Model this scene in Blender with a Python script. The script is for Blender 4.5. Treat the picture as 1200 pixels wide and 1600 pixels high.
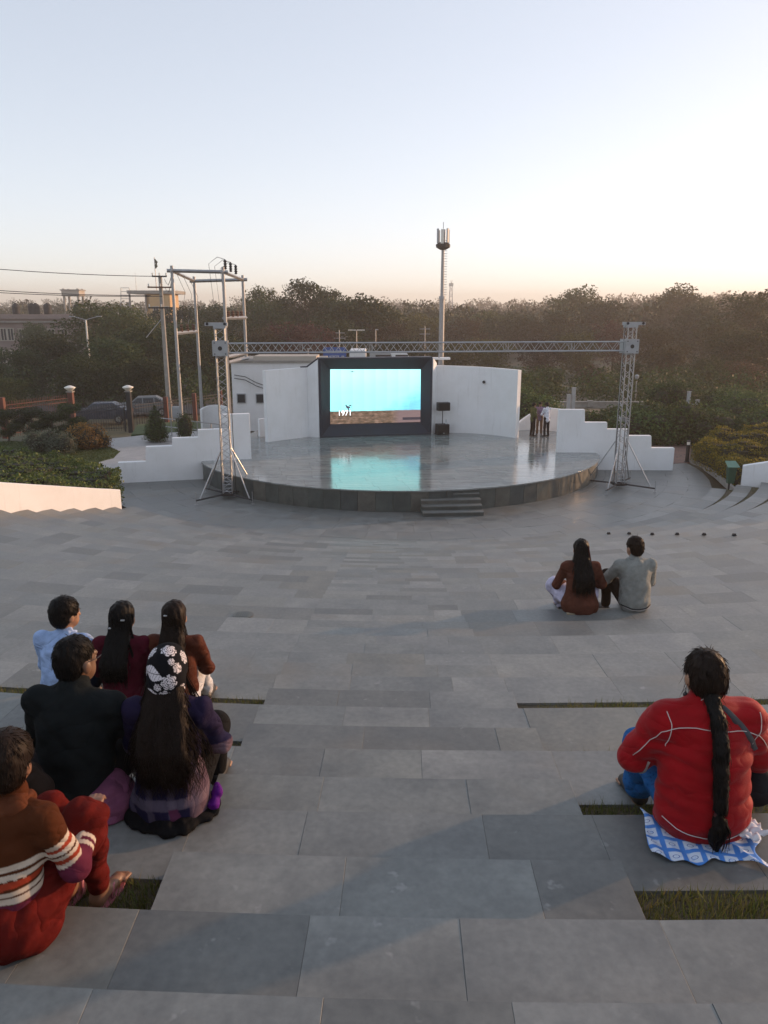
import bpy, bmesh, math, random
import numpy as np
from mathutils import Vector, Matrix
from mathutils.bvhtree import BVHTree

R = math.radians
scene = bpy.context.scene
col = scene.collection
for o in list(bpy.data.objects):
    bpy.data.objects.remove(o)

# ------------------------------------------------------------------ camera, sky, sun, exposure
CAMZ, FPX, PITCH = 6.65, 1200.0, R(14.5)
cam_d = bpy.data.cameras.new('camera')
cam = bpy.data.objects.new('camera', cam_d)
col.objects.link(cam)
cam.location = (0, 0, CAMZ)
cam.rotation_euler = (math.pi / 2 - PITCH, 0, 0)
cam_d.sensor_fit = 'VERTICAL'
cam_d.sensor_height = 24.0
cam_d.lens = 24.0 * FPX / 1600.0
cam_d.clip_start = 0.05
cam_d.clip_end = 6000
scene.camera = cam

SUN_AZ, SUN_EL = R(27), R(9)          # azimuth counted from +X towards +Y
SUN_DIR = Vector((math.cos(SUN_AZ) * math.cos(SUN_EL), math.sin(SUN_AZ) * math.cos(SUN_EL), math.sin(SUN_EL)))
world = bpy.data.worlds.new('World')
scene.world = world
world.use_nodes = True
wn = world.node_tree
wn.nodes.clear()
w_out = wn.nodes.new('ShaderNodeOutputWorld')
w_bg = wn.nodes.new('ShaderNodeBackground')
w_sky = wn.nodes.new('ShaderNodeTexSky')
w_sky.sky_type = 'NISHITA'
w_sky.sun_disc = False
w_sky.sun_elevation = SUN_EL
w_sky.sun_rotation = math.pi / 2 - SUN_AZ
w_sky.altitude = 200
w_sky.air_density = 0.6
w_sky.dust_density = 0.5
w_sky.ozone_density = 1.0
w_bg.inputs['Strength'].default_value = 0.15
w_hs = wn.nodes.new('ShaderNodeHueSaturation')          # the camera's white balance, the same over the whole sky
w_hs.inputs['Saturation'].default_value = 0.92
w_gm = wn.nodes.new('ShaderNodeGamma')                  # the camera's soft tone curve, the same over the whole sky
w_gm.inputs[1].default_value = 0.47
w_tint = wn.nodes.new('ShaderNodeMix')
w_tint.data_type = 'RGBA'
w_tint.blend_type = 'MULTIPLY'
w_tint.inputs[0].default_value = 1.0
w_tint.inputs[7].default_value = (1.09, 1.0, 0.955, 1)
wn.links.new(w_sky.outputs[0], w_gm.inputs[0])
wn.links.new(w_gm.outputs[0], w_hs.inputs['Color'])
wn.links.new(w_hs.outputs[0], w_tint.inputs[6])
wn.links.new(w_tint.outputs[2], w_bg.inputs[0])
wn.links.new(w_bg.outputs[0], w_out.inputs[0])

sun_d = bpy.data.lights.new('sun', 'SUN')
sun_d.energy = 2.0
sun_d.angle = R(1.2)
sun_d.color = (0.60, 0.35, 0.185)
sun = bpy.data.objects.new('sun', sun_d)
col.objects.link(sun)
sun.rotation_euler = SUN_DIR.to_track_quat('Z', 'Y').to_euler()
sun.location = (40, 20, 30)

scene.view_settings.view_transform = 'Standard'
scene.view_settings.look = 'None'
scene.view_settings.gamma = 1.0
scene.view_settings.use_curve_mapping = False
scene.view_settings.exposure = 2.0
scene.cycles.volume_bounces = 0
scene.cycles.max_bounces = 5
scene.cycles.diffuse_bounces = 2
scene.cycles.glossy_bounces = 2
scene.cycles.transmission_bounces = 3
scene.cycles.transparent_max_bounces = 8

# ------------------------------------------------------------------ helpers
CT, ST = math.cos(PITCH), math.sin(PITCH)


def ray(px, py):
    u, v = (px - 600) / FPX, (800 - py) / FPX
    return Vector((u, CT + v * ST, -ST + v * CT))


def at(px, py, z=None, y=None):
    """world point of a place measured in the photograph, on a level (z) or at a distance (y)"""
    d = ray(px, py)
    t = (z - CAMZ) / d.z if z is not None else y / d.y
    return Vector((d.x * t, d.y * t, CAMZ + d.z * t))


def at_plane(px, py, p0, n):
    d = ray(px, py)
    o = Vector((0, 0, CAMZ))
    t = (Vector(p0) - o).dot(n) / d.dot(n)
    return o + d * t


def px_of(p):
    x, y, z = p[0], p[1], p[2] - CAMZ
    d = y * CT - z * ST
    return (600 + FPX * x / d, 800 - FPX * (y * ST + z * CT) / d, d)


def link(name, data=None):
    o = bpy.data.objects.new(name, data)
    col.objects.link(o)
    return o


def put_under(o, parent):
    o.parent = parent
    o.matrix_parent_inverse = Matrix.Translation(-Vector(parent.location))


def tag(o, label=None, cat=None, group=None, kind=None):
    if label: o['label'] = label
    if cat: o['category'] = cat
    if group: o['group'] = group
    if kind: o['kind'] = kind
    return o


def thing(name, label, cat, loc=(0, 0, 0), rz=0.0, group=None):
    o = link(name)
    o.empty_display_size = 0.3
    o.location = loc
    o.rotation_euler = (0, 0, rz)
    return tag(o, label, cat, group)


def copy_tree(o, parent=None):
    c = o.copy()
    col.objects.link(c)
    if parent is not None:
        c.parent = parent
    for ch in list(o.children):
        copy_tree(ch, c)
    return c


class MB:
    """collects shapes, builds ONE mesh object"""

    def __init__(s):
        s.v, s.f = [], []

    def add(s, vs, fs):
        n = len(s.v)
        s.v += [tuple(v) for v in vs]
        s.f += [tuple(i + n for i in f) for f in fs]
        return s

    def box(s, c, size, rz=0.0, M=None, ch=0.0):
        x, y, z = size[0] / 2, size[1] / 2, size[2] / 2
        if ch <= 0:
            vs = [Vector(p) for p in ((-x, -y, -z), (x, -y, -z), (x, y, -z), (-x, y, -z), (-x, -y, z), (x, -y, z), (x, y, z), (-x, y, z))]
            fs = [(0, 3, 2, 1), (4, 5, 6, 7), (0, 1, 5, 4), (1, 2, 6, 5), (2, 3, 7, 6), (3, 0, 4, 7)]
        else:
            bm = bmesh.new()
            bmesh.ops.create_cube(bm, size=1.0)
            bmesh.ops.scale(bm, vec=size, verts=bm.verts)
            bmesh.ops.bevel(bm, geom=list(bm.edges), offset=ch, segments=1 if ch < .01 else 2, affect='EDGES', profile=.5)
            bm.verts.index_update()
            vs = [v.co.copy() for v in bm.verts]
            fs = [[v.index for v in f.verts] for f in bm.faces]
            bm.free()
        m = (M.copy() if M is not None else Matrix.Rotation(rz, 4, 'Z'))
        m = Matrix.Translation(c) @ m
        return s.add([m @ v for v in vs], fs)

    def tube(s, p, q, r, r2=None, n=8, caps=True):
        p, q = Vector(p), Vector(q)
        r2 = r if r2 is None else r2
        d = (q - p)
        if d.length < 1e-6: return s
        k = d.to_track_quat('Z', 'Y')
        vs = []
        for c, rr in ((p, r), (q, r2)):
            for i in range(n):
                a = 2 * math.pi * i / n
                vs.append(c + k @ Vector((math.cos(a) * rr, math.sin(a) * rr, 0)))
        fs = [(i, (i + 1) % n, n + (i + 1) % n, n + i) for i in range(n)]
        if caps: fs += [tuple(range(n - 1, -1, -1)), tuple(range(n, 2 * n))]
        return s.add(vs, fs)

    def path(s, pts, r, n=6, rs=None):
        pts = [Vector(p) for p in pts]
        m = len(pts)
        vs, fs = [], []
        for j, p in enumerate(pts):
            d = pts[min(j + 1, m - 1)] - pts[max(j - 1, 0)]
            k = d.to_track_quat('Z', 'Y')
            rr = rs[j] if rs else r
            for i in range(n):
                a = 2 * math.pi * i / n
                vs.append(p + k @ Vector((math.cos(a) * rr, math.sin(a) * rr, 0)))
        for j in range(m - 1):
            for i in range(n):
                fs.append((j * n + i, j * n + (i + 1) % n, (j + 1) * n + (i + 1) % n, (j + 1) * n + i))
        fs += [tuple(range(n - 1, -1, -1)), tuple(range((m - 1) * n, m * n))]
        return s.add(vs, fs)

    def prism(s, poly, z0, z1):
        n = len(poly)
        vs = [(p[0], p[1], z0) for p in poly] + [(p[0], p[1], z1) for p in poly]
        fs = [tuple(range(n - 1, -1, -1)), tuple(range(n, 2 * n))]
        fs += [(i, (i + 1) % n, n + (i + 1) % n, n + i) for i in range(n)]
        return s.add(vs, fs)

    def slab(s, quad, z0, z1, gap=0.003, ch=0.004):
        """a stone: 4 corners ccw seen from above, slightly chamfered top"""
        q = [Vector((p[0], p[1], 0)) for p in quad]
        c = sum(q, Vector()) / len(q)
        n = len(q)

        def inset(d):
            return [p + (c - p).normalized() * d * 1.35 for p in q]
        a, b = inset(gap), inset(gap + ch)
        zt = z1 if isinstance(z1, (list, tuple)) else [z1] * n
        vs = [(p.x, p.y, z0) for p in a] + [(p.x, p.y, zt[i] - ch) for i, p in enumerate(a)] + [(p.x, p.y, zt[i]) for i, p in enumerate(b)]
        fs = [tuple(range(2 * n, 3 * n))]
        for i in range(n):
            j = (i + 1) % n
            fs += [(i, j, n + j, n + i), (n + i, n + j, 2 * n + j, 2 * n + i)]
        return s.add(vs, fs)

    def lathe(s, c, prof, n=16):
        vs, fs = [], []
        m = len(prof)
        for (r, z) in prof:
            for i in range(n):
                a = 2 * math.pi * i / n
                vs.append((c[0] + r * math.cos(a), c[1] + r * math.sin(a), c[2] + z))
        for j in range(m - 1):
            for i in range(n):
                fs.append((j * n + i, j * n + (i + 1) % n, (j + 1) * n + (i + 1) % n, (j + 1) * n + i))
        fs += [tuple(range(n - 1, -1, -1)), tuple(range((m - 1) * n, m * n))]
        return s.add(vs, fs)

    def extrude(s, poly3, vec):
        """a planar outline swept along a vector"""
        n = len(poly3)
        vec = Vector(vec)
        vs = [Vector(p) for p in poly3] + [Vector(p) + vec for p in poly3]
        fs = [tuple(range(n - 1, -1, -1)), tuple(range(n, 2 * n))]
        fs += [(i, (i + 1) % n, n + (i + 1) % n, n + i) for i in range(n)]
        return s.add(vs, fs)

    def mesh(s, name, mat, smooth=False):
        me = bpy.data.meshes.new(name)
        me.from_pydata(s.v, [], s.f)
        bm = bmesh.new()
        bm.from_mesh(me)
        bmesh.ops.recalc_face_normals(bm, faces=bm.faces)
        bm.to_mesh(me)
        bm.free()
        if mat: me.materials.append(mat)
        if smooth: me.polygons.foreach_set('use_smooth', [True] * len(me.polygons))
        return me

    def build(s, name, mat, parent=None, smooth=False, local=False):
        o = link(name, s.mesh(name, mat, smooth))
        if parent is not None:
            if local: o.parent = parent
            else: put_under(o, parent)
        return o


def np_mesh(name, V, F, mat, smooth=False, colors=None):
    V = np.asarray(V, dtype=np.float32)
    F = np.asarray(F, dtype=np.int32)
    me = bpy.data.meshes.new(name)
    me.vertices.add(len(V))
    me.vertices.foreach_set('co', V.ravel())
    k = F.shape[1]
    me.loops.add(F.size)
    me.loops.foreach_set('vertex_index', F.ravel())
    me.polygons.add(len(F))
    me.polygons.foreach_set('loop_start', np.arange(0, F.size, k, dtype=np.int32))
    me.polygons.foreach_set('loop_total', np.full(len(F), k, dtype=np.int32))
    if smooth: me.polygons.foreach_set('use_smooth', np.ones(len(F), dtype=bool))
    me.update(calc_edges=True)
    if colors is not None:
        a = me.color_attributes.new('Col', 'FLOAT_COLOR', 'POINT')
        c4 = np.ones((len(V), 4), dtype=np.float32)
        c4[:, :3] = colors
        a.data.foreach_set('color', c4.ravel())
    if mat: me.materials.append(mat)
    return me


# ------------------------------------------------------------------ materials
class NT:
    def __init__(s, name):
        s.m = bpy.data.materials.new(name)
        s.m.use_nodes = True
        s.t = s.m.node_tree
        s.t.nodes.clear()
        s.out = s.n('ShaderNodeOutputMaterial')
        s.b = s.n('ShaderNodeBsdfPrincipled')
        s.l(s.b.outputs[0], s.out.inputs[0])

    def n(s, typ, **kw):
        x = s.t.nodes.new(typ)
        for k, v in kw.items(): setattr(x, k, v)
        return x

    def l(s, a, b):
        s.t.links.new(a, b)

    def coord(s, kind='Object', scale=(1, 1, 1)):
        c = s.n('ShaderNodeTexCoord')
        m = s.n('ShaderNodeMapping')
        m.inputs['Scale'].default_value = scale
        s.l(c.outputs[kind], m.inputs[0])
        return m.outputs[0]

    def noise(s, vec, scale, detail=4, rough=.55):
        x = s.n('ShaderNodeTexNoise')
        x.inputs['Scale'].default_value = scale
        x.inputs['Detail'].default_value = detail
        x.inputs['Roughness'].default_value = rough
        if vec is not None: s.l(vec, x.inputs['Vector'])
        return x.outputs['Fac']

    def ramp(s, fac, stops, const=False):
        x = s.n('ShaderNodeValToRGB')
        if const: x.color_ramp.interpolation = 'CONSTANT'
        e = x.color_ramp.elements
        while len(e) > 1: e.remove(e[-1])
        e[0].position = stops[0][0]
        e[0].color = (*stops[0][1], 1)
        for p, c in stops[1:]:
            k = e.new(p)
            k.color = (*c, 1)
        s.l(fac, x.inputs[0])
        return x.outputs[0]

    def mix(s, a, b, fac, typ='MIX'):
        x = s.n('ShaderNodeMix', data_type='RGBA', blend_type=typ)
        for sock, val in ((x.inputs[0], fac), (x.inputs[6], a), (x.inputs[7], b)):
            if isinstance(val, (int, float)): sock.default_value = val
            elif isinstance(val, tuple): sock.default_value = (*val, 1)
            else: s.l(val, sock)
        return x.outputs[2]

    def math(s, op, a, b=0.0, clamp=False):
        x = s.n('ShaderNodeMath', operation=op, use_clamp=clamp)
        for sock, val in ((x.inputs[0], a), (x.inputs[1], b)):
            if isinstance(val, (int, float)): sock.default_value = val
            else: s.l(val, sock)
        return x.outputs[0]

    def rng(s, v, a, b, c, d):
        x = s.n('ShaderNodeMapRange')
        s.l(v, x.inputs[0])
        for i, k in enumerate((a, b, c, d)): x.inputs[i + 1].default_value = k
        return x.outputs[0]

    def bump(s, h, strength=.3, dist=.01):
        x = s.n('ShaderNodeBump')
        x.inputs['Strength'].default_value = strength
        x.inputs['Distance'].default_value = dist
        s.l(h, x.inputs['Height'])
        s.l(x.outputs[0], s.b.inputs['Normal'])

    def set(s, **kw):
        for k, v in kw.items():
            sock = s.b.inputs[k.replace('_', ' ')]
            if isinstance(v, (int, float)): sock.default_value = v
            elif isinstance(v, tuple): sock.default_value = (*v, 1) if len(v) == 3 else v
            else: s.l(v, sock)
        return s


def pm(name, c, rough=.6, metal=0.0, var=.25, scale=6.0, bump=.15, dist=.004, fine=60.0, spec=.5):
    """plain procedural: base colour mottled by two noises, a little relief"""
    t = NT(name)
    v = t.coord()
    n1, n2 = t.noise(v, scale, 5), t.noise(v, fine, 3)
    f = t.math('ADD', t.math('MULTIPLY', n1, .7), t.math('MULTIPLY', n2, .3))
    lo, hi = tuple(x * (1 - var) for x in c), tuple(min(1, x * (1 + var)) for x in c)
    base = t.ramp(f, [(.3, lo), (.7, hi)])
    t.set(Base_Color=base, Roughness=t.rng(n1, .3, .7, max(.02, rough - .08), min(1, rough + .08)), Metallic=metal, Specular_IOR_Level=spec)
    if bump: t.bump(f, bump, dist)
    return t.m


def rand_piece(t):
    oi = t.n('ShaderNodeObjectInfo')
    ge = t.n('ShaderNodeNewGeometry')
    return t.math('FRACT', t.math('ADD', t.math('MULTIPLY', oi.outputs['Random'], 7.31), t.math('MULTIPLY', ge.outputs['Random Per Island'], 5.77)))


def stone_mat(name, tones, rough=(.38, .6), streak=(1, 1, 1), bump=.25, dist=.003, stain=True, spec=.5):
    t = NT(name)
    v = t.coord('Object', streak)
    r = rand_piece(t)
    base = t.ramp(r, [(i / len(tones), c) for i, c in enumerate(tones)], const=True)
    # offset the grain for every stone
    off = t.n('ShaderNodeVectorMath', operation='ADD')
    cmb = t.n('ShaderNodeCombineXYZ')
    t.l(t.math('MULTIPLY', r, 37.0), cmb.inputs[0])
    t.l(v, off.inputs[0])
    t.l(cmb.outputs[0], off.inputs[1])
    v2 = off.outputs[0]
    n1, n2, n3 = t.noise(v2, 2.2, 6, .6), t.noise(v2, 26, 4, .6), t.noise(v2, 160, 2)
    c = t.mix(base, t.mix((.55, .55, .55), (1.32, 1.32, 1.29), t.rng(n1, .3, .7, 0, 1)), .75, 'MULTIPLY')
    c = t.mix(c, t.mix((.82, .82, .82), (1.15, 1.14, 1.12), t.rng(n2, .3, .7, 0, 1)), .8, 'MULTIPLY')
    if stain:
        vv = t.coord('Object')
        s1 = t.noise(vv, .55, 5, .62)
        c = t.mix(c, (.17, .14, .105), t.rng(s1, .53, .70, 0, .5))
        s2 = t.noise(vv, 9.0, 3, .7)
        c = t.mix(c, (.42, .42, .41), t.rng(s2, .665, .75, 0, .3))
    t.set(Base_Color=c, Roughness=t.rng(n1, .3, .7, rough[0], rough[1]), Specular_IOR_Level=spec)
    h = t.math('ADD', t.math('MULTIPLY', n2, .7), t.math('MULTIPLY', n3, .3))
    t.bump(h, bump, dist)
    return t.m


def leaf_mat(name, a, b, c2=None, trans=.25, rough=.55):
    t = NT(name)
    oi = t.n('ShaderNodeObjectInfo')
    ge = t.n('ShaderNodeNewGeometry')
    r = ge.outputs['Random Per Island']
    stops = [(0, a), (.6, b)] + ([(1, c2)] if c2 else [])
    base = t.ramp(r, stops)
    hv = t.n('ShaderNodeHueSaturation')
    t.l(base, hv.inputs['Color'])
    t.l(t.rng(oi.outputs['Random'], 0, 1, .475, .515), hv.inputs['Hue'])
    t.l(t.rng(t.math('FRACT', t.math('MULTIPLY', oi.outputs['Random'], 13.7)), 0, 1, .6, 1.45), hv.inputs['Value'])
    t.set(Base_Color=hv.outputs[0], Roughness=rough, Specular_IOR_Level=.12)
    tr = t.n('ShaderNodeBsdfTranslucent')
    t.l(hv.outputs[0], tr.inputs[0])
    mx = t.n('ShaderNodeMixShader')
    mx.inputs[0].default_value = trans
    t.l(t.b.outputs[0], mx.inputs[1])
    t.l(tr.outputs[0], mx.inputs[2])
    t.l(mx.outputs[0], t.out.inputs[0])
    return t.m


def cloth_mat(name, c, attr=False, rough=.85, weave=900, fold=.35, sheen=0.0, rib=None, foldscale=14):
    t = NT(name)
    v = t.coord()
    n1, n2 = t.noise(v, foldscale, 3), t.noise(v, weave, 1)
    if attr:
        a = t.n('ShaderNodeVertexColor')
        a.layer_name = 'Col'
        base = a.outputs[0]
        base = t.mix(base, t.mix((.8, .8, .8), (1.15, 1.15, 1.15), n1), 1.0, 'MULTIPLY')
    else:
        base = t.ramp(n1, [(.3, tuple(x * .8 for x in c)), (.7, tuple(min(1, x * 1.15) for x in c))])
    cr = t.n('ShaderNodeTexNoise')
    cr.inputs['Scale'].default_value = 4.6
    cr.inputs['Detail'].default_value = 1.6
    cr.inputs['Distortion'].default_value = .7
    t.l(t.coord('Object', (1, 1, 1.5)), cr.inputs['Vector'])
    ridge = t.math('POWER', t.math('ABSOLUTE', t.math('SUBTRACT', t.math('MULTIPLY', cr.outputs['Fac'], 2.0), 1.0)), .8)
    h = t.math('ADD', t.math('ADD', t.math('MULTIPLY', n1, .5), t.math('MULTIPLY', ridge, 1.5)), t.math('MULTIPLY', n2, .08))
    if rib:
        w = t.n('ShaderNodeTexWave', wave_type='BANDS', bands_direction='X')
        w.inputs['Scale'].default_value = rib
        w.inputs['Distortion'].default_value = .6
        t.l(v, w.inputs[0])
        h = t.math('ADD', h, t.math('MULTIPLY', w.outputs['Fac'], .5))
        base = t.mix(base, t.mix((.78, .78, .78), (1.1, 1.1, 1.1), w.outputs['Fac']), 1.0, 'MULTIPLY')
    t.set(Base_Color=base, Roughness=rough, Specular_IOR_Level=.08, Sheen_Weight=sheen)
    t.bump(h, min(1.0, fold * 1.5), .02)
    return t.m


M = {}
M['slab'] = stone_mat('kota_stone', [(0.176, 0.186, 0.182), (0.197, 0.204, 0.198), (0.165, 0.174, 0.172), (0.186, 0.193, 0.184), (0.137, 0.142, 0.138), (0.179, 0.188, 0.185), (0.207, 0.212, 0.204), (0.170, 0.171, 0.157), (0.193, 0.201, 0.198), (0.153, 0.158, 0.153), (0.182, 0.190, 0.188), (0.220, 0.226, 0.221)])
M['floor_slab'] = stone_mat('arena_stone', [(0.152, 0.162, 0.160), (0.164, 0.173, 0.170), (0.172, 0.181, 0.177), (0.160, 0.167, 0.166), (0.179, 0.186, 0.181), (0.155, 0.162, 0.157)], rough=(.3, .52))
M['stage_slab'] = stone_mat('polished_stage_stone', [(0.218, 0.237, 0.237), (0.237, 0.256, 0.256), (0.256, 0.269, 0.262), (0.224, 0.243, 0.243)], rough=(.07, .17), streak=(.5, 2.2, 1), bump=.10, dist=.004, stain=False, spec=.75)
M['clad'] = stone_mat('green_stone_cladding', [(0.070, 0.084, 0.079), (0.079, 0.090, 0.084), (0.064, 0.077, 0.077), (0.090, 0.100, 0.092), (0.109, 0.109, 0.096)], rough=(.35, .55), stain=False)
M['mortar'] = pm('mortar', (.10, .10, .092), .9)
M['white'] = None
t = NT('white_render')
v = t.coord('Object')
n1, n2 = t.noise(v, .9, 6, .65), t.noise(v, 70, 3)
sv = t.coord('Object', (3.5, 3.5, .35))
n3 = t.noise(sv, 1.6, 5, .7)
c = t.mix((.82, .825, .83), (.74, .74, .73), t.rng(n1, .4, .75, 0, 1))
c = t.mix(c, (.55, .54, .51), t.rng(n3, .58, .8, 0, .55))
t.set(Base_Color=c, Roughness=.75)
t.bump(n2, .12, .004)
M['white'] = t.m
M['alu'] = pm('aluminium_truss', (.40, .41, .42), .38, .85, .12, 9, .05)
M['plate'] = pm('painted_steel_plate', (.36, .375, .39), .5, .3, .15, 5, .08)
M['steel'] = pm('galvanised_pole', (.36, .36, .36), .5, .6, .2, 5, .05)
M['rust'] = pm('rusty_steel', (.16, .085, .055), .75, .3, .35, 12, .2)
M['black'] = pm('black_metal', (.022, .022, .025), .5, .2, .3, 9, .05)
M['rubber'] = pm('black_rubber', (.018, .018, .018), .75, 0, .3, 20, .1)
M['concrete'] = pm('concrete', (.30, .28, .25), .85, 0, .25, 3, .25)
M['navy'] = pm('navy_board', (.016, .021, .036), .55, 0, .3, 2.5, .05)
M['bark'] = pm('bark', (.075, .058, .042), .95, 0, .4, 9, .6, .03)
M['soil'] = pm('dry_soil', (.085, .068, .042), .95, 0, .4, 14, .5, .02)
M['redpaint'] = pm('brick_red_paint', (.14, .048, .032), .7, 0, .25, 4, .15)
M['bulb'] = pm('opal_lamp_glass', (.78, .74, .66), .3, 0, .05, 5, 0)
M['chrome'] = pm('chrome_rim', (.5, .5, .52), .3, .9, .1, 5, 0)
# ------------------------------------------------------------------ ground
def smooth01(a, b, x):
    t = max(0.0, min(1.0, (x - a) / (b - a)))
    return t * t * (3 - 2 * t)


def terrain(x, y):
    z = -0.03
    z -= 0.95 * smooth01(43, 51, y - .1 * x) * smooth01(-9, -13, x)          # the street lies a little lower on the left
    z -= 1.2 * smooth01(52, 75, y) * smooth01(-13, -9, x)
    d = math.hypot(x, y)
    z += 5.0 * smooth01(200, 520, d) + 9.0 * smooth01(520, 1100, d)
    z += 1.5 * math.sin(x * .011 + 1) * math.sin(y * .009) * smooth01(150, 400, d)
    return z


def ground_sheet():
    xs = sorted(set([-1300, -900, -650, -480] + list(range(-360, 361, 40)) + list(range(-40, 41, 4)) + [480, 650, 900, 1300]))
    ys = sorted(set([-1300, -700, -300, -120, -50, -20, 0, 20] + list(range(28, 90, 3)) + list(range(90, 400, 30)) + [450, 520, 600, 700, 850, 1000, 1300]))
    V = [(x, y, terrain(x, y) - (.35 if y < 33 else 0)) for y in ys for x in xs]
    n = len(xs)
    F = [(j * n + i, j * n + i + 1, (j + 1) * n + i + 1, (j + 1) * n + i) for j in range(len(ys) - 1) for i in range(n - 1)]
    return np_mesh('ground', V, F, None, True)


t = NT('dusty_ground')
v = t.coord()
n1, n2 = t.noise(v, .05, 6, .6), t.noise(v, 1.7, 6, .65)
c = t.mix((.10, .075, .045), (.055, .065, .025), t.rng(n1, .42, .6, 0, 1))
c = t.mix(c, (.16, .125, .08), t.rng(n2, .5, .75, 0, .6))
t.set(Base_Color=c, Roughness=.95)
t.bump(n2, .6, .05)
M['ground'] = t.m
g = link('ground', ground_sheet())
g.data.materials.append(M['ground'])
tag(g, kind='structure')

# ------------------------------------------------------------------ terraced seating
CX, CY = .94, 34.5
TREAD, RISE, NROW = .84, .1925, 24
AX0, AX1 = -.86, .95                       # the aisle


def RK(k): return 32.283 - TREAD * k
def ZK(k): return (NROW - k) * RISE


def on_arc(Rr, x):
    return Vector((x, CY - math.sqrt(max(0, Rr * Rr - (x - CX) ** 2)), 0))


def pol(Rr, phi):
    return Vector((CX + Rr * math.sin(phi), CY - Rr * math.cos(phi), 0))


WL0, WL1 = Vector((-8.93, 25.28, 0)), Vector((-10.8, 20.6, 0))        # foot line of the left parapet


def phi_limits(Rr):
    # right: parapet, left: parapet line, both also to a few metres outside of the picture
    hi = R(63.2)
    for i in range(400):
        p = pol(Rr, R(i * .25))
        if p.x > .5 * (p.y * CT + 4 * ST) + 3.5: hi = min(hi, R(i * .25)); break
    lo = -R(60)
    for i in range(400):
        p = pol(Rr, -R(i * .25))
        d = (WL1 - WL0)
        side = d.x * (p.y - WL0.y) - d.y * (p.x - WL0.x)
        if side < 0 or p.x < -(.5 * (p.y * CT + 4 * ST) + 3.5): lo = -R(i * .25); break
    return lo, hi


def strip_w(k, right):
    return {1: (.37, .36), 2: (.30, .345), 3: (.365, .29), 4: (.42, .425)}.get(k, (.30, .30))[1 if right else 0]


rnd = random.Random(7)
stones = []                                  # (quad, z0, z1)
bed = MB()
grout = MB()
soil = MB()
grass_zones = []


def run(Ra, Rb, z, lo, hi, lmin, lmax, first_x=None, last_x=None):
    """a row of stones between two arcs, from angle lo to hi; ends may be cut square at a given x"""
    a = lo
    while a < hi - 1e-4:
        L = rnd.uniform(lmin, lmax)
        b = a + L / Ra
        if hi - b < .4 * lmin / Ra: b = hi
        q = [pol(Rb, a), pol(Rb, b), pol(Ra, b), pol(Ra, a)]          # Rb outer (towards camera), Ra inner
        if first_x is not None and a == lo: q[0], q[3] = on_arc(Rb, first_x), on_arc(Ra, first_x)
        if last_x is not None and b == hi: q[1], q[2] = on_arc(Rb, last_x), on_arc(Ra, last_x)
        e = rnd.uniform(-.0009, .0009)
        zt = [z + e + rnd.uniform(-.0006, .0006) for _ in range(4)]
        stones.append((q, z - .24, zt))
        grout.add([(p.x, p.y, z - .0035) for p in q], [(0, 1, 2, 3)])
        a = b


def phx(Rr, x): return math.asin((x - CX) / Rr)


def ring_sheet(mb, Ra, Rb, z, lo, hi, n=24, fx=None, lx=None):
    vs, fs = [], []
    for i in range(n + 1):
        a = lo + (hi - lo) * i / n
        p, q = pol(Rb, a), pol(Ra, a)
        if i == 0 and fx is not None: p, q = on_arc(Rb, fx), on_arc(Ra, fx)
        if i == n and lx is not None: p, q = on_arc(Rb, lx), on_arc(Ra, lx)
        vs += [(p.x, p.y, z), (q.x, q.y, z)]
    fs = [(2 * i, 2 * i + 2, 2 * i + 3, 2 * i + 1) for i in range(n)]
    mb.add(vs, fs)


for k in range(0, NROW):
    Ra = RK(k)
    lo, hi = phi_limits(Ra + .3)
    z = ZK(k)
    # aisle: two half-height steps to every row
    for (a, b, zz) in ((Ra, Ra + TREAD / 2, z), (Ra + TREAD / 2, Ra + TREAD, z + RISE / 2)):
        run(a, b, zz, phx(a, AX0), phx(a, AX1), .5, .82, AX0, AX1)
    for right in (True, False):
        g_ = strip_w(k, right)
        Rb = Ra + TREAD - g_
        if k == 0: Rb = Ra + TREAD / 2                      # the top row is paved through
        if right:
            run(Ra, Rb, z, phx(Ra, AX1), hi, .55, .95, AX1, None)
        else:
            run(Ra, Rb, z, lo, phx(Ra, AX0), .55, .95, None, AX0)
        aa, bb = (phx(Ra, AX1), hi) if right else (lo, phx(Ra, AX0))
        if k == 0:
            run(Rb, Ra + TREAD, z + RISE / 2, aa, bb, .55, .95, AX1 if right else None, None if right else AX0)
        else:
            ring_sheet(soil, Rb, Ra + TREAD + .01, z - .016, aa, bb, 20, AX1 if right else None, None if right else AX0)
            grass_zones.append((k, Rb, Ra + TREAD, z - .016, aa, bb, right))
    ring_sheet(bed, Ra + .02, Ra + TREAD + .02, z - .075, lo - .02, hi + .02, 30)
# rows behind the photographer's feet
for j in range(1, 6):
    Ra = RK(0) + TREAD * j
    run(Ra, Ra + TREAD, ZK(0) + RISE * j, -R(9), R(9), .6, 1.0)
    ring_sheet(bed, Ra + .02, Ra + TREAD + .02, ZK(0) + RISE * j - .075, -R(9), R(9), 10)


def in_view_area(q, z):
    pts = [px_of((p.x, p.y, z)) for p in q]
    if any(p[2] < .3 for p in pts): return 0
    cx_, cy_ = sum(p[0] for p in pts) / 4, sum(p[1] for p in pts) / 4
    if not (-60 < cx_ < 1260 and cy_ < 1720): return 0
    A = 0
    for i in range(4):
        a, b = pts[i], pts[(i + 1) % 4]
        A += a[0] * b[1] - a[1] * b[0]
    return abs(A) / 2


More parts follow.
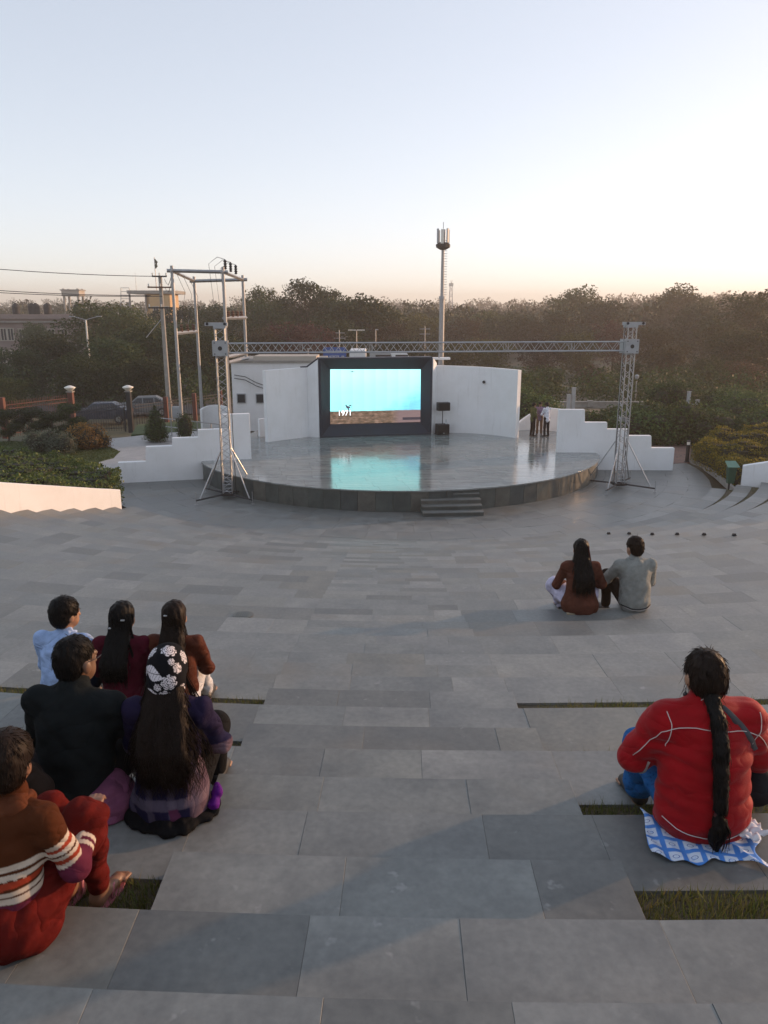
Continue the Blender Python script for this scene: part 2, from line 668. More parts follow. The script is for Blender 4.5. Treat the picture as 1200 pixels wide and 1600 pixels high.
terrace = bed.build('terraced_seating', M['mortar'])
tag(terrace, kind='structure')
o = soil.build('soil_strip', M['soil'], terrace)
grout.build('joint_mortar', M['mortar'], terrace)
order = sorted(range(len(stones)), key=lambda i: -in_view_area(stones[i][0], stones[i][2][0]))
rest = MB()
for n_, i in enumerate(order):
    q, z0, zt = stones[i]
    if n_ < 296:
        MB().slab(q, z0, zt, .0004, .0009).build('stone_slab', M['slab'], terrace)
    else:
        rest.slab(q, z0, zt, .0004, .0009)
o = rest.build('distant_stone_slabs', M['slab'], terrace)
o['kind'] = 'stuff'

def on_rows(px, py):
    """the point of the stone rows seen at a place of the photograph, with the row"""
    for k in range(0, NROW):
        p = at(px, py, z=ZK(k))
        r_ = math.hypot(p.x - CX, p.y - CY)
        if RK(k) <= r_ <= RK(k) + TREAD: return p, k
    return at(px, py, z=0), NROW


# grass in the narrow strips in front of the seats
def blades(zones, per_m2):
    rg = np.random.default_rng(3)
    V, F = [], []
    n = 0
    for (k, Ra, Rb, z, a, b, right) in zones:
        dens = per_m2 if k <= 2 else per_m2 * .55 if k <= 5 else per_m2 * .12
        m = int(dens * (Rb - Ra) * (b - a) * Ra)
        ph = rg.uniform(a, b, m)
        rr = rg.uniform(Ra + .01, Rb - .01, m)
        patch = np.sin(ph * Ra * 2.3 + k) + np.sin(ph * Ra * 5.1 + rr * 7)
        keep = rg.uniform(-1.9, 1.2, m) < patch
        ph, rr = ph[keep], rr[keep]
        x, y = CX + rr * np.sin(ph), CY - rr * np.cos(ph)
        ok = (x > AX1 + .012) if right else (x < AX0 - .012)
        x, y = x[ok], y[ok]
        m = len(x)
        h = rg.uniform(.02, .065, m) * (1.15 if k <= 4 else 1)
        th = rg.uniform(0, 2 * np.pi, m)
        w = rg.uniform(.0016, .0034, m)
        bx, by = np.cos(th) * w, np.sin(th) * w
        lx, ly = rg.normal(0, .018, m), rg.normal(0, .018, m)
        P = np.stack([np.stack([x - bx, y - by, np.full(m, z)], 1), np.stack([x + bx, y + by, np.full(m, z)], 1), np.stack([x + lx, y + ly, z + h], 1)], 1).reshape(-1, 3)
        V.append(P)
        F.append(np.arange(3 * m).reshape(-1, 3) + n)
        n += 3 * m
    return np.concatenate(V), np.concatenate(F)


M['grass'] = leaf_mat('dry_grass', (.12, .105, .035), (.085, .115, .03), (.18, .15, .06), .3)
zones = [zz for zz in grass_zones if zz[0] <= 6 or zz[0] >= 18]
V, F = blades(zones, 9500)
tag(link('grass', np_mesh('grass', V, F, M['grass'])), 'short dry grass growing in the strips between the stone seats', 'grass', kind='stuff')

# ------------------------------------------------------------------ arena floor
SCX, SCY, SR, SZ = .62, 34.55, 8.85, .76
fl = MB()
rnd = random.Random(11)
arc = [pol(12.95, R(a)) for a in np.linspace(-72, 97, 50)]
base = MB().prism([(p.x, p.y) for p in arc] + [(CX, CY + 1)], -.2, -.004)
floor = base.build('arena_floor', M['mortar'])
tag(floor, kind='structure')
fst = []
for i in range(13):
    Ra, Rb = 12.95 - .82 * (i + 1), 12.95 - .82 * i
    if i == 0: Rb = 12.96
    a = -R(73) if i > 0 else -R(47)
    a = -R(73)
    while a < R(98):
        b = a + rnd.uniform(.95, 1.5) / Rb
        c_ = pol((Ra + Rb) / 2, (a + b) / 2)
        if math.hypot(c_.x - SCX, c_.y - SCY) > SR - .35:
            fst.append(([pol(Rb, a), pol(Rb, b), pol(Ra, b), pol(Ra, a)], rnd.uniform(-.0008, .0008)))
        a = b
fst.sort(key=lambda s_: -in_view_area(s_[0], 0))
rest = MB()
for i, (q, e) in enumerate(fst):
    zt = [e + rnd.uniform(-.0006, .0006) for _ in range(4)]
    if i < 296: MB().slab(q, -.04, zt, .002, .003).build('paving_stone', M['floor_slab'], floor)
    else: rest.slab(q, -.04, zt, .002, .003)
if rest.v:
    rest.build('paving_rest', M['floor_slab'], floor)['kind'] = 'stuff'

# ------------------------------------------------------------------ stage
stage = thing('stage', 'raised rounded stage of polished grey stone below the screen', 'stage', (SCX, SCY, 0))


def spol(rr, ph): return Vector((SCX + rr * math.sin(ph), SCY - rr * math.cos(ph), 0))


front = [spol(SR, R(a)) for a in np.linspace(-66, 78, 61)]
backp = [Vector((9.25, 36.2, 0)), Vector((9.25, 39.9, 0)), Vector((-6.6, 39.9, 0)), Vector((-7.35, 34.0, 0))]
outline = front + backp
MB().prism([(p.x, p.y) for p in [spol(SR - .07, R(a)) for a in np.linspace(-66, 78, 61)] + backp], -.02, SZ - .05).build('stage_core', M['mortar'], stage)
# cladding stones
nt = 36
for i in range(nt):
    a0, a1 = R(-66 + 144 * i / nt), R(-66 + 144 * (i + 1) / nt)
    mb = MB()
    e = rnd.uniform(-.004, .004)
    am = (a0 + a1) / 2
    q = [spol(SR - .035 + e, a0), spol(SR - .035 + e, a1), spol(SR - .075, a1), spol(SR - .075, a0)]
    mb.slab([spol(SR - .03 + e, a0 + .0004), spol(SR - .03 + e, a1 - .0004), spol(SR - .075, a1), spol(SR - .075, a0)], 0.0, SZ - .05, .0015, .003)
    mb.build('cladding_tile', M['clad'], stage)


def clip(poly, p, n):
    out = []
    for i in range(len(poly)):
        a, b = poly[i], poly[(i + 1) % len(poly)]
        da, db = (a - p).dot(n), (b - p).dot(n)
        if da >= 0: out.append(a)
        if da * db < 0: out.append(a + (b - a) * (da / (da - db)))
    return out


ov = [spol(SR + .025, R(a)) for a in np.linspace(-66, 78, 61)] + backp
edges = []
for i in range(len(ov)):
    a, b = ov[i], ov[(i + 1) % len(ov)]
    d = b - a
    edges.append((a, Vector((-d.y, d.x, 0)).normalized()))
rot = R(9)
ux, uy = Vector((math.cos(rot), math.sin(rot), 0)), Vector((-math.sin(rot), math.cos(rot), 0))
o0 = Vector((SCX, SCY, 0))
j = -15
rows_ = 0
vv = -9.6
cnt = 0
while vv < 6.5:
    dv = .82
    uu = -9.5 - rnd.uniform(0, .9)
    while uu < 10.5:
        du = rnd.uniform(.95, 1.35)
        poly = [o0 + ux * uu + uy * vv, o0 + ux * (uu + du) + uy * vv, o0 + ux * (uu + du) + uy * (vv + dv), o0 + ux * uu + uy * (vv + dv)]
        for (p, n) in edges:
            if poly: poly = clip(poly, p, n)
        if len(poly) >= 3:
            tx, ty = rnd.gauss(0, .0022), rnd.gauss(0, .0022)
            cc = sum(poly, Vector()) / len(poly)
            zt = [SZ + tx * (p.x - cc.x) + ty * (p.y - cc.y) for p in poly]
            MB().slab(poly, SZ - .048, zt, .0012, .002).build('polished_slab', M['stage_slab'], stage)
            cnt += 1
        uu += du
    vv += dv
print('stage slabs', cnt)

# stairs in front of the stage
s0, s1 = at(661, 808, z=0), at(756, 806, z=0)
dirx = (s1 - s0).normalized()
diry = Vector((-dirx.y, dirx.x, 0))
stairs = thing('stage_stairs', 'four dark stone steps leading up to the front of the stage', 'stairs', s0)
W = (s1 - s0).length
for i in range(4):
    zt = SZ / 5 * (i + 1)
    p = s0 + diry * (.27 * i)
    q = [p, p + dirx * W, p + dirx * W + diry * 1.6, p + diry * 1.6]
    MB().prism([(a.x, a.y) for a in [q[0] + diry * .02, q[1] + diry * .02, q[2], q[3]]], 0.0 if i == 0 else zt - SZ / 5 - .001, zt - .035).build('riser', M['clad'], stairs)
    MB().slab([a + (-diry * .01 if n_ < 2 else Vector()) for n_, a in enumerate(q)], zt - .035, zt, 0.0, .006).build('tread', M['floor_slab'], stairs)

# ------------------------------------------------------------------ white walls
def profile_wall(name, label, a, b, splits, z0, thick=.28):
    """a wall from a to b whose top is a list of (position 0..1, top height) steps"""
    d = (b - a)
    L = d.length
    d.normalize()
    nrm = Vector((-d.y, d.x, 0))
    poly = [a + Vector((0, 0, z0))]
    poly = [Vector((a.x, a.y, z0)), Vector((b.x, b.y, z0))]
    top = []
    for (u0, u1, zt) in splits:
        top += [a + d * (L * u0) + Vector((0, 0, zt)), a + d * (L * u1) + Vector((0, 0, zt))]
    top = [Vector((p.x, p.y, p.z)) for p in top]
    poly += list(reversed(top))
    root = thing(name, label, 'wall', (a.x, a.y, z0))
    o = MB().extrude(poly, nrm * thick).build('wall_body', M['white'], root)
    bev = o.modifiers.new('bevel', 'BEVEL')
    bev.width = .012
    bev.segments = 2
    cap = MB()
    return root


a, b = at(187, 755, z=0), at(393, 717, z=SZ)
b.z = 0
px_l = [187, 227.5, 269, 309, 347, 393]
tops = [722, 697.5, 684, 671, 647]
def wall_steps(a, b, pxs, tops):
    n = Vector((-(b - a).y, (b - a).x, 0)).normalized()
    res = []
    L = (b - a).length
    for i, tp in enumerate(tops):
        p0, p1 = at_plane(pxs[i], tp, a, n), at_plane(pxs[i + 1], tp, a, n)
        u0, u1 = (p0 - a).dot((b - a).normalized()) / L, (p1 - a).dot((b - a).normalized()) / L
        res.append((max(0, u0) if i else 0, min(1, u1) if i < len(tops) - 1 else 1, (p0.z + p1.z) / 2))
    return res
profile_wall('stepped_wall', 'white stepped wall left of the stage behind the left truss tower', a, b, wall_steps(a, b, px_l, tops), -.05)
a, b = at(870, 707, z=SZ), at(1051, 735, z=0)
a.z = 0
b = Vector((b.x, a.y + (b.y - a.y), 0))
profile_wall('stepped_wall', 'white stepped wall right of the stage behind the right truss tower', a, b, wall_steps(a, b, [870, 914, 949, 983, 1018, 1052], [640, 660, 670.7, 681, 700]), -.05)


def ribbon_wall(name, label, pts, thick, parent=None, mat='white', cat='wall'):
    """a wall standing along points (x, y, z_foot, z_top)"""
    n = len(pts)
    V, F = [], []
    for i, p in enumerate(pts):
        a, b = Vector(pts[max(i - 1, 0)][:2]), Vector(pts[min(i + 1, n - 1)][:2])
        d = (b - a).normalized()
        nr = Vector((-d.y, d.x)) * thick
        for (ox, oy) in ((0, 0), (nr.x, nr.y)):
            V += [(p[0] + ox, p[1] + oy, p[2]), (p[0] + ox, p[1] + oy, p[3])]
    for i in range(n - 1):
        k, m = 4 * i, 4 * i + 4
        F += [(k, m, m + 1, k + 1), (k + 2, k + 3, m + 3, m + 2), (k + 1, m + 1, m + 3, k + 3), (k, k + 2, m + 2, m)]
    F += [(0, 1, 3, 2), (4 * n - 4, 4 * n - 2, 4 * n - 1, 4 * n - 3)]
    mb = MB().add(V, F)
    if parent is not None:
        return mb.build(name, M[mat], parent)
    o = mb.build(name, M[mat])
    bv = o.modifiers.new('bevel', 'BEVEL')
    bv.width = .012
    bv.limit_method = 'ANGLE'
    return tag(o, label, cat)


# parapets at both ends of the rows
d = (WL1 - WL0).normalized()
pts = []
for i in range(12):
    s_ = -0.05 + i * .85
    p = WL0 + d * s_
    pts.append((p.x, p.y, -.3, .88 + .258 * max(0, s_)))
pts.reverse()
ribbon_wall('parapet_wall', 'sunlit white parapet wall below the dark green hedge at left', pts, .26)
d2 = (Vector((13.4, 28.26, 0)) - Vector((CX, CY, 0))).normalized()
p0 = at(1156, 766, z=.12)
pts = []
for i in range(10):
    s_ = i * .85
    p = p0 + d2 * s_ + Vector((.02, .1 * s_, 0))
    pts.append((p.x, p.y, -.3, at(1156, 728, y=p0.y).z + .235 * s_))
ribbon_wall('parapet_wall', 'white parapet wall at the right end of the rows beside the yellow hedge', pts, .26)
for (px, py, lab) in ((187, 797, 'small beige lamp box at the end of the sunlit left parapet'), (1158, 761, 'small grey lamp box at the foot of the right parapet')):
    p = at(px - 3, py, z=.17)
    r_ = thing('wall_lamp', lab, 'lamp', (p.x, p.y - .05, 0))
    MB().box((p.x, p.y - .06, .16), (.2, .14, .2), ch=.012).build('housing', M['bulb'], r_)
    MB().box((p.x, p.y - .135, .16), (.15, .012, .11)).build('lens', M['plate'], r_)
    MB().box((p.x, p.y - .05, .03), (.1, .1, .1)).build('bracket', M['plate'], r_)

# backdrop: zigzag wall on the left, curved wall on the right
bw = thing('backdrop_wall', 'white zigzag backdrop wall left of the screen', 'wall', (-5.4, 36, SZ))
L0, L1 = at(419, 691, z=SZ), at(482, 682.5, z=SZ)
zt0, zt1 = at(419, 579, y=L0.y).z, at(482, 574, y=L1.y).z
ribbon_wall('outer_panel', '', [(L0.x, L0.y, SZ, zt0), ((L0.x + L1.x) / 2, (L0.y + L1.y) / 2, SZ, (zt0 + zt1) / 2), (L1.x, L1.y, SZ, zt1)], .24, bw)
H0, H1 = at(500, 684, z=SZ), at(674, 679, z=SZ)
zH = at(500, 559.5, y=H0.y).z
hx = (H1 - H0).normalized()
hy = Vector((-hx.y, hx.x, 0))
# the inner panel is the white side of the screen housing
ribbon_wall('inner_panel', '', [(L1.x - .02, L1.y + .02, SZ, zt1), (H0.x - .03, H0.y + .03, SZ, zH - .04)], .06, bw)
cap = MB()
cap.path([(L1.x - .3, L1.y - .1, zt1 + .02), (L1.x, L1.y, zt1 + .03), (H0.x - .02, H0.y + .02, zH - .01)], .035, 4)
cap.build('dark_coping', M['navy'], bw)
R0, R1 = at(680, 676, z=SZ), at(805, 684.5, z=SZ)
zr0, zr1 = at(680, 571, y=R0.y).z, at(805, 578.5, y=R1.y).z
bw2 = thing('backdrop_wall', 'curved white backdrop wall right of the screen with a small dark hole', 'wall', (R1.x, R1.y, SZ))
pts = []
for i in range(13):
    u = i / 12
    p = R0.lerp(R1, u) + Vector((.4, .92, 0)) * (.55 * math.sin(math.pi * u))
    pts.append((p.x, p.y, SZ, zr0 + (zr1 - zr0) * u))
ribbon_wall('panel', '', pts, .26, bw2)
ribbon_wall('side_panel', '', [(H1.x + .05, H1.y + .05, SZ, zH - .06), (R0.x + .02, R0.y, SZ, zr0 + .12)], .06, bw2)
hp = at(756, 597, y=pts[7][1] - .02)
mb = MB()
n_ = (Vector((0, 0, CAMZ)) - hp).normalized()
mb.tube(hp - n_ * .1, hp + n_ * .02, .075, n=14)
mb.build('vent_hole', M['black'], bw2)
pb = at(683, 675, z=SZ)
r_ = thing('rolled_banner', 'tall thin black rolled banner leaning beside the screen', 'banner', pb)
MB().tube(pb + Vector((.05, -.03, 0)), Vector((pb.x + .08, pb.y + .12, at(684, 618, y=pb.y).z)), .055, .05, 10).build('roll', M['black'], r_)
for s_ in (.25, .75): MB().tube(pb + Vector((.05 + .03 * s_, -.03 + .15 * s_, 1.9 * s_ - .02)), pb + Vector((.05 + .03 * s_, -.03 + .15 * s_, 1.9 * s_ + .02)), .062, n=10).build('tie', M['plate'], r_)

# ------------------------------------------------------------------ the screen
REC = .42
scr = thing('video_screen', 'large video screen in a deep navy frame showing a bright cyan sky', 'screen', H0)
ip = [at_plane(px, py, H0 + hy * REC, hy) for (px, py) in ((516, 663), (657, 660.5), (657.5, 577), (516, 577))]
op = [H0.copy(), H1.copy(), Vector((H1.x, H1.y, zH)), Vector((H0.x, H0.y, zH))]
names = ('bottom_bevel', 'right_bevel', 'top_bevel', 'left_bevel')
thin = [o_ + hy * .0 for o_ in op]
# flat front border then the slope into the recess
inn = []
cen = sum(op, Vector()) / 4
for o_ in op: inn.append(o_ + (cen - o_) * .035)
for i in range(4):
    j = (i + 1) % 4
    mb = MB()
    a_, b_ = op[i], op[j]
    c_, d_ = inn[j] , inn[i]
    e_, f_ = ip[j], ip[i]
    back = hy * .14
    vs = [a_, b_, c_, d_, e_, f_, a_ + hy * (REC + .3), b_ + hy * (REC + .3), e_ + hy * .3, f_ + hy * .3]
    fs = [(0, 1, 2, 3), (3, 2, 4, 5), (0, 6, 7, 1), (5, 4, 8, 9), (6, 9, 8, 7), (0, 3, 5, 9, 6), (1, 7, 8, 4, 2)]
    mb.add(vs, fs).build(names[i], M['navy'], scr)
t = NT('screen_picture')
sw = (ip[1] - ip[0])
SWD, SHT = sw.length, ip[3].z - ip[0].z
tc = t.n('ShaderNodeTexCoord')
sp = t.n('ShaderNodeSeparateXYZ')
t.l(tc.outputs['Object'], sp.inputs[0])
U, Vv = t.math('DIVIDE', sp.outputs[0], SWD), t.math('DIVIDE', sp.outputs[2], SHT)
nv = t.coord('Object', (1, 1, 1))
cl = t.noise(nv, 1.1, 5, .6)
skyc = t.ramp(t.math('ADD', t.math('MULTIPLY', Vv, .8), t.math('MULTIPLY', cl, .25)), [(.25, (.30, .86, .90)), (.6, (.37, .92, .90)), (.85, (.47, .96, .95))])
# smoke low on the right
d1 = t.math('SUBTRACT', t.math('MULTIPLY', U, 1.15), t.math('MULTIPLY', Vv, 1.1))
smk = t.rng(t.math('ADD', d1, t.math('MULTIPLY', t.math('SUBTRACT', cl, .5), .9)), .36, .72, 0, .9)
skyc = t.mix(skyc, (.14, .45, .66), smk)
# vertical panels and fine lines of the LED wall
pl = t.n('ShaderNodeTexWave', wave_type='BANDS', bands_direction='X', wave_profile='SAW')
pl.inputs['Scale'].default_value = .55
t.l(nv, pl.inputs[0])
skyc = t.mix(skyc, (.17, .80, .86), t.math('MULTIPLY', pl.outputs['Fac'], .22))
ln = t.noise(t.coord('Object', (.3, 1, 26)), 1.6, 2)
skyc = t.mix(skyc, (.45, 1.0, 1.0), t.rng(ln, .5, .7, 0, .35))
gn = t.noise(t.coord('Object', (1.2, 1, 4)), 3.0, 5, .65)
gnd = t.ramp(gn, [(.3, (.035, .03, .02)), (.5, (.12, .075, .05)), (.68, (.26, .17, .13))])
gnd = t.mix(gnd, (.17, .115, .12), t.rng(U, .68, .76, 0, .85))
hz = t.rng(t.math('ADD', Vv, t.math('MULTIPLY', t.math('SUBTRACT', gn, .5), .03)), .225, .24, 0, 1)
pic = t.mix(gnd, skyc, hz)
bar = t.math('MULTIPLY', t.math('MULTIPLY', t.math('GREATER_THAN', U, .80), t.math('GREATER_THAN', Vv, .045)), t.math('LESS_THAN', Vv, .095))
pic = t.mix(pic, (.02, .018, .03), t.math('MULTIPLY', bar, .9))
t.set(Base_Color=(.01, .01, .01), Roughness=.35, Emission_Color=pic, Emission_Strength=.40)
SCRM = t
pan = MB()
pan.add([(0, 0, 0), (SWD, 0, 0), (SWD, 0, SHT), (0, 0, SHT), (0, .08, 0), (SWD, .08, 0), (SWD, .08, SHT), (0, .08, SHT)], [(0, 1, 2, 3), (4, 7, 6, 5), (0, 4, 5, 1), (2, 6, 7, 3), (1, 5, 6, 2), (0, 3, 7, 4)])
po = pan.build('picture_panel', t.m)
po.location = ip[0] + hy * .02
po.rotation_euler = (0, 0, math.atan2(hx.y, hx.x))
put_under(po, scr)
po['label'] = 'lit picture of a cyan sky over brown scrubland'
te = NT('picture_marks')
te.set(Base_Color=(.02, .02, .02), Emission_Color=(.03, .028, .05), Emission_Strength=.6)
tw = NT('picture_caption')
tw.set(Base_Color=(.8, .8, .8), Emission_Color=(1, 1, 1), Emission_Strength=.5)


def on_screen(px, py, off=.0):
    return at_plane(px, py, H0 + hy * (REC + .012 - off), hy)


mk = MB()
rr = random.Random(4)
def flat_blob(cx_, cy_, rx, ry, n=9):
    pts = []
    for i in range(n):
        a = 2 * math.pi * i / n
        k = rr.uniform(.55, 1.15)
        pts.append(on_screen(cx_ + math.cos(a) * rx * k, cy_ + math.sin(a) * ry * k))
    mk.extrude(pts, -hy * .004)
for (x_, y_, w_, h_) in ((544, 637, 4.5, 2.2), (540.5, 633.5, 1.5, 1.2), (547.5, 633.5, 2.2, 1.3), (544.5, 641, 1.1, 4.5), (542, 635, 2, 1.6), (549, 636, 1.4, .8), (550.3, 580.7, 1.8, 1.1), (547.8, 580.2, 1.4, .35), (553, 580.4, 1.3, .35)):
    flat_blob(x_, y_, w_, h_)
mk.build('dark_figures', te.m, scr)
fc = bpy.data.curves.new('caption', 'FONT')
fc.body = '1971'
fc.size = .36
fc.extrude = .002
fo = bpy.data.objects.new('caption_tmp', fc)
col.objects.link(fo)
me = bpy.data.meshes.new_from_object(fo.evaluated_get(bpy.context.evaluated_depsgraph_get()))
bpy.data.objects.remove(fo)
me.materials.clear()
me.materials.append(tw.m)
cp = link('caption', me)
p = on_screen(527.5, 649.5, .006)
cp.location = p
cp.rotation_euler = (math.pi / 2, 0, math.atan2(hx.y, hx.x))
put_under(cp, scr)
cp['label'] = 'white caption reading 1971'
MB().box((H0 + H1) / 2 + hy * (REC + .45) + Vector((0, 0, (zH - SZ) / 2)), (SWD + .6, .2, zH - SZ - .3), math.atan2(hx.y, hx.x)).build('back_box', M['navy'], scr)
# ------------------------------------------------------------------ truss gantry: two towers and a beam
TL, TR = at(357, 778, z=0), at(966, 762, z=0)
bdir = (TR - TL).normalized()
brot = math.atan2(bdir.y, bdir.x)
BZ = at(357, 544, y=TL.y).z
TOPZ = at(345, 507, y=TL.y).z


def truss(p, q, w, h, up, parent, step, rc=.024, rl=.011, nm='lacing'):
    """box truss from p to q: four chords (each a part) and the lacing of each side (a part)"""
    p, q = Vector(p), Vector(q)
    d = (q - p)
    L = d.length
    d.normalize()
    up = Vector(up)
    sd = d.cross(up).normalized()
    cs = [(sd * (sx * w / 2) + up * (sz * h / 2)) for sx, sz in ((-1, -1), (1, -1), (1, 1), (-1, 1))]
    for c in cs: MB().tube(p + c, q + c, rc, n=8).build('chord', M['alu'], parent)
    n = max(2, int(round(L / step)))
    for f_ in range(4):
        a, b = cs[f_], cs[(f_ + 1) % 4]
        mb = MB()
        for i in range(n):
            s_, e_ = p + d * (L * i / n), p + d * (L * (i + 1) / n)
            m_ = (s_ + e_) / 2
            mb.tube(s_ + a, m_ + b, rl, n=5, caps=False)
            mb.tube(m_ + b, e_ + a, rl, n=5, caps=False)
            if i % 5 == 0 and i: 
                mb.tube(s_ + a, s_ + b, rl, n=5, caps=False)
                mb.tube(s_ + a + d * .09, s_ + b + d * .09, rl, n=5, caps=False)
        mb.build(nm, M['alu'], parent)


def tower(P, label, sgn):
    P = Vector((P.x, P.y, 0))
    t_ = thing('truss_tower', label, 'truss tower', P)
    truss(P + Vector((0, 0, .16)), P + Vector((0, 0, TOPZ - .12)), .33, .33, bdir, t_, .52)
    rm = Matrix.Rotation(brot, 4, 'Z')
    # sleeve block: a plate on each of two sides with a round hole ring and bolts
    sb = MB()
    for s_ in (-1, 1):
        sb.box(P + rm @ Vector((0, s_ * .26, 0)) + Vector((0, 0, BZ)), (.52, .02, .52), brot)
        sb.box(P + rm @ Vector((s_ * .26, 0, 0)) + Vector((0, 0, BZ)), (.02, .50, .52), brot)
    sl = sb.build('sleeve_block', M['plate'], t_)
    f0 = P + rm @ Vector((0, -.275, 0)) + Vector((0, 0, BZ))
    n_ = rm @ Vector((0, -1, 0))
    MB().tube(f0 - n_ * .02, f0 + n_ * .004, .075, n=18).build('plate_hole', M['black'], t_)
    for sx in (-1, 1):
        for sz in (-1, 1):
            c = f0 + rm @ Vector((sx * .19, 0, sz * .19))
            MB().tube(c, c + n_ * .015, .022, n=8).build('bolt', M['black'], t_)
    # head with the pulley block
    hd = MB()
    hd.box(P + Vector((0, 0, TOPZ - .09)), (.42, .36, .09), brot)
    hd.box(P + rm @ Vector((sgn * .11, 0, 0)) + Vector((0, 0, TOPZ + .01)), (.78, .3, .11), brot)
    hd.build('head_block', M['plate'], t_)
    for s_ in (-1, 1):
        c = P + rm @ Vector((sgn * .11 + s_ * .3, 0, 0)) + Vector((0, 0, TOPZ + .02))
        MB().tube(c - rm @ Vector((0, .17, 0)), c + rm @ Vector((0, .17, 0)), .05, n=10).build('pulley', M['black'], t_)
    # hoist chain
    c0 = P + rm @ Vector((sgn * -.27, -.1, 0))
    MB().path([c0 + Vector((0, 0, TOPZ - .1)), c0 + Vector((.01, .02, 3)), c0 + Vector((.03, 0, .4)), c0 + Vector((.05, .05, .1))], .014, 5).build('hoist_cable', M['rubber'], t_)
    c1 = P + rm @ Vector((sgn * .22, .1, 0))
    MB().path([c1 + Vector((0, 0, 4.8)), c1 + Vector((.02, 0, 2.4)), c1 + Vector((-.02, .02, .2))], .012, 5).build('hoist_cable', M['rubber'], t_)
    # base frame and outriggers
    bs = MB()
    for s_ in (-1, 1):
        bs.box(P + rm @ Vector((s_ * .2, 0, 0)) + Vector((0, 0, .17)), (.07, .5, .08), brot)
        bs.box(P + rm @ Vector((0, s_ * .2, 0)) + Vector((0, 0, .175)), (.5, .07, .07), brot)
    bs.box(P + Vector((0, 0, .12)), (.36, .36, .05), brot)
    bs.build('base_frame', M['black'], t_)
    ld = MB()
    for i in range(5): ld.tube(P + rm @ Vector((-.16, -.18, .28 + .13 * i)), P + rm @ Vector((.16, -.18, .28 + .13 * i)), .012, n=6)
    ld.build('rungs', M['alu'], t_)
    for i in range(4):
        a = brot + math.pi / 4 + i * math.pi / 2 + sgn * .06
        dr = Vector((math.cos(a), math.sin(a), 0))
        e = P + dr * 1.42
        og = MB().tube(P + dr * .28 + Vector((0, 0, .17)), e + Vector((0, 0, .15)), .032, n=6).build('outrigger', M['black'], t_)
        MB().tube(e + Vector((0, 0, .02)), e + Vector((0, 0, .46)), .014, n=6).build('jack_screw', M['steel'], og)
        MB().lathe(e, [(.075, 0), (.075, .012), (.02, .03)], 10).build('jack_foot', M['steel'], og)
        MB().tube(P + rm @ Vector((math.copysign(.17, dr.x), math.copysign(.17, dr.y), 0)) + Vector((0, 0, 1.85)), P + dr * 1.25 + Vector((0, 0, .18)), .024, n=8).build('stabiliser', M['alu'], t_)
    return t_


tower(TL, 'left aluminium truss tower on four outriggers before the stage', -1)
tower(TR, 'right aluminium truss tower on four outriggers before the white steps', 1)
beam = thing('truss_beam', 'long aluminium lattice beam spanning between the two truss towers', 'truss beam', (TL + bdir * .3) + Vector((0, 0, BZ)))
truss(TL + bdir * .29 + Vector((0, 0, BZ)), TR - bdir * .29 + Vector((0, 0, BZ)), .33, .33, (0, 0, 1), beam, .5, .022, .010)

# ------------------------------------------------------------------ loudspeaker
sp0 = at(691.5, 680, z=SZ)
ls = thing('loudspeaker', 'black loudspeaker on a pole above a black subwoofer box by the right backdrop', 'loudspeaker', sp0)
zz = SZ
rz_ = R(14)
MB().box(sp0 + Vector((0, .25, .27)), (.60, .5, .52), rz_, ch=.02).build('subwoofer', M['black'], ls)
gr = NT('speaker_grille')
gr.set(Base_Color=(.012, .012, .013), Roughness=.6, Metallic=.4)
gr.bump(gr.noise(gr.coord(), 260, 1), .5, .004)
rmx = Matrix.Rotation(rz_, 4, 'Z')
MB().box(sp0 + Vector((0, .25, .27)) + rmx @ Vector((0, -.256, 0)), (.53, .012, .45), rz_).build('grille', gr.m, ls)
MB().box(sp0 + Vector((0, .25, .1)) + rmx @ Vector((0, -.264, 0)), (.07, .008, .03), rz_).build('badge', M['plate'], ls)
zl, zh_ = at(691, 642.5, y=sp0.y).z - SZ, at(691, 629.5, y=sp0.y).z - SZ
MB().tube(sp0 + Vector((0, .25, .5)), sp0 + Vector((0, .25, zl + .05)), .02, n=8).build('pole', M['black'], ls)
MB().box(sp0 + Vector((0.03, .25, (zl + zh_) / 2)), (.62, .36, zh_ - zl), rz_, ch=.03).build('top_cabinet', M['black'], ls)
MB().box(sp0 + Vector((0.03, .25, (zl + zh_) / 2)) + rmx @ Vector((0, -.186, 0)), (.54, .012, (zh_ - zl) * .84), rz_).build('grille', gr.m, ls)
pb = sp0 + Vector((.18, .2, .53))
bt = thing('water_bottle', 'small clear bottle standing on the black subwoofer box', 'bottle', pb)
gl = NT('bottle_plastic')
gl.set(Base_Color=(.7, .75, .75), Roughness=.15, Transmission_Weight=.4)
MB().lathe(pb, [(.04, 0), (.042, .02), (.042, .16), (.03, .21), (.015, .24), (.015, .26)], 12).build('body', gl.m, bt, True)
MB().lathe(pb + Vector((0, 0, .26)), [(.018, 0), (.018, .03)], 10).build('cap', M['bulb'], bt)

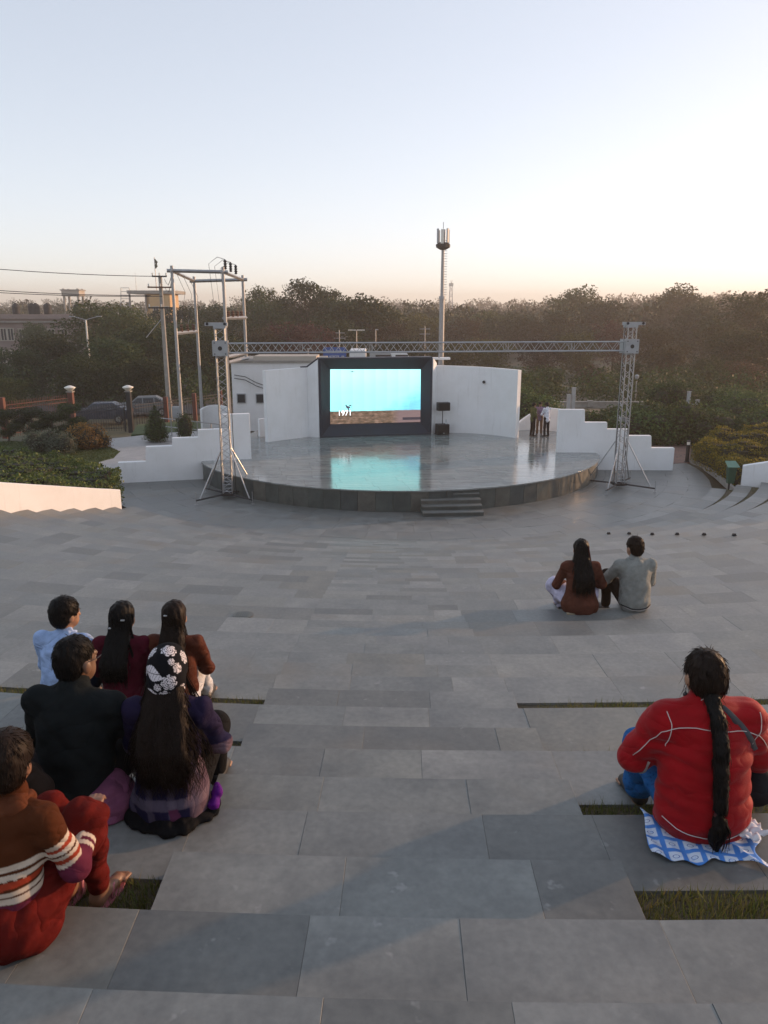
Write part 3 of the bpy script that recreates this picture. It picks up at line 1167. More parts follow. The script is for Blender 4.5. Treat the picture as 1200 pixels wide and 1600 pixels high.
# ------------------------------------------------------------------ small things on the floor
p, kk = on_rows(380, 961)
mc = thing('drain_cover', 'small dark oval drain cover set in the stone steps', 'drain cover', p)
MB().lathe(p, [(.13, 0), (.13, .006), (.115, .008)], 20).build('rim', M['clad'], mc)
mb = MB()
for i in range(7): mb.box(p + Vector((-.075 + .025 * i, 0, .008)), (.012, .16, .006))
mb.build('grating', M['clad'], mc)
for i, (px, py) in enumerate(((951, 834.5), (983, 834.5), (1019, 835.5), (1058, 835.5), (1100, 836), (1147, 837))):
    p, kk = on_rows(px, py)
    s_ = thing('step_light', 'tiny dark step light on the low rows, %s from the left' % ('first', 'second', 'third', 'fourth', 'fifth', 'sixth')[i], 'step light', p, group='step lights on the lower rows')
    MB().box(p + Vector((0, 0, .035)), (.07, .06, .045), .3, ch=.006).build('housing', M['black'], s_)
    MB().box(p + Vector((0, 0, .012)), (.09, .07, .024), .3).build('foot', M['rubber'], s_)

# litter bin on a post
p = at(1138, 767, z=0)
bn = thing('litter_bin', 'green tilting litter bin on a post by the right parapet', 'litter bin', p)
M['green'] = pm('green_plastic', (.012, .07, .04), .45, 0, .2, 5, .05)
MB().tube(p, p + Vector((0, 0, .75)), .035, n=8).build('post', M['black'], bn)
mb = MB()
mb.box(p + Vector((0, 0, .012)), (.34, .3, .022))
mb.build('foot_plate', M['steel'], bn)
mb = MB()
w0, w1 = .115, .155
vs = []
for (w, z) in ((w0, .32), (w1, .95)):
    vs += [p + Vector((-w, -w * .8 - .06, z)), p + Vector((w, -w * .8 - .06, z)), p + Vector((w, w * .8 - .06, z)), p + Vector((-w, w * .8 - .06, z))]
mb.add(vs, [(0, 3, 2, 1), (0, 1, 5, 4), (1, 2, 6, 5), (2, 3, 7, 6), (3, 0, 4, 7), (4, 5, 6, 7)])
mb.build('bin_body', M['green'], bn)
mb = MB()
mb.add([p + Vector(v) for v in ((-.23, -.26, .96), (.23, -.26, .96), (.2, .12, 1.13), (-.2, .12, 1.13), (-.23, -.26, .985), (.23, -.26, .985), (.2, .12, 1.16), (-.2, .12, 1.16))], [(0, 3, 2, 1), (4, 5, 6, 7), (0, 1, 5, 4), (1, 2, 6, 5), (2, 3, 7, 6), (3, 0, 4, 7)])
mb.build('lid', pm('pale_green_plastic', (.10, .22, .16), .5), bn)

# kerb between arena floor and the yellow hedge
kerb = MB()
pts = [at(px, py, z=0) for px, py in ((1076, 722), (1098, 730), (1118, 744), (1132, 757), (1146, 768))]
kn = MB()
for i in range(len(pts) - 1):
    a, b = pts[i], pts[i + 1]
    d = (b - a).normalized()
    n_ = Vector((d.y, -d.x, 0)) * -.14
    k_ = MB().slab([a, b, b + n_, a + n_] if n_.cross(b - a).z < 0 else [a + n_, b + n_, b, a], -.1, .12, .004, .012)
    o = k_.build('kerb_stone', M['concrete'])
    if i == 0:
        o.name = 'kerb'
        tag(o, kind='structure')
        kroot = o
    else: put_under(o, kroot)

# brick walk on the right
t = NT('brick_walk')
v = t.coord('Object')
rotm = t.n('ShaderNodeMapping')
rotm.inputs['Rotation'].default_value = (0, 0, R(40))
t.l(v, rotm.inputs[0])
bk = t.n('ShaderNodeTexBrick')
bk.inputs['Scale'].default_value = 2.4
bk.inputs['Color1'].default_value = (.26, .15, .115, 1)
bk.inputs['Color2'].default_value = (.20, .125, .105, 1)
bk.inputs['Mortar'].default_value = (.06, .045, .04, 1)
bk.inputs['Mortar Size'].default_value = .05
bk.inputs['Row Height'].default_value = .6
bk.inputs['Brick Width'].default_value = 12
t.l(rotm.outputs[0], bk.inputs[0])
t.set(Base_Color=bk.outputs[0], Roughness=.85)
t.bump(bk.outputs[1], -.5, .02)
pl_ = [at(px, py, z=.0) for px, py in ((1030, 726), (1078, 723), (1080, 688), (1090, 680), (1000, 685), (990, 700), (1000, 726))]
w_ = MB().prism([(p.x, p.y) for p in reversed(pl_)], -.1, .012).build('brick_path', t.m)
tag(w_, kind='structure')

# paved way and lawn at the left
lilac = stone_mat('path_paving', [(.30, .29, .29), (.33, .32, .32), (.28, .275, .28)], stain=True)
pl_ = [at(px, py, z=0) for px, py in ((150, 742), (192, 740), (215, 722), (262, 706), (300, 692), (330, 672), (262, 676), (215, 681), (150, 688), (165, 695), (186, 706), (178, 716), (155, 722))]
w_ = MB().prism([(p.x, p.y) for p in reversed(pl_)], -.12, .006).build('path', lilac)
tag(w_, kind='structure')
M['lawn'] = pm('lawn_grass', (.06, .085, .025), .95, 0, .45, 5, .8, .04, 40)
pl_ = [at(px, py, z=0) for px, py in ((110, 728), (150, 724), (176, 716), (188, 706), (165, 696), (140, 690), (60, 690), (0, 690), (-60, 700), (-60, 735))]
w_ = MB().prism([(p.x, p.y) for p in reversed(pl_)], -.12, .012).build('lawn', M['lawn'])
tag(w_, kind='structure')
lawn_obj, lawn_poly = w_, [(p.x, p.y) for p in pl_]
pl_ = [at(px, py, z=0) for px, py in ((262, 676), (330, 672), (345, 662), (300, 658), (215, 664), (205, 680))]
w_ = MB().prism([(p.x, p.y) for p in reversed(pl_)], -.6, .035).build('planting_bed', M['lawn'])
tag(w_, kind='structure')
# ------------------------------------------------------------------ foliage
RG = np.random.default_rng(21)


def leaf_cards(C, size, rg, up=.35, aspect=.62, N=None):
    """one small bent leaf spray (two triangles folded along the rib) at each centre"""
    m = len(C)
    d = rg.normal(size=(m, 3))
    if N is not None: d = d * .75 + N * 1.0
    d[:, 2] += up
    d /= np.linalg.norm(d, axis=1)[:, None]
    a = np.cross(d, rg.normal(size=(m, 3)))
    a /= np.linalg.norm(a, axis=1)[:, None]
    b = np.cross(d, a)
    s = (size if np.ndim(size) else np.full(m, size)) * rg.uniform(.6, 1.35, m)
    s = s[:, None]
    V = np.stack([C - a * s * .5, C - b * s * .5 * aspect + d * s * .12, C + a * s * .5, C + b * s * .5 * aspect + d * s * .12], 1).reshape(-1, 3)
    F = np.arange(4 * m).reshape(-1, 4)
    return V, F


def shell_points(blobs, n, rg, fill=.35):
    """points near the surface of a set of ellipsoids (centre, radii)"""
    w = np.array([(r[0] * r[1] + r[1] * r[2] + r[0] * r[2]) for c, r in blobs])
    idx = rg.choice(len(blobs), n, p=w / w.sum())
    d = rg.normal(size=(n, 3))
    d /= np.linalg.norm(d, axis=1)[:, None]
    k = 1 - fill * rg.random(n) ** 1.6
    Cc = np.array([b[0] for b in blobs])[idx]
    Rr = np.array([b[1] for b in blobs])[idx]
    return Cc + d * Rr * k[:, None], d


def make_tree(seed, H, spread, n_clump, n_leaf, leaf, low=.28, trunk_r=.2, clump_r=.17, airy=False):
    """meshes of one tree: trunk with limbs, crown of leaf sprays in clumps"""
    rg = np.random.default_rng(seed)
    rr = random.Random(seed)
    tm = MB()
    fork = H * rr.uniform(.22, .34)
    lean = Vector((rr.uniform(-.05, .05) * H, rr.uniform(-.05, .05) * H, 0))
    tops = [Vector((0, 0, -.6)), Vector((lean.x * .2, lean.y * .2, fork * .5)), Vector((lean.x * .5, lean.y * .5, fork))]
    tm.path(tops, 0, 8, [trunk_r * 1.25, trunk_r * .95, trunk_r * .8])
    blobs = []
    for i in range(n_clump):
        a = i * 2.399 + rr.uniform(-.4, .4)
        u = (i + .5) / n_clump
        zc = H * (low + (1 - low - .07) * u ** .85)
        rad = spread * math.sqrt(max(.05, 1 - abs((zc / H - .55) / .52) ** 2.2)) * rr.uniform(.25, .95)
        c = Vector((lean.x + rad * math.cos(a), lean.y + rad * math.sin(a), zc))
        r0 = H * clump_r * rr.uniform(.65, 1.2)
        blobs.append(((c.x, c.y, c.z), (r0 * rr.uniform(.9, 1.3), r0 * rr.uniform(.9, 1.3), r0 * rr.uniform(.55, .85))))
        if i % 2 == 0 or airy:
            m_ = tops[2].lerp(c, .5) + Vector((rr.uniform(-.3, .3), rr.uniform(-.3, .3), H * .04))
            tm.path([tops[2], m_, c], 0, 5, [trunk_r * .5, trunk_r * .3, trunk_r * .1])
    P, D = shell_points(blobs, n_leaf, rg, .75 if airy else .5)
    P += rg.normal(0, leaf * .5, P.shape)
    V, F = leaf_cards(P, leaf, rg, .3, .6, D * .6)
    return tm, V, F


M['leaf_dark'] = leaf_mat('dark_leaves', (.018, .032, .011), (.034, .054, .017), (.062, .078, .024))
M['leaf_green'] = leaf_mat('green_leaves', (.03, .05, .016), (.052, .075, .022), (.085, .095, .03))
M['leaf_olive'] = leaf_mat('olive_leaves', (.05, .052, .018), (.085, .08, .025), (.13, .11, .035))
M['leaf_brown'] = leaf_mat('brown_leaves', (.05, .038, .020), (.078, .056, .027), (.105, .075, .035))
M['leaf_red'] = leaf_mat('reddish_leaves', (.06, .028, .024), (.095, .045, .035), (.12, .06, .045))
SPEC = {  # seeds, spread, clumps, leaves, leaf, low, material, airy, clump_r
    'dense': ((1, 2, 3), .42, 34, 7500, .40, .16, 'leaf_dark', False, .17),
    'green': ((4, 5, 6), .46, 34, 7500, .38, .16, 'leaf_green', False, .165),
    'olive': ((7, 8), .45, 32, 7000, .38, .12, 'leaf_olive', False, .17),
    'brown': ((9, 10), .45, 32, 5200, .36, .12, 'leaf_brown', True, .15),
    'red': ((11, 12), .5, 34, 4300, .34, .12, 'leaf_red', True, .15),
    'tall': ((13, 14), .30, 22, 3600, .32, .34, 'leaf_dark', True, .105),
}
PROTO = {}
for kind, (seeds, spread, nc, nl, lf, low, mt, airy, cr) in SPEC.items():
    PROTO[kind] = []
    for sd in seeds:
        tm, V, F = make_tree(sd, 10.0, 10 * spread, nc, nl, lf, low, .2, cr, airy)
        PROTO[kind].append((tm.mesh('trunk', M['bark'], True), np_mesh('crown', V, F, M[mt])))
tree_no = [0]


def plant(kind, x, y, top_z, label, group=None, wide=1.0, name='tree'):
    z = terrain(x, y)
    tree_no[0] += 1
    tr, cr = PROTO[kind][tree_no[0] % len(PROTO[kind])]
    h = max(2.0, top_z - z)
    r_ = thing(name, label, 'tree', (x, y, z), tree_no[0] * 1.7, group)
    s_ = h / 10.0
    r_.scale = (s_ * wide, s_ * wide, s_)
    a, b = link('trunk', tr), link('crown', cr)
    a.parent = r_
    b.parent = r_
    return r_


def tree_at(px, top, dist, kind, label, group=None, wide=1.0):
    p = at(px, top, y=dist)
    return plant(kind, p.x, p.y, p.z, label, group, wide)


GL = 'trees between the street and the far buildings'
GM = 'trees rising behind the screen'
GR = 'trees of the wood on the right'
for (px, top, d_, kd, lab, grp, w_) in (
        # left, towards the street
        (30, 548, 70, 'dense', 'dark leafy tree at the left edge before the grey building', None, 1.15),
        (82, 522, 78, 'dense', 'dark broad tree in front of the windows of the grey building', None, 1.2),
        (150, 474, 96, 'green', 'tall feathery green tree right of the grey building', None, 1.15),
        (196, 482, 92, 'green', 'feathery green tree below the tan tower building', None, 1.05),
        (122, 556, 64, 'dense', 'dark tree behind the left opal lamp post', None, 1.2),
        (10, 590, 60, 'dense', 'low dark tree behind the red fence at the left edge', None, 1.2),
        (178, 530, 70, 'dense', 'dark tree left of the concrete power pole', None, 1.25),
        (228, 512, 76, 'dense', 'dark tree directly behind the concrete power pole', None, 1.15),
        (232, 560, 66, 'dense', 'low dark tree behind the second opal lamp post', None, 1.25),
        (290, 505, 84, 'dense', 'dark tree between the steel poles of the switch structure', None, 1.2),
        (330, 520, 78, 'dense', 'dark tree behind the left truss tower', None, 1.2),
        (335, 478, 120, 'green', 'hazy green tree above the white outbuilding', None, 1.1),
        (280, 480, 125, 'dense', 'hazy dark tree right of the tan tower building', None, 1.1),
        (55, 505, 118, 'green', 'green tree partly hiding the roof of the grey building', None, .9),
        # middle
        (404, 446, 128, 'tall', 'thin branchy tree standing up right of the steel poles', None, .95),
        (432, 468, 122, 'green', 'green rounded tree behind the left part of the beam', None, 1.1),
        (480, 433, 122, 'tall', 'tallest airy tree rising above the wood left of the mast', None, 1.0),
        (508, 447, 118, 'tall', 'airy tree just right of the tallest tree', None, .95),
        (536, 468, 112, 'dense', 'dark round tree above the left half of the screen', None, 1.1),
        (568, 466, 114, 'dense', 'dark round tree above the right half of the screen', None, 1.1),
        (594, 478, 120, 'dense', 'dark tree sloping down towards the mast', None, 1.0),
        (400, 515, 88, 'brown', 'olive brown tree right behind the steel poles', None, 1.15),
        (446, 502, 90, 'red', 'reddish tree left behind the lattice beam', None, 1.2),
        (492, 508, 92, 'red', 'reddish tree above the blue road sign', None, 1.15),
        (540, 505, 98, 'dense', 'dark tree behind the white truck', None, 1.2),
        (600, 505, 110, 'brown', 'brown tree left of the mast foot', None, 1.2),
        (650, 492, 130, 'olive', 'olive tree close left of the mast', None, 1.2),
        (630, 530, 92, 'dense', 'dark low tree behind the white truck roof', None, 1.3),
        (725, 498, 128, 'brown', 'brown tree right of the mast', None, 1.2),
        (770, 488, 150, 'green', 'green hazy tree in the wood right of the mast', None, 1.2),
        (705, 535, 92, 'olive', 'low olive tree at the foot of the mast', None, 1.3),
        (765, 530, 95, 'olive', 'low olive tree above the right backdrop wall', None, 1.3),
        # right
        (820, 492, 140, 'green', 'green tree in the wood above the standing men', None, 1.2),
        (868, 486, 140, 'dense', 'dark tree left of the tall hazy skyline tree', None, 1.2),
        (902, 450, 165, 'green', 'tall hazy green tree on the skyline left of the right tower', None, 1.0),
        (940, 470, 150, 'dense', 'dark tree crown behind the top of the right tower', None, 1.1),
        (962, 500, 112, 'red', 'rust coloured tree just left of the right tower head', None, 1.15),
        (905, 520, 100, 'olive', 'olive tree behind the right end of the beam', None, 1.2),
        (850, 530, 96, 'brown', 'brown tree in the lower wood above the standing men', None, 1.25),
        (1022, 512, 105, 'olive', 'olive green tree catching light right of the right tower', None, 1.2),
        (1062, 448, 160, 'green', 'tall green tree on the skyline right of the right tower', None, 1.05),
        (1052, 540, 90, 'olive', 'lower olive tree right of the right tower', None, 1.3),
        (1104, 474, 135, 'dense', 'dark tree below the skyline near the right edge', None, 1.1),
        (1135, 502, 104, 'green', 'large green tree in the wood at the right', None, 1.3),
        (1186, 458, 112, 'green', 'broad tree on the skyline at the right edge', None, 1.2),
        (1178, 520, 84, 'dense', 'dark near tree at the right edge', None, 1.3),
        (1105, 560, 78, 'dense', 'shadowy dark tree behind the green shrubs', None, 1.3),
        (985, 565, 80, 'dense', 'dark tree behind the right tower shaft', None, 1.3),
        (925, 570, 80, 'brown', 'dark brown tree behind the two grey posts', None, 1.3),
        (862, 575, 78, 'dense', 'dark low tree behind the standing men', None, 1.3),
        (810, 580, 76, 'dense', 'dark low tree beside the end of the right backdrop', None, 1.3),
        (1215, 500, 90, 'dense', 'dark tree cut by the right edge of the picture', None, 1.2),
        (1165, 565, 72, 'brown', 'brown tree in the gloom at the right edge', None, 1.3),
        (-30, 540, 74, 'dense', 'dark tree cut by the left edge of the picture', None, 1.2)):
    if (px, top) == (1135, 502): pass
    tree_at(px, top, d_, kd, lab, grp, w_)

# the far wood: one mass of crowns up to the skyline
def far_wood():
    rg = np.random.default_rng(5)
    C, S = [], []
    for i in range(1500):
        d_ = rg.uniform(165, 700) if i > 250 else rg.uniform(130, 260)
        px = rg.uniform(-150, 1350)
        x, y = (px - 600) / 1200 * d_, d_
        if px < 270 and d_ < 215: continue
        z = terrain(x, y)
        skyline = 467 - 5 * math.sin(px * .006 + .6) - (3 if px > 850 else 0) + (9 if px < 380 else 0)
        top = at(px, skyline + rg.uniform(-8, 20) + max(0, (330 - d_) * .05), y=d_).z
        h = min(max(5.0, top - z), 21.0)
        w = h * rg.uniform(.4, .62)
        n = int(150 if d_ > 300 else 260)
        blobs = []
        for j in range(9):
            a = rg.uniform(0, 6.28)
            q = rg.uniform(0, .75)
            blobs.append(((x + w * q * math.cos(a), y + w * q * math.sin(a), z + h * rg.uniform(.25, .86)), (h * .2, h * .2, h * .15)))
        P, D = shell_points(blobs, n, rg, .6)
        C.append(P)
        S.append(np.full(n, h * .085))
    C, S = np.concatenate(C), np.concatenate(S)
    V, F = leaf_cards(C, S, rg, .3, .7)
    return V, F


V, F = far_wood()
t = NT('far_leaves')
ge = t.n('ShaderNodeNewGeometry')
vv = t.coord()
c = t.ramp(ge.outputs['Random Per Island'], [(0, (.022, .034, .013)), (.5, (.044, .056, .02)), (1, (.07, .075, .028))])
c = t.mix(c, (.075, .048, .03), t.rng(t.noise(vv, .022, 3), 0.5, .64, 0, .55))
t.set(Base_Color=c, Roughness=.7, Specular_IOR_Level=.2)
M['far_leaf'] = t.m
tag(link('far_wood', np_mesh('far_wood', V, F, M['far_leaf'])), 'far wood rolling up to the hazy skyline', 'wood', kind='stuff')


def foliage(name, label, cat, blobs, n, leaf, mat, core=True, stems=None, group=None, up=.5):
    """a shrub or hedge: leaves over rounded masses, a dark twiggy core inside"""
    c0 = blobs[0][0]
    zmin = min(b[0][2] - b[1][2] for b in blobs)
    r_ = thing(name, label, cat, (c0[0], c0[1], max(zmin, terrain(c0[0], c0[1]))), group=group)
    rg = np.random.default_rng(abs(hash(label)) % 1000 if False else len(label) * 31 + n)
    P, D = shell_points(blobs, n, rg, .22)
    keep = P[:, 2] > -.05 if c0[2] > -.3 else P[:, 2] > -9
    P, D = P[keep], D[keep]
    P += rg.normal(0, leaf * .8, P.shape) * np.array([1, 1, .8])
    V, F = leaf_cards(P, leaf, rg, up, .6, D)
    o = link('leaves', np_mesh('leaves', V, F, M[mat]))
    put_under(o, r_)
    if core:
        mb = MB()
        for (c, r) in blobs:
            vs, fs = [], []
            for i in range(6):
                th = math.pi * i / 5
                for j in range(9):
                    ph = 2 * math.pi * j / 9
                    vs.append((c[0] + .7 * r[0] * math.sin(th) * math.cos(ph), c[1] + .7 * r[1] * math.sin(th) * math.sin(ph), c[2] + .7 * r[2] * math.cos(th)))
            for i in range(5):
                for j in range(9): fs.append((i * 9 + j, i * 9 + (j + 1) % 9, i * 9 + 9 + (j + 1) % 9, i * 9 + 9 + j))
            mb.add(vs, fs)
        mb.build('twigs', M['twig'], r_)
    return r_


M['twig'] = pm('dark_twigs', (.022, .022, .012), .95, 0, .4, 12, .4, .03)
M['hedge'] = leaf_mat('hedge_leaves', (0.035, 0.067, 0.019), (0.080, 0.128, 0.035), (0.160, 0.192, 0.056), .2, .4)
M['hedge_red'] = leaf_mat('hedge_young_leaves', (.05, .05, .018), (.09, .075, .03), (.14, .085, .045), .2, .4)
M['yellow_hedge'] = leaf_mat('golden_hedge_leaves', (0.098, 0.105, 0.022), (0.224, 0.182, 0.031), (0.420, 0.294, 0.042), .3)
M['shrub'] = leaf_mat('shrub_leaves', (0.027, 0.053, 0.018), (0.056, 0.094, 0.030), (0.100, 0.138, 0.043), .25)
M['greyleaf'] = leaf_mat('grey_green_leaves', (.06, .075, .05), (.10, .115, .075), (.15, .155, .11), .2)
M['goldleaf'] = leaf_mat('golden_leaves', (0.156, 0.102, 0.024), (0.264, 0.168, 0.036), (0.384, 0.264, 0.060), .3)

def inside(poly, x, y):
    c = False
    for i in range(len(poly)):
        x0, y0 = poly[i]
        x1, y1 = poly[i - 1]
        if (y0 > y) != (y1 > y) and x < (x1 - x0) * (y - y0) / (y1 - y0) + x0: c = not c
    return c


def hedge(label, poly, top, n, leaf, mat, seed):
    """a clipped hedge: a leafy top and sides over a dense twiggy body"""
    rg = np.random.default_rng(seed)
    xs, ys = [p[0] for p in poly], [p[1] for p in poly]
    r_ = thing('hedge', label, 'hedge', (poly[0][0], poly[0][1], 0))
    C = []
    while len(C) < n:
        x, y = rg.uniform(min(xs), max(xs)), rg.uniform(min(ys), max(ys))
        if not inside(poly, x, y): continue
        C.append((x, y, top(x, y) - abs(rg.normal(0, .07))))
    per = [(poly[i], poly[(i + 1) % len(poly)]) for i in range(len(poly))]
    for (a, b) in per:
        L = math.hypot(b[0] - a[0], b[1] - a[1])
        for i in range(int(L * n * .012)):
            u = rg.random()
            x, y = a[0] + (b[0] - a[0]) * u, a[1] + (b[1] - a[1]) * u
            C.append((x + rg.normal(0, .06), y + rg.normal(0, .06), top(x, y) * rg.random() ** .7))
    C = np.array(C)
    V, F = leaf_cards(C, leaf, rg, .55, .6)
    put_under(link('leaves', np_mesh('leaves', V, F, M[mat])), r_)
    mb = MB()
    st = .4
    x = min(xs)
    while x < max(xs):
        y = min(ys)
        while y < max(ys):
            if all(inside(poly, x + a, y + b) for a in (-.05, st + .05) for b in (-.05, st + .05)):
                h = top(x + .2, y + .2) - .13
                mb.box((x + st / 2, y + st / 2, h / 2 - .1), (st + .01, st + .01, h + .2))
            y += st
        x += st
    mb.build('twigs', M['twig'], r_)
    return r_


rgl = np.random.default_rng(6)
C = []
while len(C) < 16000:
    x, y = rgl.uniform(-24, -8), rgl.uniform(30, 46)
    if inside(lawn_poly, x, y): C.append((x, y, .03))
V, F = leaf_cards(np.array(C), .07, rgl, .0, .35)
M['lawn_blades'] = leaf_mat('lawn_blades', (.06, .085, .02), (.10, .13, .03), (.15, .16, .05), .3)
o = link('lawn_grass', np_mesh('lawn_grass', V, F, M['lawn_blades']))
put_under(o, lawn_obj)
o['kind'] = 'stuff'
rr = random.Random(8)
d_ = (WL1 - WL0).normalized()
no = Vector((-.93, .37, 0))
pa = [WL0 + no * .34 + d_ * s_ for s_ in (-.1, 3, 6, 9.5)]
poly = [(p.x, p.y) for p in pa] + [(-24, 17), (-24, 31.2), (-16, 31.1), (-13.2, 30.4), (-10.6, 27.6), (-9.35, 26.6)]
hedge('wide dark green hedge behind the sunlit parapet at left', poly, lambda x, y: 1.28 + .26 * max(0, 24.8 - y) + .09 * math.sin(x * 2.1 + y * 1.3) + .08 * math.sin(x * 3.7 - y * 2.9) + .05 * math.sin(x * 7 + y * 6), 34000, .10, 'hedge', 2)
poly = [(14.15, 34.7), (14.0, 32), (13.85, 29.9), (14.3, 29.2), (18, 28.0), (25, 31), (23, 39.5), (19.3, 38.4), (15.5, 35.9)]
hedge('golden yellow hedge beyond the kerb at the right', poly, lambda x, y: 1.12 + .24 * math.sin((x + y) * 1.5 + .6 * math.sin(x * 1.1)) + .1 * math.sin(x * 3.1 - y * 2.2) + .06 * math.sin(x * 6 + y * 7) + .03 * (x - 14), 36000, .085, 'yellow_hedge', 3)
# right: big green shrubs, each a thing
for i, (px, py, top, w, lab, mt) in enumerate((
        (820, 671, 606, 1.5, 'dark green shrub between the right backdrop and the standing men', 'shrub'),
        (852, 669, 618, 1.6, 'dark green shrub behind the three standing men', 'shrub'),
        (903, 676, 641, 1.3, 'low green shrub below the two grey posts', 'shrub'),
        (962, 674, 634, 1.4, 'green shrub just left of the right tower shaft', 'shrub'),
        (985, 664, 630, 1.4, 'green shrub before the low grey garden wall', 'shrub'),
        (938, 680, 648, 1.2, 'low green shrub behind the right stepped wall', 'shrub'),
        (1000, 692, 640, 1.5, 'green shrub with yellow tips behind the right tower shaft', 'shrub'),
        (1040, 690, 622, 1.7, 'rounded green shrub right of the right tower', 'shrub'),
        (1045, 660, 592, 1.5, 'taller dark shrub behind the rounded green shrub', 'shrub'),
        (1085, 690, 634, 1.9, 'green shrub above the brick path', 'shrub'),
        (1115, 686, 640, 1.3, 'bright tipped young shrub left of the golden hedge', 'shrub'),
        (1135, 672, 626, 2.0, 'wide green shrub behind the golden hedge', 'shrub'),
        (1185, 668, 612, 2.4, 'large green shrub at the right edge behind the golden hedge', 'shrub'),
        (1150, 652, 600, 2.2, 'green shrub below the gloomy wood at right', 'shrub'),
        (1215, 690, 630, 2.2, 'green shrub cut by the right edge of the picture', 'shrub'),
        (1075, 655, 612, 1.8, 'green shrub around the two small grey posts', 'shrub'))):
    p = at(px, py, z=0)
    ztop = at(px, top, y=p.y).z
    bl = []
    for j in range(9):
        a, q = rr.uniform(0, 6.28), rr.uniform(0, .75)
        h = ztop * rr.uniform(.62, 1.0) if j else ztop
        rz = h * .42
        bl.append(((p.x + w * q * math.cos(a), p.y + w * q * math.sin(a), h - rz), (w * .55, w * .55, rz)))
        if j % 2: bl.append(((p.x + w * q * math.cos(a), p.y + w * q * math.sin(a), h * .3), (w * .6, w * .6, h * .32)))
    foliage('shrub', lab, 'shrub', bl, int(5200 * w), .15, mt)

# left: topiary, golden and grey shrubs, two conifers
for i, (px, py, h, lab) in enumerate(((14, 688, 1.7, 'cloud pruned dark topiary at the left edge'), (52, 686, 1.75, 'cloud pruned dark topiary second from the left edge'), (84, 690, 1.6, 'cloud pruned dark topiary beside the grey green shrub'), (112, 684, 1.9, 'cloud pruned dark topiary below the left opal lamp'))):
    p = at(px, py, z=0)
    bl = [((p.x, p.y, h - .28), (.62, .62, .26)), ((p.x - .55, p.y + .1, h - .75), (.5, .5, .2)), ((p.x + .5, p.y - .2, h - .95), (.48, .48, .2)), ((p.x + .1, p.y - .3, h - 1.25), (.42, .42, .18))]
    r_ = foliage('topiary', lab, 'topiary', bl, 4200, .075, 'leaf_dark')
    mb = MB()
    mb.path([(p.x, p.y, -.05), (p.x + .05, p.y, .5), (p.x, p.y, h - .35)], .05, 6)
    for b in bl[1:]: mb.path([(p.x, p.y, b[0][2] - .3), (b[0][0], b[0][1], b[0][2])], .03, 5)
    mb.build('stem', M['bark'], r_)
for (px, py, w, h, lab, mt) in ((142, 702, .85, 1.25, 'golden leafed shrub at the bend of the lawn', 'goldleaf'), (124, 698, .8, 1.3, 'golden brown shrub behind the grey green shrub', 'goldleaf'), (98, 708, 1.0, 1.15, 'pale grey green shrub before the hedge', 'greyleaf'), (72, 706, .9, 1.1, 'grey green shrub left of the golden shrubs', 'greyleaf'), (156, 700, .5, .8, 'small golden shrub at the lawn tip', 'goldleaf'), (295, 690, .6, 1.5, 'bushy green shrub between the steel poles', 'shrub')):
    p = at(px, py, z=0)
    bl = []
    for j in range(7):
        a, q = rr.uniform(0, 6.28), rr.uniform(0, .7)
        hh = h * rr.uniform(.6, 1)
        bl.append(((p.x + w * q * math.cos(a), p.y + w * q * math.sin(a), hh * .55), (w * .5, w * .5, hh * .5)))
    foliage('shrub', lab, 'shrub', bl, int(2600 * w), .09, mt)
p = at(245, 690, z=0)
bl = [((p.x, p.y, .25 + .17 * j), (.62 * (1 - (j / 9.5) ** 1.4) + .04,) * 2 + (.26,)) for j in range(10)]
r_ = foliage('conifer', 'small cone shaped conifer left of the switch box', 'conifer', bl, 5200, .07, 'shrub')
MB().path([(p.x, p.y, -.05), (p.x, p.y, .6)], .06, 6).build('stem', M['bark'], r_)
# fallen shrubs under the wood, a dark belt of undergrowth
bl = []
for i in range(110):
    px = rr.uniform(770, 1300) if i < 70 else rr.uniform(-60, 420)
    d_ = rr.uniform(60, 84)
    x = (px - 600) / 1200 * d_
    h = rr.uniform(1.6, 3.6)
    if px < 420: d_ += 3
    bl.append(((x, d_, terrain(x, d_) + h * .45), (rr.uniform(1.6, 2.6), 1.5, h * .55)))
P, D = shell_points(bl, 30000, RG, .3)
V, F = leaf_cards(P, .28, RG, .4, .6, D)
tag(link('undergrowth', np_mesh('undergrowth', V, F, M['leaf_dark'])), 'dark undergrowth below the trees', 'undergrowth', kind='stuff')
# ------------------------------------------------------------------ left background: fence, lamps, gate, cars
M['lampwhite'] = M['bulb']


def opal_lamp(px, top, foot_z, d_, label, colm, colw):
    p = at(px, 620, y=d_)
    base = Vector((p.x, p.y, terrain(p.x, p.y)))
    zt = at(px, top, y=d_).z
    r_ = thing('lamp_post', label, 'lamp post', base)
    MB().box(base + Vector((0, 0, (zt - .42 - base.z) / 2)), (colw, colw, zt - .42 - base.z)).build('column', M[colm], r_)
    MB().box(base + Vector((0, 0, zt - base.z - .39)), (colw + .1, colw + .1, .07)).build('column_cap', M['concrete'], r_)
    MB().lathe((base.x, base.y, zt - .36), [(.1, 0), (.16, .04), (.34, .2), (.36, .24), (.3, .28), (.1, .36), (.02, .37)], 14).build('bowl', M['bulb'], r_, True)
    return base, zt


l1, z1 = opal_lamp(110.5, 602.5, -.9, 50.0, 'brick red lamp post with opal bowl at the end of the red fence', 'redpaint', .32)
l2, z2 = opal_lamp(201, 602, -.9, 50.5, 'dark lamp post with opal bowl right of the gate', 'black', .3)
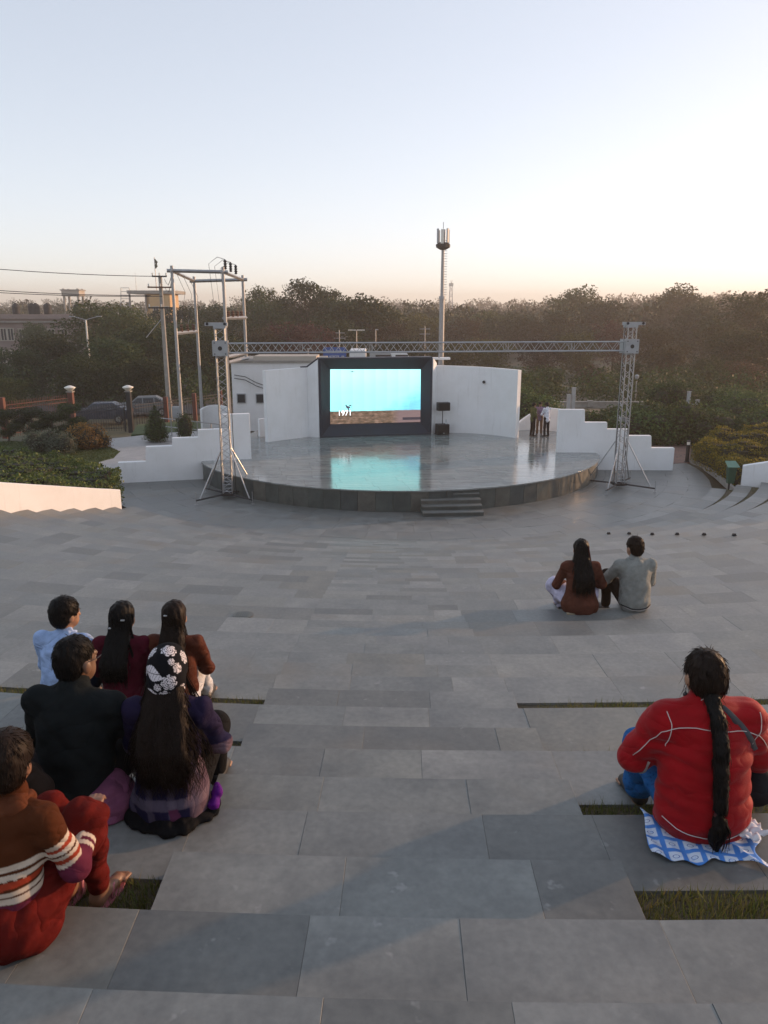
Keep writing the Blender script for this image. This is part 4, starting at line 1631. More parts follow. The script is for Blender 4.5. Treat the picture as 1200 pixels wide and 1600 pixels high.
# red fence to the left
fl0 = at(-70, 640, y=43.5)
fe = thing('fence', 'brick red iron fence at the left edge', 'fence', (l1.x, l1.y, l1.z))
fz = lambda p, top: at(*px_of(p)[:1], top, y=p[1]).z
A, B = Vector((fl0.x, fl0.y, 0)), Vector((l1.x, l1.y, 0))
def fence_run(root, A, B, zb, zt, step, mat, spear=True):
    d = (B - A)
    L = d.length
    n = int(L / step)
    for i in range(n):
        p = A.lerp(B, (i + .5) / n)
        b_, t_ = zb(i / n), zt(i / n)
        mb = MB().tube((p.x, p.y, b_), (p.x, p.y, t_), .016, n=5)
        if spear: mb.tube((p.x, p.y, t_), (p.x, p.y, t_ + .13), .028, .003, n=5)
        mb.build('bar', M[mat], root)
    for k in (.1, .82, .93):
        MB().tube((A.x, A.y, zb(0) + (zt(0) - zb(0)) * k), (B.x, B.y, zb(1) + (zt(1) - zb(1)) * k), .028, n=5).build('rail', M[mat], root)
fence_run(fe, A, B, lambda u: -.6, lambda u: 1.45 + .05 * u, .16, 'redpaint')
for px in (3, -66):
    u = (px + 70) / 180.0
    p = A.lerp(B, max(.01, min(.9, u * .92)))
    MB().box((p.x, p.y, .5), (.3, .3, 2.6)).build('pillar', M['redpaint'], fe)
# black gate between the lamps
ga = thing('gate', 'black iron gate between the two opal lamps', 'gate', (l1.x, l1.y, -.9))
fence_run(ga, Vector((l1.x + .3, l1.y, 0)), Vector((l2.x - .25, l2.y, 0)), lambda u: -.85, lambda u: .5 + .5 * u, .15, 'black', True)
MB().box((l2.x - .35, l2.y - .1, -.1), (.09, .09, 1.6)).build('gate_post', M['black'], ga)
# dark fence running off to the right
f2 = thing('fence', 'dark iron fence running behind the steel poles', 'fence', (l2.x, l2.y, -.9))
Bz = at(345, 612, y=58)
fence_run(f2, Vector((l2.x + .3, l2.y + .1, 0)), Vector((Bz.x, Bz.y, 0)), lambda u: -.9, lambda u: .92, .22, 'black')
for u in (.33, .66, .99):
    p = Vector((l2.x + .3, l2.y + .1, 0)).lerp(Vector((Bz.x, Bz.y, 0)), u)
    MB().box((p.x, p.y, 0.1), (.26, .26, 2.0)).build('pillar', M['redpaint'], f2)

# road
rd = MB()
pl_ = [(-60, 55.5), (-8, 61.5), (-8, 69), (-60, 63)]
rd.add([(x, y, terrain(x, y) + .05) for x, y in pl_], [(0, 1, 2, 3)])
M['asphalt'] = pm('asphalt', (.05, .05, .05), .9, 0, .3, 4, .4, .01)
pl_ = []
n = 14
vs, fs = [], []
for i in range(n + 1):
    x = -60 + 60 * i / n
    for dy in (0, 3.5, 7):
        y = 53.5 + .13 * (x + 60) + dy
        vs.append((x, y, -.86))
fs = [(3 * i + j, 3 * i + 3 + j, 3 * i + 4 + j, 3 * i + 1 + j) for i in range(n) for j in range(2)]
tag(MB().add(vs, fs).build('road', M['asphalt']), kind='structure')

M['glass'] = pm('dark_car_glass', (.02, .025, .03), .08, 0, .1, 3, 0)
M['headlamp'] = pm('headlamp_glass', (.7, .7, .68), .1, 0, .05, 5, 0)


def car(label, pos, rz, paint, tall=1.0):
    r_ = thing('parked_car', label, 'car', pos, rz)
    L, W = 4.1, 1.7
    # side outline, lofted over the width with tumblehome
    prof = [(-2.05, .35), (-2.08, .62), (-1.98, .88), (-1.2, .98), (-.55, 1.0), (1.5, 1.0), (1.98, .95), (2.05, .6), (2.0, .33)]
    cab = [(-1.05, .96), (-.45, 1.42 * tall), (.9, 1.46 * tall), (1.75, .98)]
    def loft(out, half, inset_top, nm, mat, z0):
        vs, n = [], len(out)
        zs = [z for _, z in out]
        for s_, k in ((-1, 1), (-1, .97), (1, .97), (1, 1)):
            for (x, z) in out:
                f_ = (z - min(zs)) / (max(zs) - min(zs) + 1e-6)
                y = s_ * (half - inset_top * f_ ** 2)
                vs.append((x if k == 1 else x, y * (1 if k == 1 else .6), z + (0 if k == 1 else .02 * f_)))
        fs = []
        for j in range(3):
            for i in range(n):
                fs.append((j * n + i, j * n + (i + 1) % n, (j + 1) * n + (i + 1) % n, (j + 1) * n + i))
        fs += [tuple(range(n)), tuple(range(4 * n - 1, 3 * n - 1, -1))]
        return MB().add(vs, fs).build(nm, mat, r_, False, True)
    loft(prof, W / 2, .05, 'body', paint, .3)
    loft(cab, W / 2 - .06, .2, 'cabin', paint, .9)
    for s_ in (-1, 1):
        y0, y1 = s_ * (W / 2 - .062 + .006), s_ * (W / 2 - .19)
        for (xa, xb, xc, xd) in ((-.9, -.1, -.1, -.42), (-.02, .75, .72, -.02), (.83, 1.5, .92, .8)):
            MB().add([(xa, y0, 1.0), (xb, y0, 1.0), (xc, y1, 1.36 * tall), (xd, y1, 1.36 * tall), (xa, y0 - s_ * .03, 1.0), (xb, y0 - s_ * .03, 1.0), (xc, y1 - s_ * .03, 1.36 * tall), (xd, y1 - s_ * .03, 1.36 * tall)], [(0, 1, 2, 3), (4, 7, 6, 5), (0, 4, 5, 1), (1, 5, 6, 2), (2, 6, 7, 3), (3, 7, 4, 0)]).build('window', M['glass'], r_, False, True)
        for x in (-1.3, 1.3):
            w_ = MB().tube((x, s_ * (W / 2 - .2), .31), (x, s_ * (W / 2 + .01), .31), .31, n=16).build('wheel', M['rubber'], r_, False, True)
            MB().tube((x, s_ * (W / 2), .31), (x, s_ * (W / 2 + .02), .31), .19, n=12).build('rim', M['chrome'], w_, False, True)
        MB().box((-2.04, s_ * .6, .7), (.08, .34, .16), ch=.02).build('headlight', M['headlamp'], r_, False, True)
        MB().box((2.02, s_ * .65, .78), (.06, .26, .2), ch=.015).build('tail_light', M['redpaint'], r_, False, True)
    MB().add([(-1.0, -.6, 1.02), (-1.0, .6, 1.02), (-.5, .52, 1.38 * tall), (-.5, -.52, 1.38 * tall), (-.97, -.6, 1.0), (-.97, .6, 1.0), (-.47, .52, 1.36 * tall), (-.47, -.52, 1.36 * tall)], [(0, 3, 2, 1), (4, 5, 6, 7), (0, 1, 5, 4), (1, 2, 6, 5), (2, 3, 7, 6), (3, 0, 4, 7)]).build('windscreen', M['glass'], r_, False, True)
    MB().box((-2.07, 0, .45), (.05, 1.3, .18), ch=.02).build('bumper', M['black'], r_, False, True)
    return r_


pb_ = at(160, 660, y=54.5)
car('dark parked car behind the black gate', (pb_.x, pb_.y, -.86), R(8), pm('dark_blue_paint', (.05, .06, .085), .25, .3, .1, 3, 0))
pb_ = at(228, 660, y=58.5)
car('grey parked car right of the second opal lamp', (pb_.x, pb_.y, -.86), R(12), pm('grey_paint', (.17, .175, .18), .35, .5, .1, 3, 0))

# ------------------------------------------------------------------ power poles
dp = thing('switch_structure', 'four galvanised poles with cross beams carrying insulators and wires', 'power structure')
y1_, y2_ = 40.8, 45.5
PZ = at(268, 415, y=y1_).z
def pole_xy(px_top, py_top, y_):
    p = at(px_top, py_top, y=y_)
    return p
P1, P3 = at(268, 415, y=y1_), at(348, 417, y=y1_ + .6)
P2, P4 = at(303, 432, y=y2_), at(379, 430, y=y2_ + .4)
dp.location = (P1.x, P1.y, -.03)
for p in (P1, P2, P3, P4):
    MB().tube((p.x, p.y, -.1), (p.x, p.y, p.z), .095, .08, 12).build('pole', M['steel'], dp)
def beam_(a, b, z0=0, z1=0, w=.09):
    MB().tube(Vector(a) + Vector((0, 0, z0)), Vector(b) + Vector((0, 0, z1)), w, n=4).build('cross_beam', M['steel'], dp)
ex = lambda a, b, e: (Vector(a) - (Vector(b) - Vector(a)).normalized() * e, Vector(b) + (Vector(b) - Vector(a)).normalized() * e)
for a, b in ((P1, P3), (P2, P4), (P1, P2), (P3, P4)):
    a2, b2 = ex(a, b, .25)
    beam_(a2, b2, -.25, -.25)
za, zb_ = at(275, 521, y=y1_).z, at(310, 521, y=y2_).z
beam_((P1.x, P1.y, za), (P2.x, P2.y, za))
for py in (497, 558, 567):
    zc = at(350, py, y=y1_ + .6).z
    beam_((P3.x - .1, P3.y, zc), (P4.x + .1, P4.y, zc))
    beam_((P3.x, P3.y - .12, zc), (P4.x, P4.y - .12, zc), w=.05)
zc = at(355, 497, y=y1_ + .6).z
for i in range(4):
    q = Vector((P3.x, P3.y, zc)).lerp(Vector((P4.x, P4.y, zc)), .15 + .23 * i)
    MB().lathe(q + Vector((0, 0, .06)), [(.05, 0), (.11, .04), (.06, .09), (.12, .13), (.06, .19), (.1, .24), (.03, .32)], 10).build('insulator', M['rust'], dp)
for i in range(3):
    q = Vector((P3.x, P3.y, PZ - .1)).lerp(Vector((P4.x, P4.y, PZ - .35)), .12 + .26 * i)
    ins = MB().lathe(q, [(.04, 0), (.09, .05), (.05, .1), (.1, .16), (.05, .22), (.1, .28), (.05, .34), (.1, .4), (.03, .5)], 10).build('insulator', M['black'], dp)
    q2 = Vector((P1.x, P1.y, PZ - .3)).lerp(Vector((P2.x, P2.y, P2.z - .3)), .2 + .3 * i)
    mid = (q + Vector((0, 0, .5)) + q2) / 2
    MB().path([q + Vector((0, 0, .5)), q + Vector((-.4, 0, .62)), q + Vector((-.9, .2, .3)), q + Vector((-.75, .3, -1.8)), Vector((P3.x - .4 + .2 * i, P3.y + .3, zc + .5))], .014, 4).build('jumper_wire', M['black'], dp)
    MB().path([q2, q2 + Vector((.35, .1, -.9)), q2 + Vector((.1, .2, -2.0 - .2 * i)), Vector((P1.x + .3 + .25 * i, P1.y + .4, za + .45))], .012, 4).build('jumper_wire', M['black'], dp)
    q3 = Vector((P1.x, P1.y, za)).lerp(Vector((P2.x, P2.y, za)), .25 + .28 * i)
    MB().lathe(q3 + Vector((0, 0, .05)), [(.05, 0), (.1, .06), (.05, .12), (.11, .18), (.05, .24), (.09, .3), (.03, .4)], 10).build('insulator', M['rust'], dp)
# switch box and hand rail below
sb0 = at(277, 640, y=41.5)
bx_ = thing('switch_box', 'pale grey electrical box on a post beside the conifer', 'electrical box', (sb0.x, sb0.y, 0))
zb0 = at(277, 653, y=41.5).z
MB().box((sb0.x, sb0.y, zb0 + .3), (.52, .3, .62), ch=.015).build('cabinet', M['plate'], bx_)
MB().box((sb0.x, sb0.y - .16, zb0 + .3), (.42, .02, .5)).build('door', M['plate'], bx_)
MB().tube((sb0.x, sb0.y + .05, -.05), (sb0.x, sb0.y + .05, zb0), .05, n=8).build('post', M['steel'], bx_)
hr = thing('railing', 'thin pale steel railing behind the conifer and the stepped wall', 'railing', at(245, 668, z=0))
ra, rb_ = at(246, 638, y=43.2), at(350, 641, y=40.5)
for z in (.95, .5): MB().tube((ra.x, ra.y, z), (rb_.x, rb_.y, z), .03, n=6).build('rail', M['steel'], hr)
for i in range(6):
    q = ra.lerp(rb_, i / 5)
    MB().tube((q.x, q.y, -.05), (q.x, q.y, .98), .03, n=6).build('railing_post', M['steel'], hr)
# concrete pole with cross arms
cpx = at(250, 431, y=56.0)
cp_ = thing('power_pole', 'old concrete power pole with three rusty cross arms', 'power pole', (cpx.x, cpx.y, -.9))
MB().tube((cpx.x, cpx.y, -1), (cpx.x, cpx.y, cpx.z), .2, .13, 8).build('shaft', M['concrete'], cp_)
wires = []
for (py, hw, m_) in ((449, .85, 'rust'), (432, .5, 'black'), (481, .9, 'black')):
    z = at(250, py, y=56).z
    MB().box((cpx.x, cpx.y - .16, z), (hw * 2, .09, .1), R(12)).build('cross_arm', M[m_], cp_)
    for s_ in (-.9, 0, .9):
        q = Vector((cpx.x + s_ * hw, cpx.y - .16 + s_ * hw * .2, z + .05))
        MB().lathe(q, [(.03, 0), (.07, .05), (.035, .1), (.06, .16), (.02, .2)], 8).build('insulator', M['bulb'], cp_)
        wires.append(q + Vector((0, 0, .18)))
MB().tube((cpx.x, cpx.y, cpx.z - 2.8), (cpx.x - 1.2, cpx.y - .3, cpx.z - 4.2 + .0), .03, n=5).build('stay', M['steel'], cp_)
for i, (lx, py0) in enumerate(((cpx.x - .2, 407), (cpx.x - .7, 440), (cpx.x + .1, 444))):
    z0 = at(250, (432, 462, 463)[i], y=56).z
    e = at(0, py0, y=53.5)
    far = Vector((cpx.x, cpx.y, 0)) + (Vector((e.x, e.y, 0)) - Vector((cpx.x, cpx.y, 0))) * 2.6
    pts = []
    for k in range(17):
        u = k / 16
        z = z0 + (e.z - z0) * 2.6 * u - (0.9 * 2.6 * u * (1 - u) if True else 0) + .9 * 2.6 * u * .6 * 0
        pts.append((lx + (far.x - lx) * u, cpx.y - .16 + (far.y - cpx.y) * u, z))
    w_ = MB().path(pts, .022, 4).build('power_line', M['black'])
    tag(w_, ('upper power line running left from the concrete pole', 'lower power line running left from the concrete pole', 'lowest power line running left from the concrete pole')[i], 'cable')
for i in range(2):
    a, b = Vector((cpx.x + .3, cpx.y, at(250, 436 + 14 * i, y=56).z)), Vector((P1.x, P1.y, PZ - .35 - .2 * i))
    m_ = (a + b) / 2 - Vector((0, 0, .5))
    w_ = MB().path([a, a.lerp(m_, .5) - Vector((0, 0, .08)), m_, m_.lerp(b, .5) - Vector((0, 0, .08)), b], .018, 4).build('power_line', M['black'])
    tag(w_, ('upper slack wire from the concrete pole to the steel poles', 'lower slack wire from the concrete pole to the steel poles')[i], 'cable')
# street lamp with two arms
q = at(134, 500, y=85)
sl = thing('street_lamp', 'double armed street lamp before the feathery green tree', 'street lamp', (q.x, q.y, -.9))
MB().tube((q.x, q.y, -.9), (q.x, q.y, q.z), .13, .09, 8).build('mast', M['bulb'], sl)
for s_ in (-1, 1):
    MB().path([(q.x, q.y, q.z), (q.x + s_ * .6, q.y, q.z + .18), (q.x + s_ * 1.3, q.y, q.z + .35)], .045, 6).build('arm', M['steel'], sl)
    MB().box((q.x + s_ * 1.45, q.y, q.z + .37), (.6, .2, .1), ch=.02).build('lamp_head', M['plate'], sl)

# ------------------------------------------------------------------ buildings
M['greywash'] = pm('grey_pink_plaster', (.27, .205, .185), .85, 0, .18, .5, .1)
M['tan'] = pm('tan_plaster', (.55, .36, .18), .85, 0, .15, .5, .1)
M['cream'] = pm('cream_plaster', (.45, .40, .34), .85, 0, .15, .5, .1)
M['pane'] = pm('dark_window_glass', (.04, .045, .05), .2, 0, .2, 1, 0)


def window(root, c, w, h, frame='cream'):
    f_ = MB()
    c = Vector(c)
    for s_ in (-1, 1):
        f_.box(c + Vector((s_ * w / 2, -.04, 0)), (.14, .14, h))
        f_.box(c + Vector((0, -.04, s_ * h / 2)), (w + .3, .18, .14))
    f_.box(c + Vector((0, -.05, 0)), (.08, .08, h))
    o_ = f_.build('window', M[frame], root)
    MB().box(c + Vector((0, .02, 0)), (w, .06, h)).build('pane', M['pane'], o_)


yB = 122.0
bL, bR = at(-60, 500, y=yB), at(140, 500, y=yB)
gb = thing('office_building', 'long grey two storey building with black roof tanks at left', 'building', ((bL.x + bR.x) / 2, yB, -.9))
zr = at(60, 491, y=yB).z
W_ = bR.x - bL.x
MB().box(((bL.x + bR.x) / 2, yB + 6, (zr - 1.2) / 2 - .3), (W_, 12, zr + .6)).build('walls', M['greywash'], gb)
MB().box(((bL.x + bR.x) / 2, yB + 6, zr - .35), (W_ + .8, 12.8, .7)).build('roof_parapet', M['greywash'], gb)
MB().box(((bL.x + bR.x) / 2, yB - .25, zr - 1.15), (W_ + .3, .7, .18)).build('sun_shade', M['concrete'], gb)
for (px, top, bot) in ((5, 513, 532), (16, 513, 532), (34, 514, 532), (47, 514, 532), (80, 514, 532), (100, 514, 532), (-20, 513, 532), (-40, 513, 532), (4, 548, 566), (22, 548, 566), (42, 548, 566), (-22, 548, 566), (66, 548, 566)):
    a_, b_ = at(px, top, y=yB - .05), at(px, bot, y=yB - .05)
    window(gb, (a_.x, yB - .06, (a_.z + b_.z) / 2), .95, a_.z - b_.z)
for i, px in enumerate((26, 51, 57, 75, 122)):
    q = at(px, 490, y=yB + 3)
    tk = thing('water_tank', 'black roof tank on the grey building, %s from the left' % ('first', 'second', 'third', 'fourth', 'fifth')[i], 'water tank', (q.x, yB + 3, zr))
    MB().lathe((q.x, yB + 3, zr), [(.55, 0), (.58, .1), (.58, .8), (.55, .85), (.58, .9), (.58, 1.3), (.4, 1.55), (.2, 1.6)], 12).build('drum', M['rubber'], tk, True)
    MB().lathe((q.x, yB + 3, zr + 1.6), [(.22, 0), (.22, .1), (.1, .14)], 10).build('lid', M['black'], tk)
yT = 150.0
x0, x1 = at(205, 460, y=yT).x, at(268, 460, y=yT).x
tb = thing('tower_building', 'tan building with a flat overhanging roof slab and a roof ladder frame', 'building', ((x0 + x1) / 2, yT, -.9))
ztop, zroof, zmid = at(230, 454, y=yT).z, at(230, 459, y=yT).z, at(230, 486, y=yT).z
MB().box(((x0 + x1) / 2 + .2, yT + 3, (ztop + zroof) / 2), (x1 - x0 + 1.4, 8, ztop - zroof)).build('roof_slab', M['concrete'], tb)
MB().box(((x0 + x1) / 2 + 1.2, yT + 3, (zroof + zmid) / 2 - 1), (x1 - x0 - 3.0, 6, zroof - zmid + 2.2)).build('stair_tower', M['tan'], tb)
xf0, xf1 = at(234, 470, y=yT - 2).x, at(266, 470, y=yT - 2).x
MB().box(((xf0 + xf1) / 2, yT + .8, zroof / 2 - .9), (xf1 - xf0, 6.0, zroof + 1.2)).build('front_wall', M['tan'], tb)
for i in range(2): window(tb, (xf0 + 1.1 + i * 1.9, yT - 2.25, zmid + .2), .9, 1.2)
MB().box(((x0 + x1) / 2 - 1, yT + 4, zmid / 2 - .8), (x1 - x0 + 4, 7, zmid + 1.0)).build('lower_block', M['cream'], tb)
for i in range(3): window(tb, (x0 + .5 + i * 2.0, yT + .42, zmid - 1.6), 1.3, 1.1)
for px in (203, 228): MB().tube((at(px, 470, y=yT - .2).x, yT - .2, zmid), (at(px, 470, y=yT - .2).x, yT - .2, zroof), .18, n=8).build('column', M['concrete'], tb)
lf = MB()
xa, xb = at(190, 460, y=yT).x, at(203, 460, y=yT).x
zl0, zl1 = at(195, 478, y=yT).z, at(195, 450, y=yT).z
for x in (xa, xb): lf.tube((x, yT - 1, zl0), (x + .3, yT - 1, zl1), .07, n=5)
for i in range(6): lf.tube((xa + .05 * i, yT - 1, zl0 + (zl1 - zl0) * i / 5), (xb + .05 * i, yT - 1, zl0 + (zl1 - zl0) * i / 5), .05, n=5)
lf.build('ladder_frame', M['steel'], tb)
fp = at(241, 402, y=158)
fg = thing('flag_pole', 'thin flag pole with a small dark furled flag above the tan building', 'flag pole', (fp.x, 158, -.9))
MB().tube((fp.x, 158, -.9), (fp.x, 158, fp.z), .08, n=6).build('pole', M['steel'], fg)
MB().path([(fp.x + .1, 158, fp.z - .3), (fp.x + .35, 158, fp.z - .9), (fp.x + .25, 158, fp.z - 1.6), (fp.x + .12, 158, fp.z - 2.1)], 0, 6, [.05, .3, .34, .08]).build('flag', pm('dark_green_flag', (.02, .05, .035), .9), fg)
aq = at(211, 426, y=155)
an = tag(MB().tube((aq.x, 155, at(211, 452, y=155).z - 1), (aq.x, 155, aq.z), .05, .03, 6).add([], []).build('antenna', M['steel']), 'thin bare antenna rod above the tan building', 'antenna')
wq = at(114, 454, y=230)
wt = thing('water_tower', 'square concrete water tower on the skyline at left', 'water tower', (wq.x, 230, 0))
zw0, zw1 = at(114, 463, y=230).z, wq.z
MB().box((wq.x, 230, (zw0 + zw1) / 2), (5.0, 4.5, zw1 - zw0)).build('tank', M['cream'], wt)
MB().box((wq.x, 230, zw1 + .1), (5.6, 5.0, .3)).build('roof_slab', M['concrete'], wt)
for sx in (-1, 1):
    for sy in (-1, 1): MB().box((wq.x + sx * 2, 230 + sy * 1.8, zw0 / 2 + 1), (.5, .5, zw0 + 2.2)).build('column', M['concrete'], wt)

# white outbuilding behind the left tower
yO = 44.6
oL, oR = at(361, 570, y=yO), at(500, 570, y=yO)
ob = thing('outbuilding', 'low white building with two small dark windows behind the left tower', 'building', ((oL.x + oR.x) / 2, yO, 0))
zo0, zo1 = at(361, 571, y=yO).z, at(480, 566.5, y=yO).z
MB().box(((oL.x + oR.x) / 2, yO + 2.5, zo1 / 2), (oR.x - oL.x, 5, zo1)).build('walls', M['white'], ob)
MB().box(((oL.x + oR.x) / 2, yO + 2.5, zo1 + .05), (oR.x - oL.x + .2, 5.2, .12)).build('roof_edge', M['concrete'], ob)
MB().box((at(445, 572, y=yO).x, yO + 1.2, zo1 + .2), (3.6, 2.2, .3)).build('roof_tank_base', M['cream'], ob)
for px in (377, 406.5):
    a_, b_ = at(px, 616, y=yO), at(px, 629, y=yO)
    f_ = MB().box((a_.x, yO - .02, (a_.z + b_.z) / 2), (.52, .06, .56)).build('window', M['plate'], ob)
    MB().box((a_.x, yO - .05, (a_.z + b_.z) / 2), (.42, .03, .46)).build('pane', M['pane'], f_)
for i in range(2):
    a_, b_ = at(366, 586 + 5 * i, y=yO - .1), at(415, 603 + 5 * i, y=yO - .1)
    MB().path([a_, a_.lerp(b_, .35) + Vector((0, 0, .12)), a_.lerp(b_, .7), b_], .02, 4).build('wire', M['black'], ob)
# small rounded white wall stubs by the outbuilding
q = at(330, 676, z=0)
st = MB()
o = ribbon_wall('garden_wall', 'small rounded white wall stub left of the left truss tower', [(q.x + .9 * math.cos(a), q.y + 1.2 + .6 * math.sin(a), -.05, 1.15 + .25 * math.sin(a)) for a in np.linspace(.1, 3.0, 9)], .16)
q = at(406, 683, z=SZ)
o = ribbon_wall('wing_wall', 'low white wing wall at the back left of the stage', [(q.x, q.y, SZ, at(406, 655, y=q.y).z), (q.x + .9, q.y + .5, SZ, at(412, 653, y=q.y).z)], .2)
# curved ramp wall behind the standing men
pts = []
for i in range(15):
    u = i / 14
    p = at(800, 677, z=SZ).lerp(at(880, 679, z=SZ), u) + Vector((0, .55 + .9 * math.sin(u * math.pi * .9) , 0))
    pts.append((p.x, p.y, SZ - .05, SZ + .12 + 1.05 * smooth01(-.1, .8, u)))
ribbon_wall('ramp_wall', 'low white wall curving up behind the three standing men', pts, .18)

# ------------------------------------------------------------------ mast, sign, traffic behind the screen
ym = 88.0
mt, ms, mb_ = at(693, 386, y=ym), at(690, 465, y=ym), at(686, 575, y=ym)
ma = thing('mobile_mast', 'tall grey telecom mast with panel antennas above the wood', 'mast', (mb_.x, ym, -1.2))
cx_ = (mt.x + mb_.x) / 2
MB().tube((mt.x - .05, ym, -1.2), (mt.x - .05, ym, ms.z), .32, .28, 12).build('lower_shaft', M['steel'], ma)
MB().tube((mt.x - .05, ym, ms.z), (mt.x - .05, ym, mt.z + 1.0), .2, .16, 12).build('upper_shaft', M['steel'], ma)
MB().lathe((mt.x - .05, ym, ms.z - .15), [(.35, 0), (.35, .3)], 12).build('flange', M['plate'], ma)
st = MB()
for i in range(22):
    z = ms.z + .3 + i * .27
    st.tube((mt.x + .1, ym - .1, z), (mt.x + .42, ym - .1, z), .03, n=5)
st.build('climbing_steps', M['steel'], ma)
MB().lathe((mt.x - .05, ym, mt.z - .3), [(.3, 0), (.75, .25), (.8, .55), (.5, .75), (.3, .8)], 10).build('head_frame', M['black'], ma)
MB().tube((mt.x - .05, ym, mt.z), (mt.x - .05, ym, at(694, 347, y=ym).z), .035, n=5).build('lightning_rod', M['steel'], ma)
zp = at(694, 362, y=ym).z
for i in range(6):
    a = .3 + i * math.pi / 3
    c = Vector((mt.x - .05 + .62 * math.cos(a), ym + .62 * math.sin(a), (zp + mt.z) / 2 + .25 + .1 * (i % 2)))
    MB().box(c, (.3, .16, zp - mt.z - .1), a + math.pi / 2, ch=.03).build('panel_antenna', M['plate'] if i % 2 else M['bulb'], ma)
    MB().tube(c - Vector((0, 0, .9)), Vector((mt.x - .05, ym, c.z - .7)), .035, n=5).build('antenna_bracket', M['black'], ma)
# roof piece catching the sun right above the housing
q = at(688, 566, y=41.5)
o = tag(MB().box((q.x, 41.5, 2.4), (.9, .5, q.z + .12 - 2.4 + .2)).box((q.x, 41.5, q.z + .2), (1.0, .6, .1)).build('service_room', M['white']), 'small sunlit white block behind the right corner of the screen', 'wall')
q = at(686, 560, y=41.3)
MB().tube((q.x - .05, 41.3, .0), (q.x, 41.3, at(687, 545, y=41.3).z), .04, n=6).build('stay_pole', M['plate'], o)
# blue road sign
yS = 78.0
sg = thing('road_sign', 'blue direction sign with white lettering behind the beam', 'road sign', (at(525, 560, y=yS).x, yS, -1.2))
M['signblue'] = pm('sign_blue', (.02, .085, .32), .45, 0, .1, 3, 0)
sa, sb_ = at(505, 545, y=yS), at(541, 561, y=yS)
MB().box(((sa.x + sb_.x) / 2, yS, (sa.z + sb_.z) / 2), (sb_.x - sa.x, .08, sa.z - sb_.z + .3)).build('board', M['signblue'], sg)
fr = MB()
lt = MB()
rr = random.Random(2)
for (py, xs0, xs1) in ((549.5, 509, 522), (549.5, 526, 533), (557.5, 515, 530), (557.5, 534, 538)):
    x = at(xs0, py, y=yS).x
    xe = at(xs1, py, y=yS).x
    z = at(xs0, py, y=yS).z
    lt.box(((x + xe) / 2, yS - .05, z + .09), (xe - x, .015, .025))
    while x < xe:
        lt.box((x, yS - .05, z), (.025, .015, .17))
        if rr.random() < .7: lt.box((x + .05, yS - .05, z + rr.uniform(-.05, .05)), (.09, .015, .025))
        x += rr.uniform(.11, .16)
lt.build('lettering', M['bulb'], sg)
for s_ in (.12, .88):
    x = sa.x + (sb_.x - sa.x) * s_
    MB().tube((x, yS + .1, -1.2), (x, yS + .1, sa.z + .2), .07, n=8).build('post', M['steel'], sg)
# white truck and two small vehicles on the road behind
yK = 82.0
ta, tb_ = at(546, 547, y=yK), at(571, 557, y=yK)
tk = thing('truck', 'white truck body above the screen behind the beam', 'truck', ((ta.x + tb_.x) / 2, yK, -1.2))
zt_ = ta.z
MB().box(((ta.x + tb_.x) / 2, yK + 2, (zt_ + 0) / 2 + .1), (tb_.x - ta.x, 4.5, zt_ - .2), ch=.06).build('cargo_box', M['white'], tk)
MB().box(((ta.x + tb_.x) / 2 + 2.0, yK + 2, .9), (1.6, 2.0, 2.2), ch=.1).build('cab', M['white'], tk)
MB().box(((ta.x + tb_.x) / 2 + 2.3, yK + .98, 1.4), (.8, .04, .7)).build('window', M['glass'], tk)
for x in (-.9, 2.0):
    for y in (.9, 3.1): MB().tube(((ta.x + tb_.x) / 2 + x, yK + y, -.75), ((ta.x + tb_.x) / 2 + x, yK + y + .25, -.75), .45, n=14).build('wheel', M['rubber'], tk)
MB().box(((ta.x + tb_.x) / 2 + .5, yK + 2, -.35), (5, 1.6, .3)).build('chassis', M['black'], tk)
for (px, lab, w_) in ((597, 'pale small truck right of the white truck behind the beam', 2.6), (626, 'pale van furthest right of the vehicles behind the beam', 2.2)):
    c = at(px, 549.5, y=yK + 1)
    vn = thing('van', lab, 'van', (c.x, yK + 1, -1.2))
    MB().add([(c.x - w_ / 2, yK, -.6), (c.x + w_ / 2, yK, -.6), (c.x + w_ / 2, yK, c.z - .9), (c.x + w_ / 2 - .5, yK, c.z), (c.x - w_ / 2, yK, c.z), (c.x - w_ / 2, yK + 1.8, -.6), (c.x + w_ / 2, yK + 1.8, -.6), (c.x + w_ / 2, yK + 1.8, c.z - .9), (c.x + w_ / 2 - .5, yK + 1.8, c.z), (c.x - w_ / 2, yK + 1.8, c.z)], [(0, 1, 2, 3, 4), (9, 8, 7, 6, 5), (0, 5, 6, 1), (1, 6, 7, 2), (2, 7, 8, 3), (3, 8, 9, 4), (4, 9, 5, 0)]).build('body', M['plate'] if px < 600 else M['white'], vn)
    MB().box((c.x + .1, yK - .02, c.z - .55), (w_ * .6, .03, .55)).build('window', M['glass'], vn)
    for x in (-.7, .7): MB().tube((c.x + x, yK - .02, -.85), (c.x + x, yK + .2, -.85), .35, n=14).build('wheel', M['rubber'], vn)
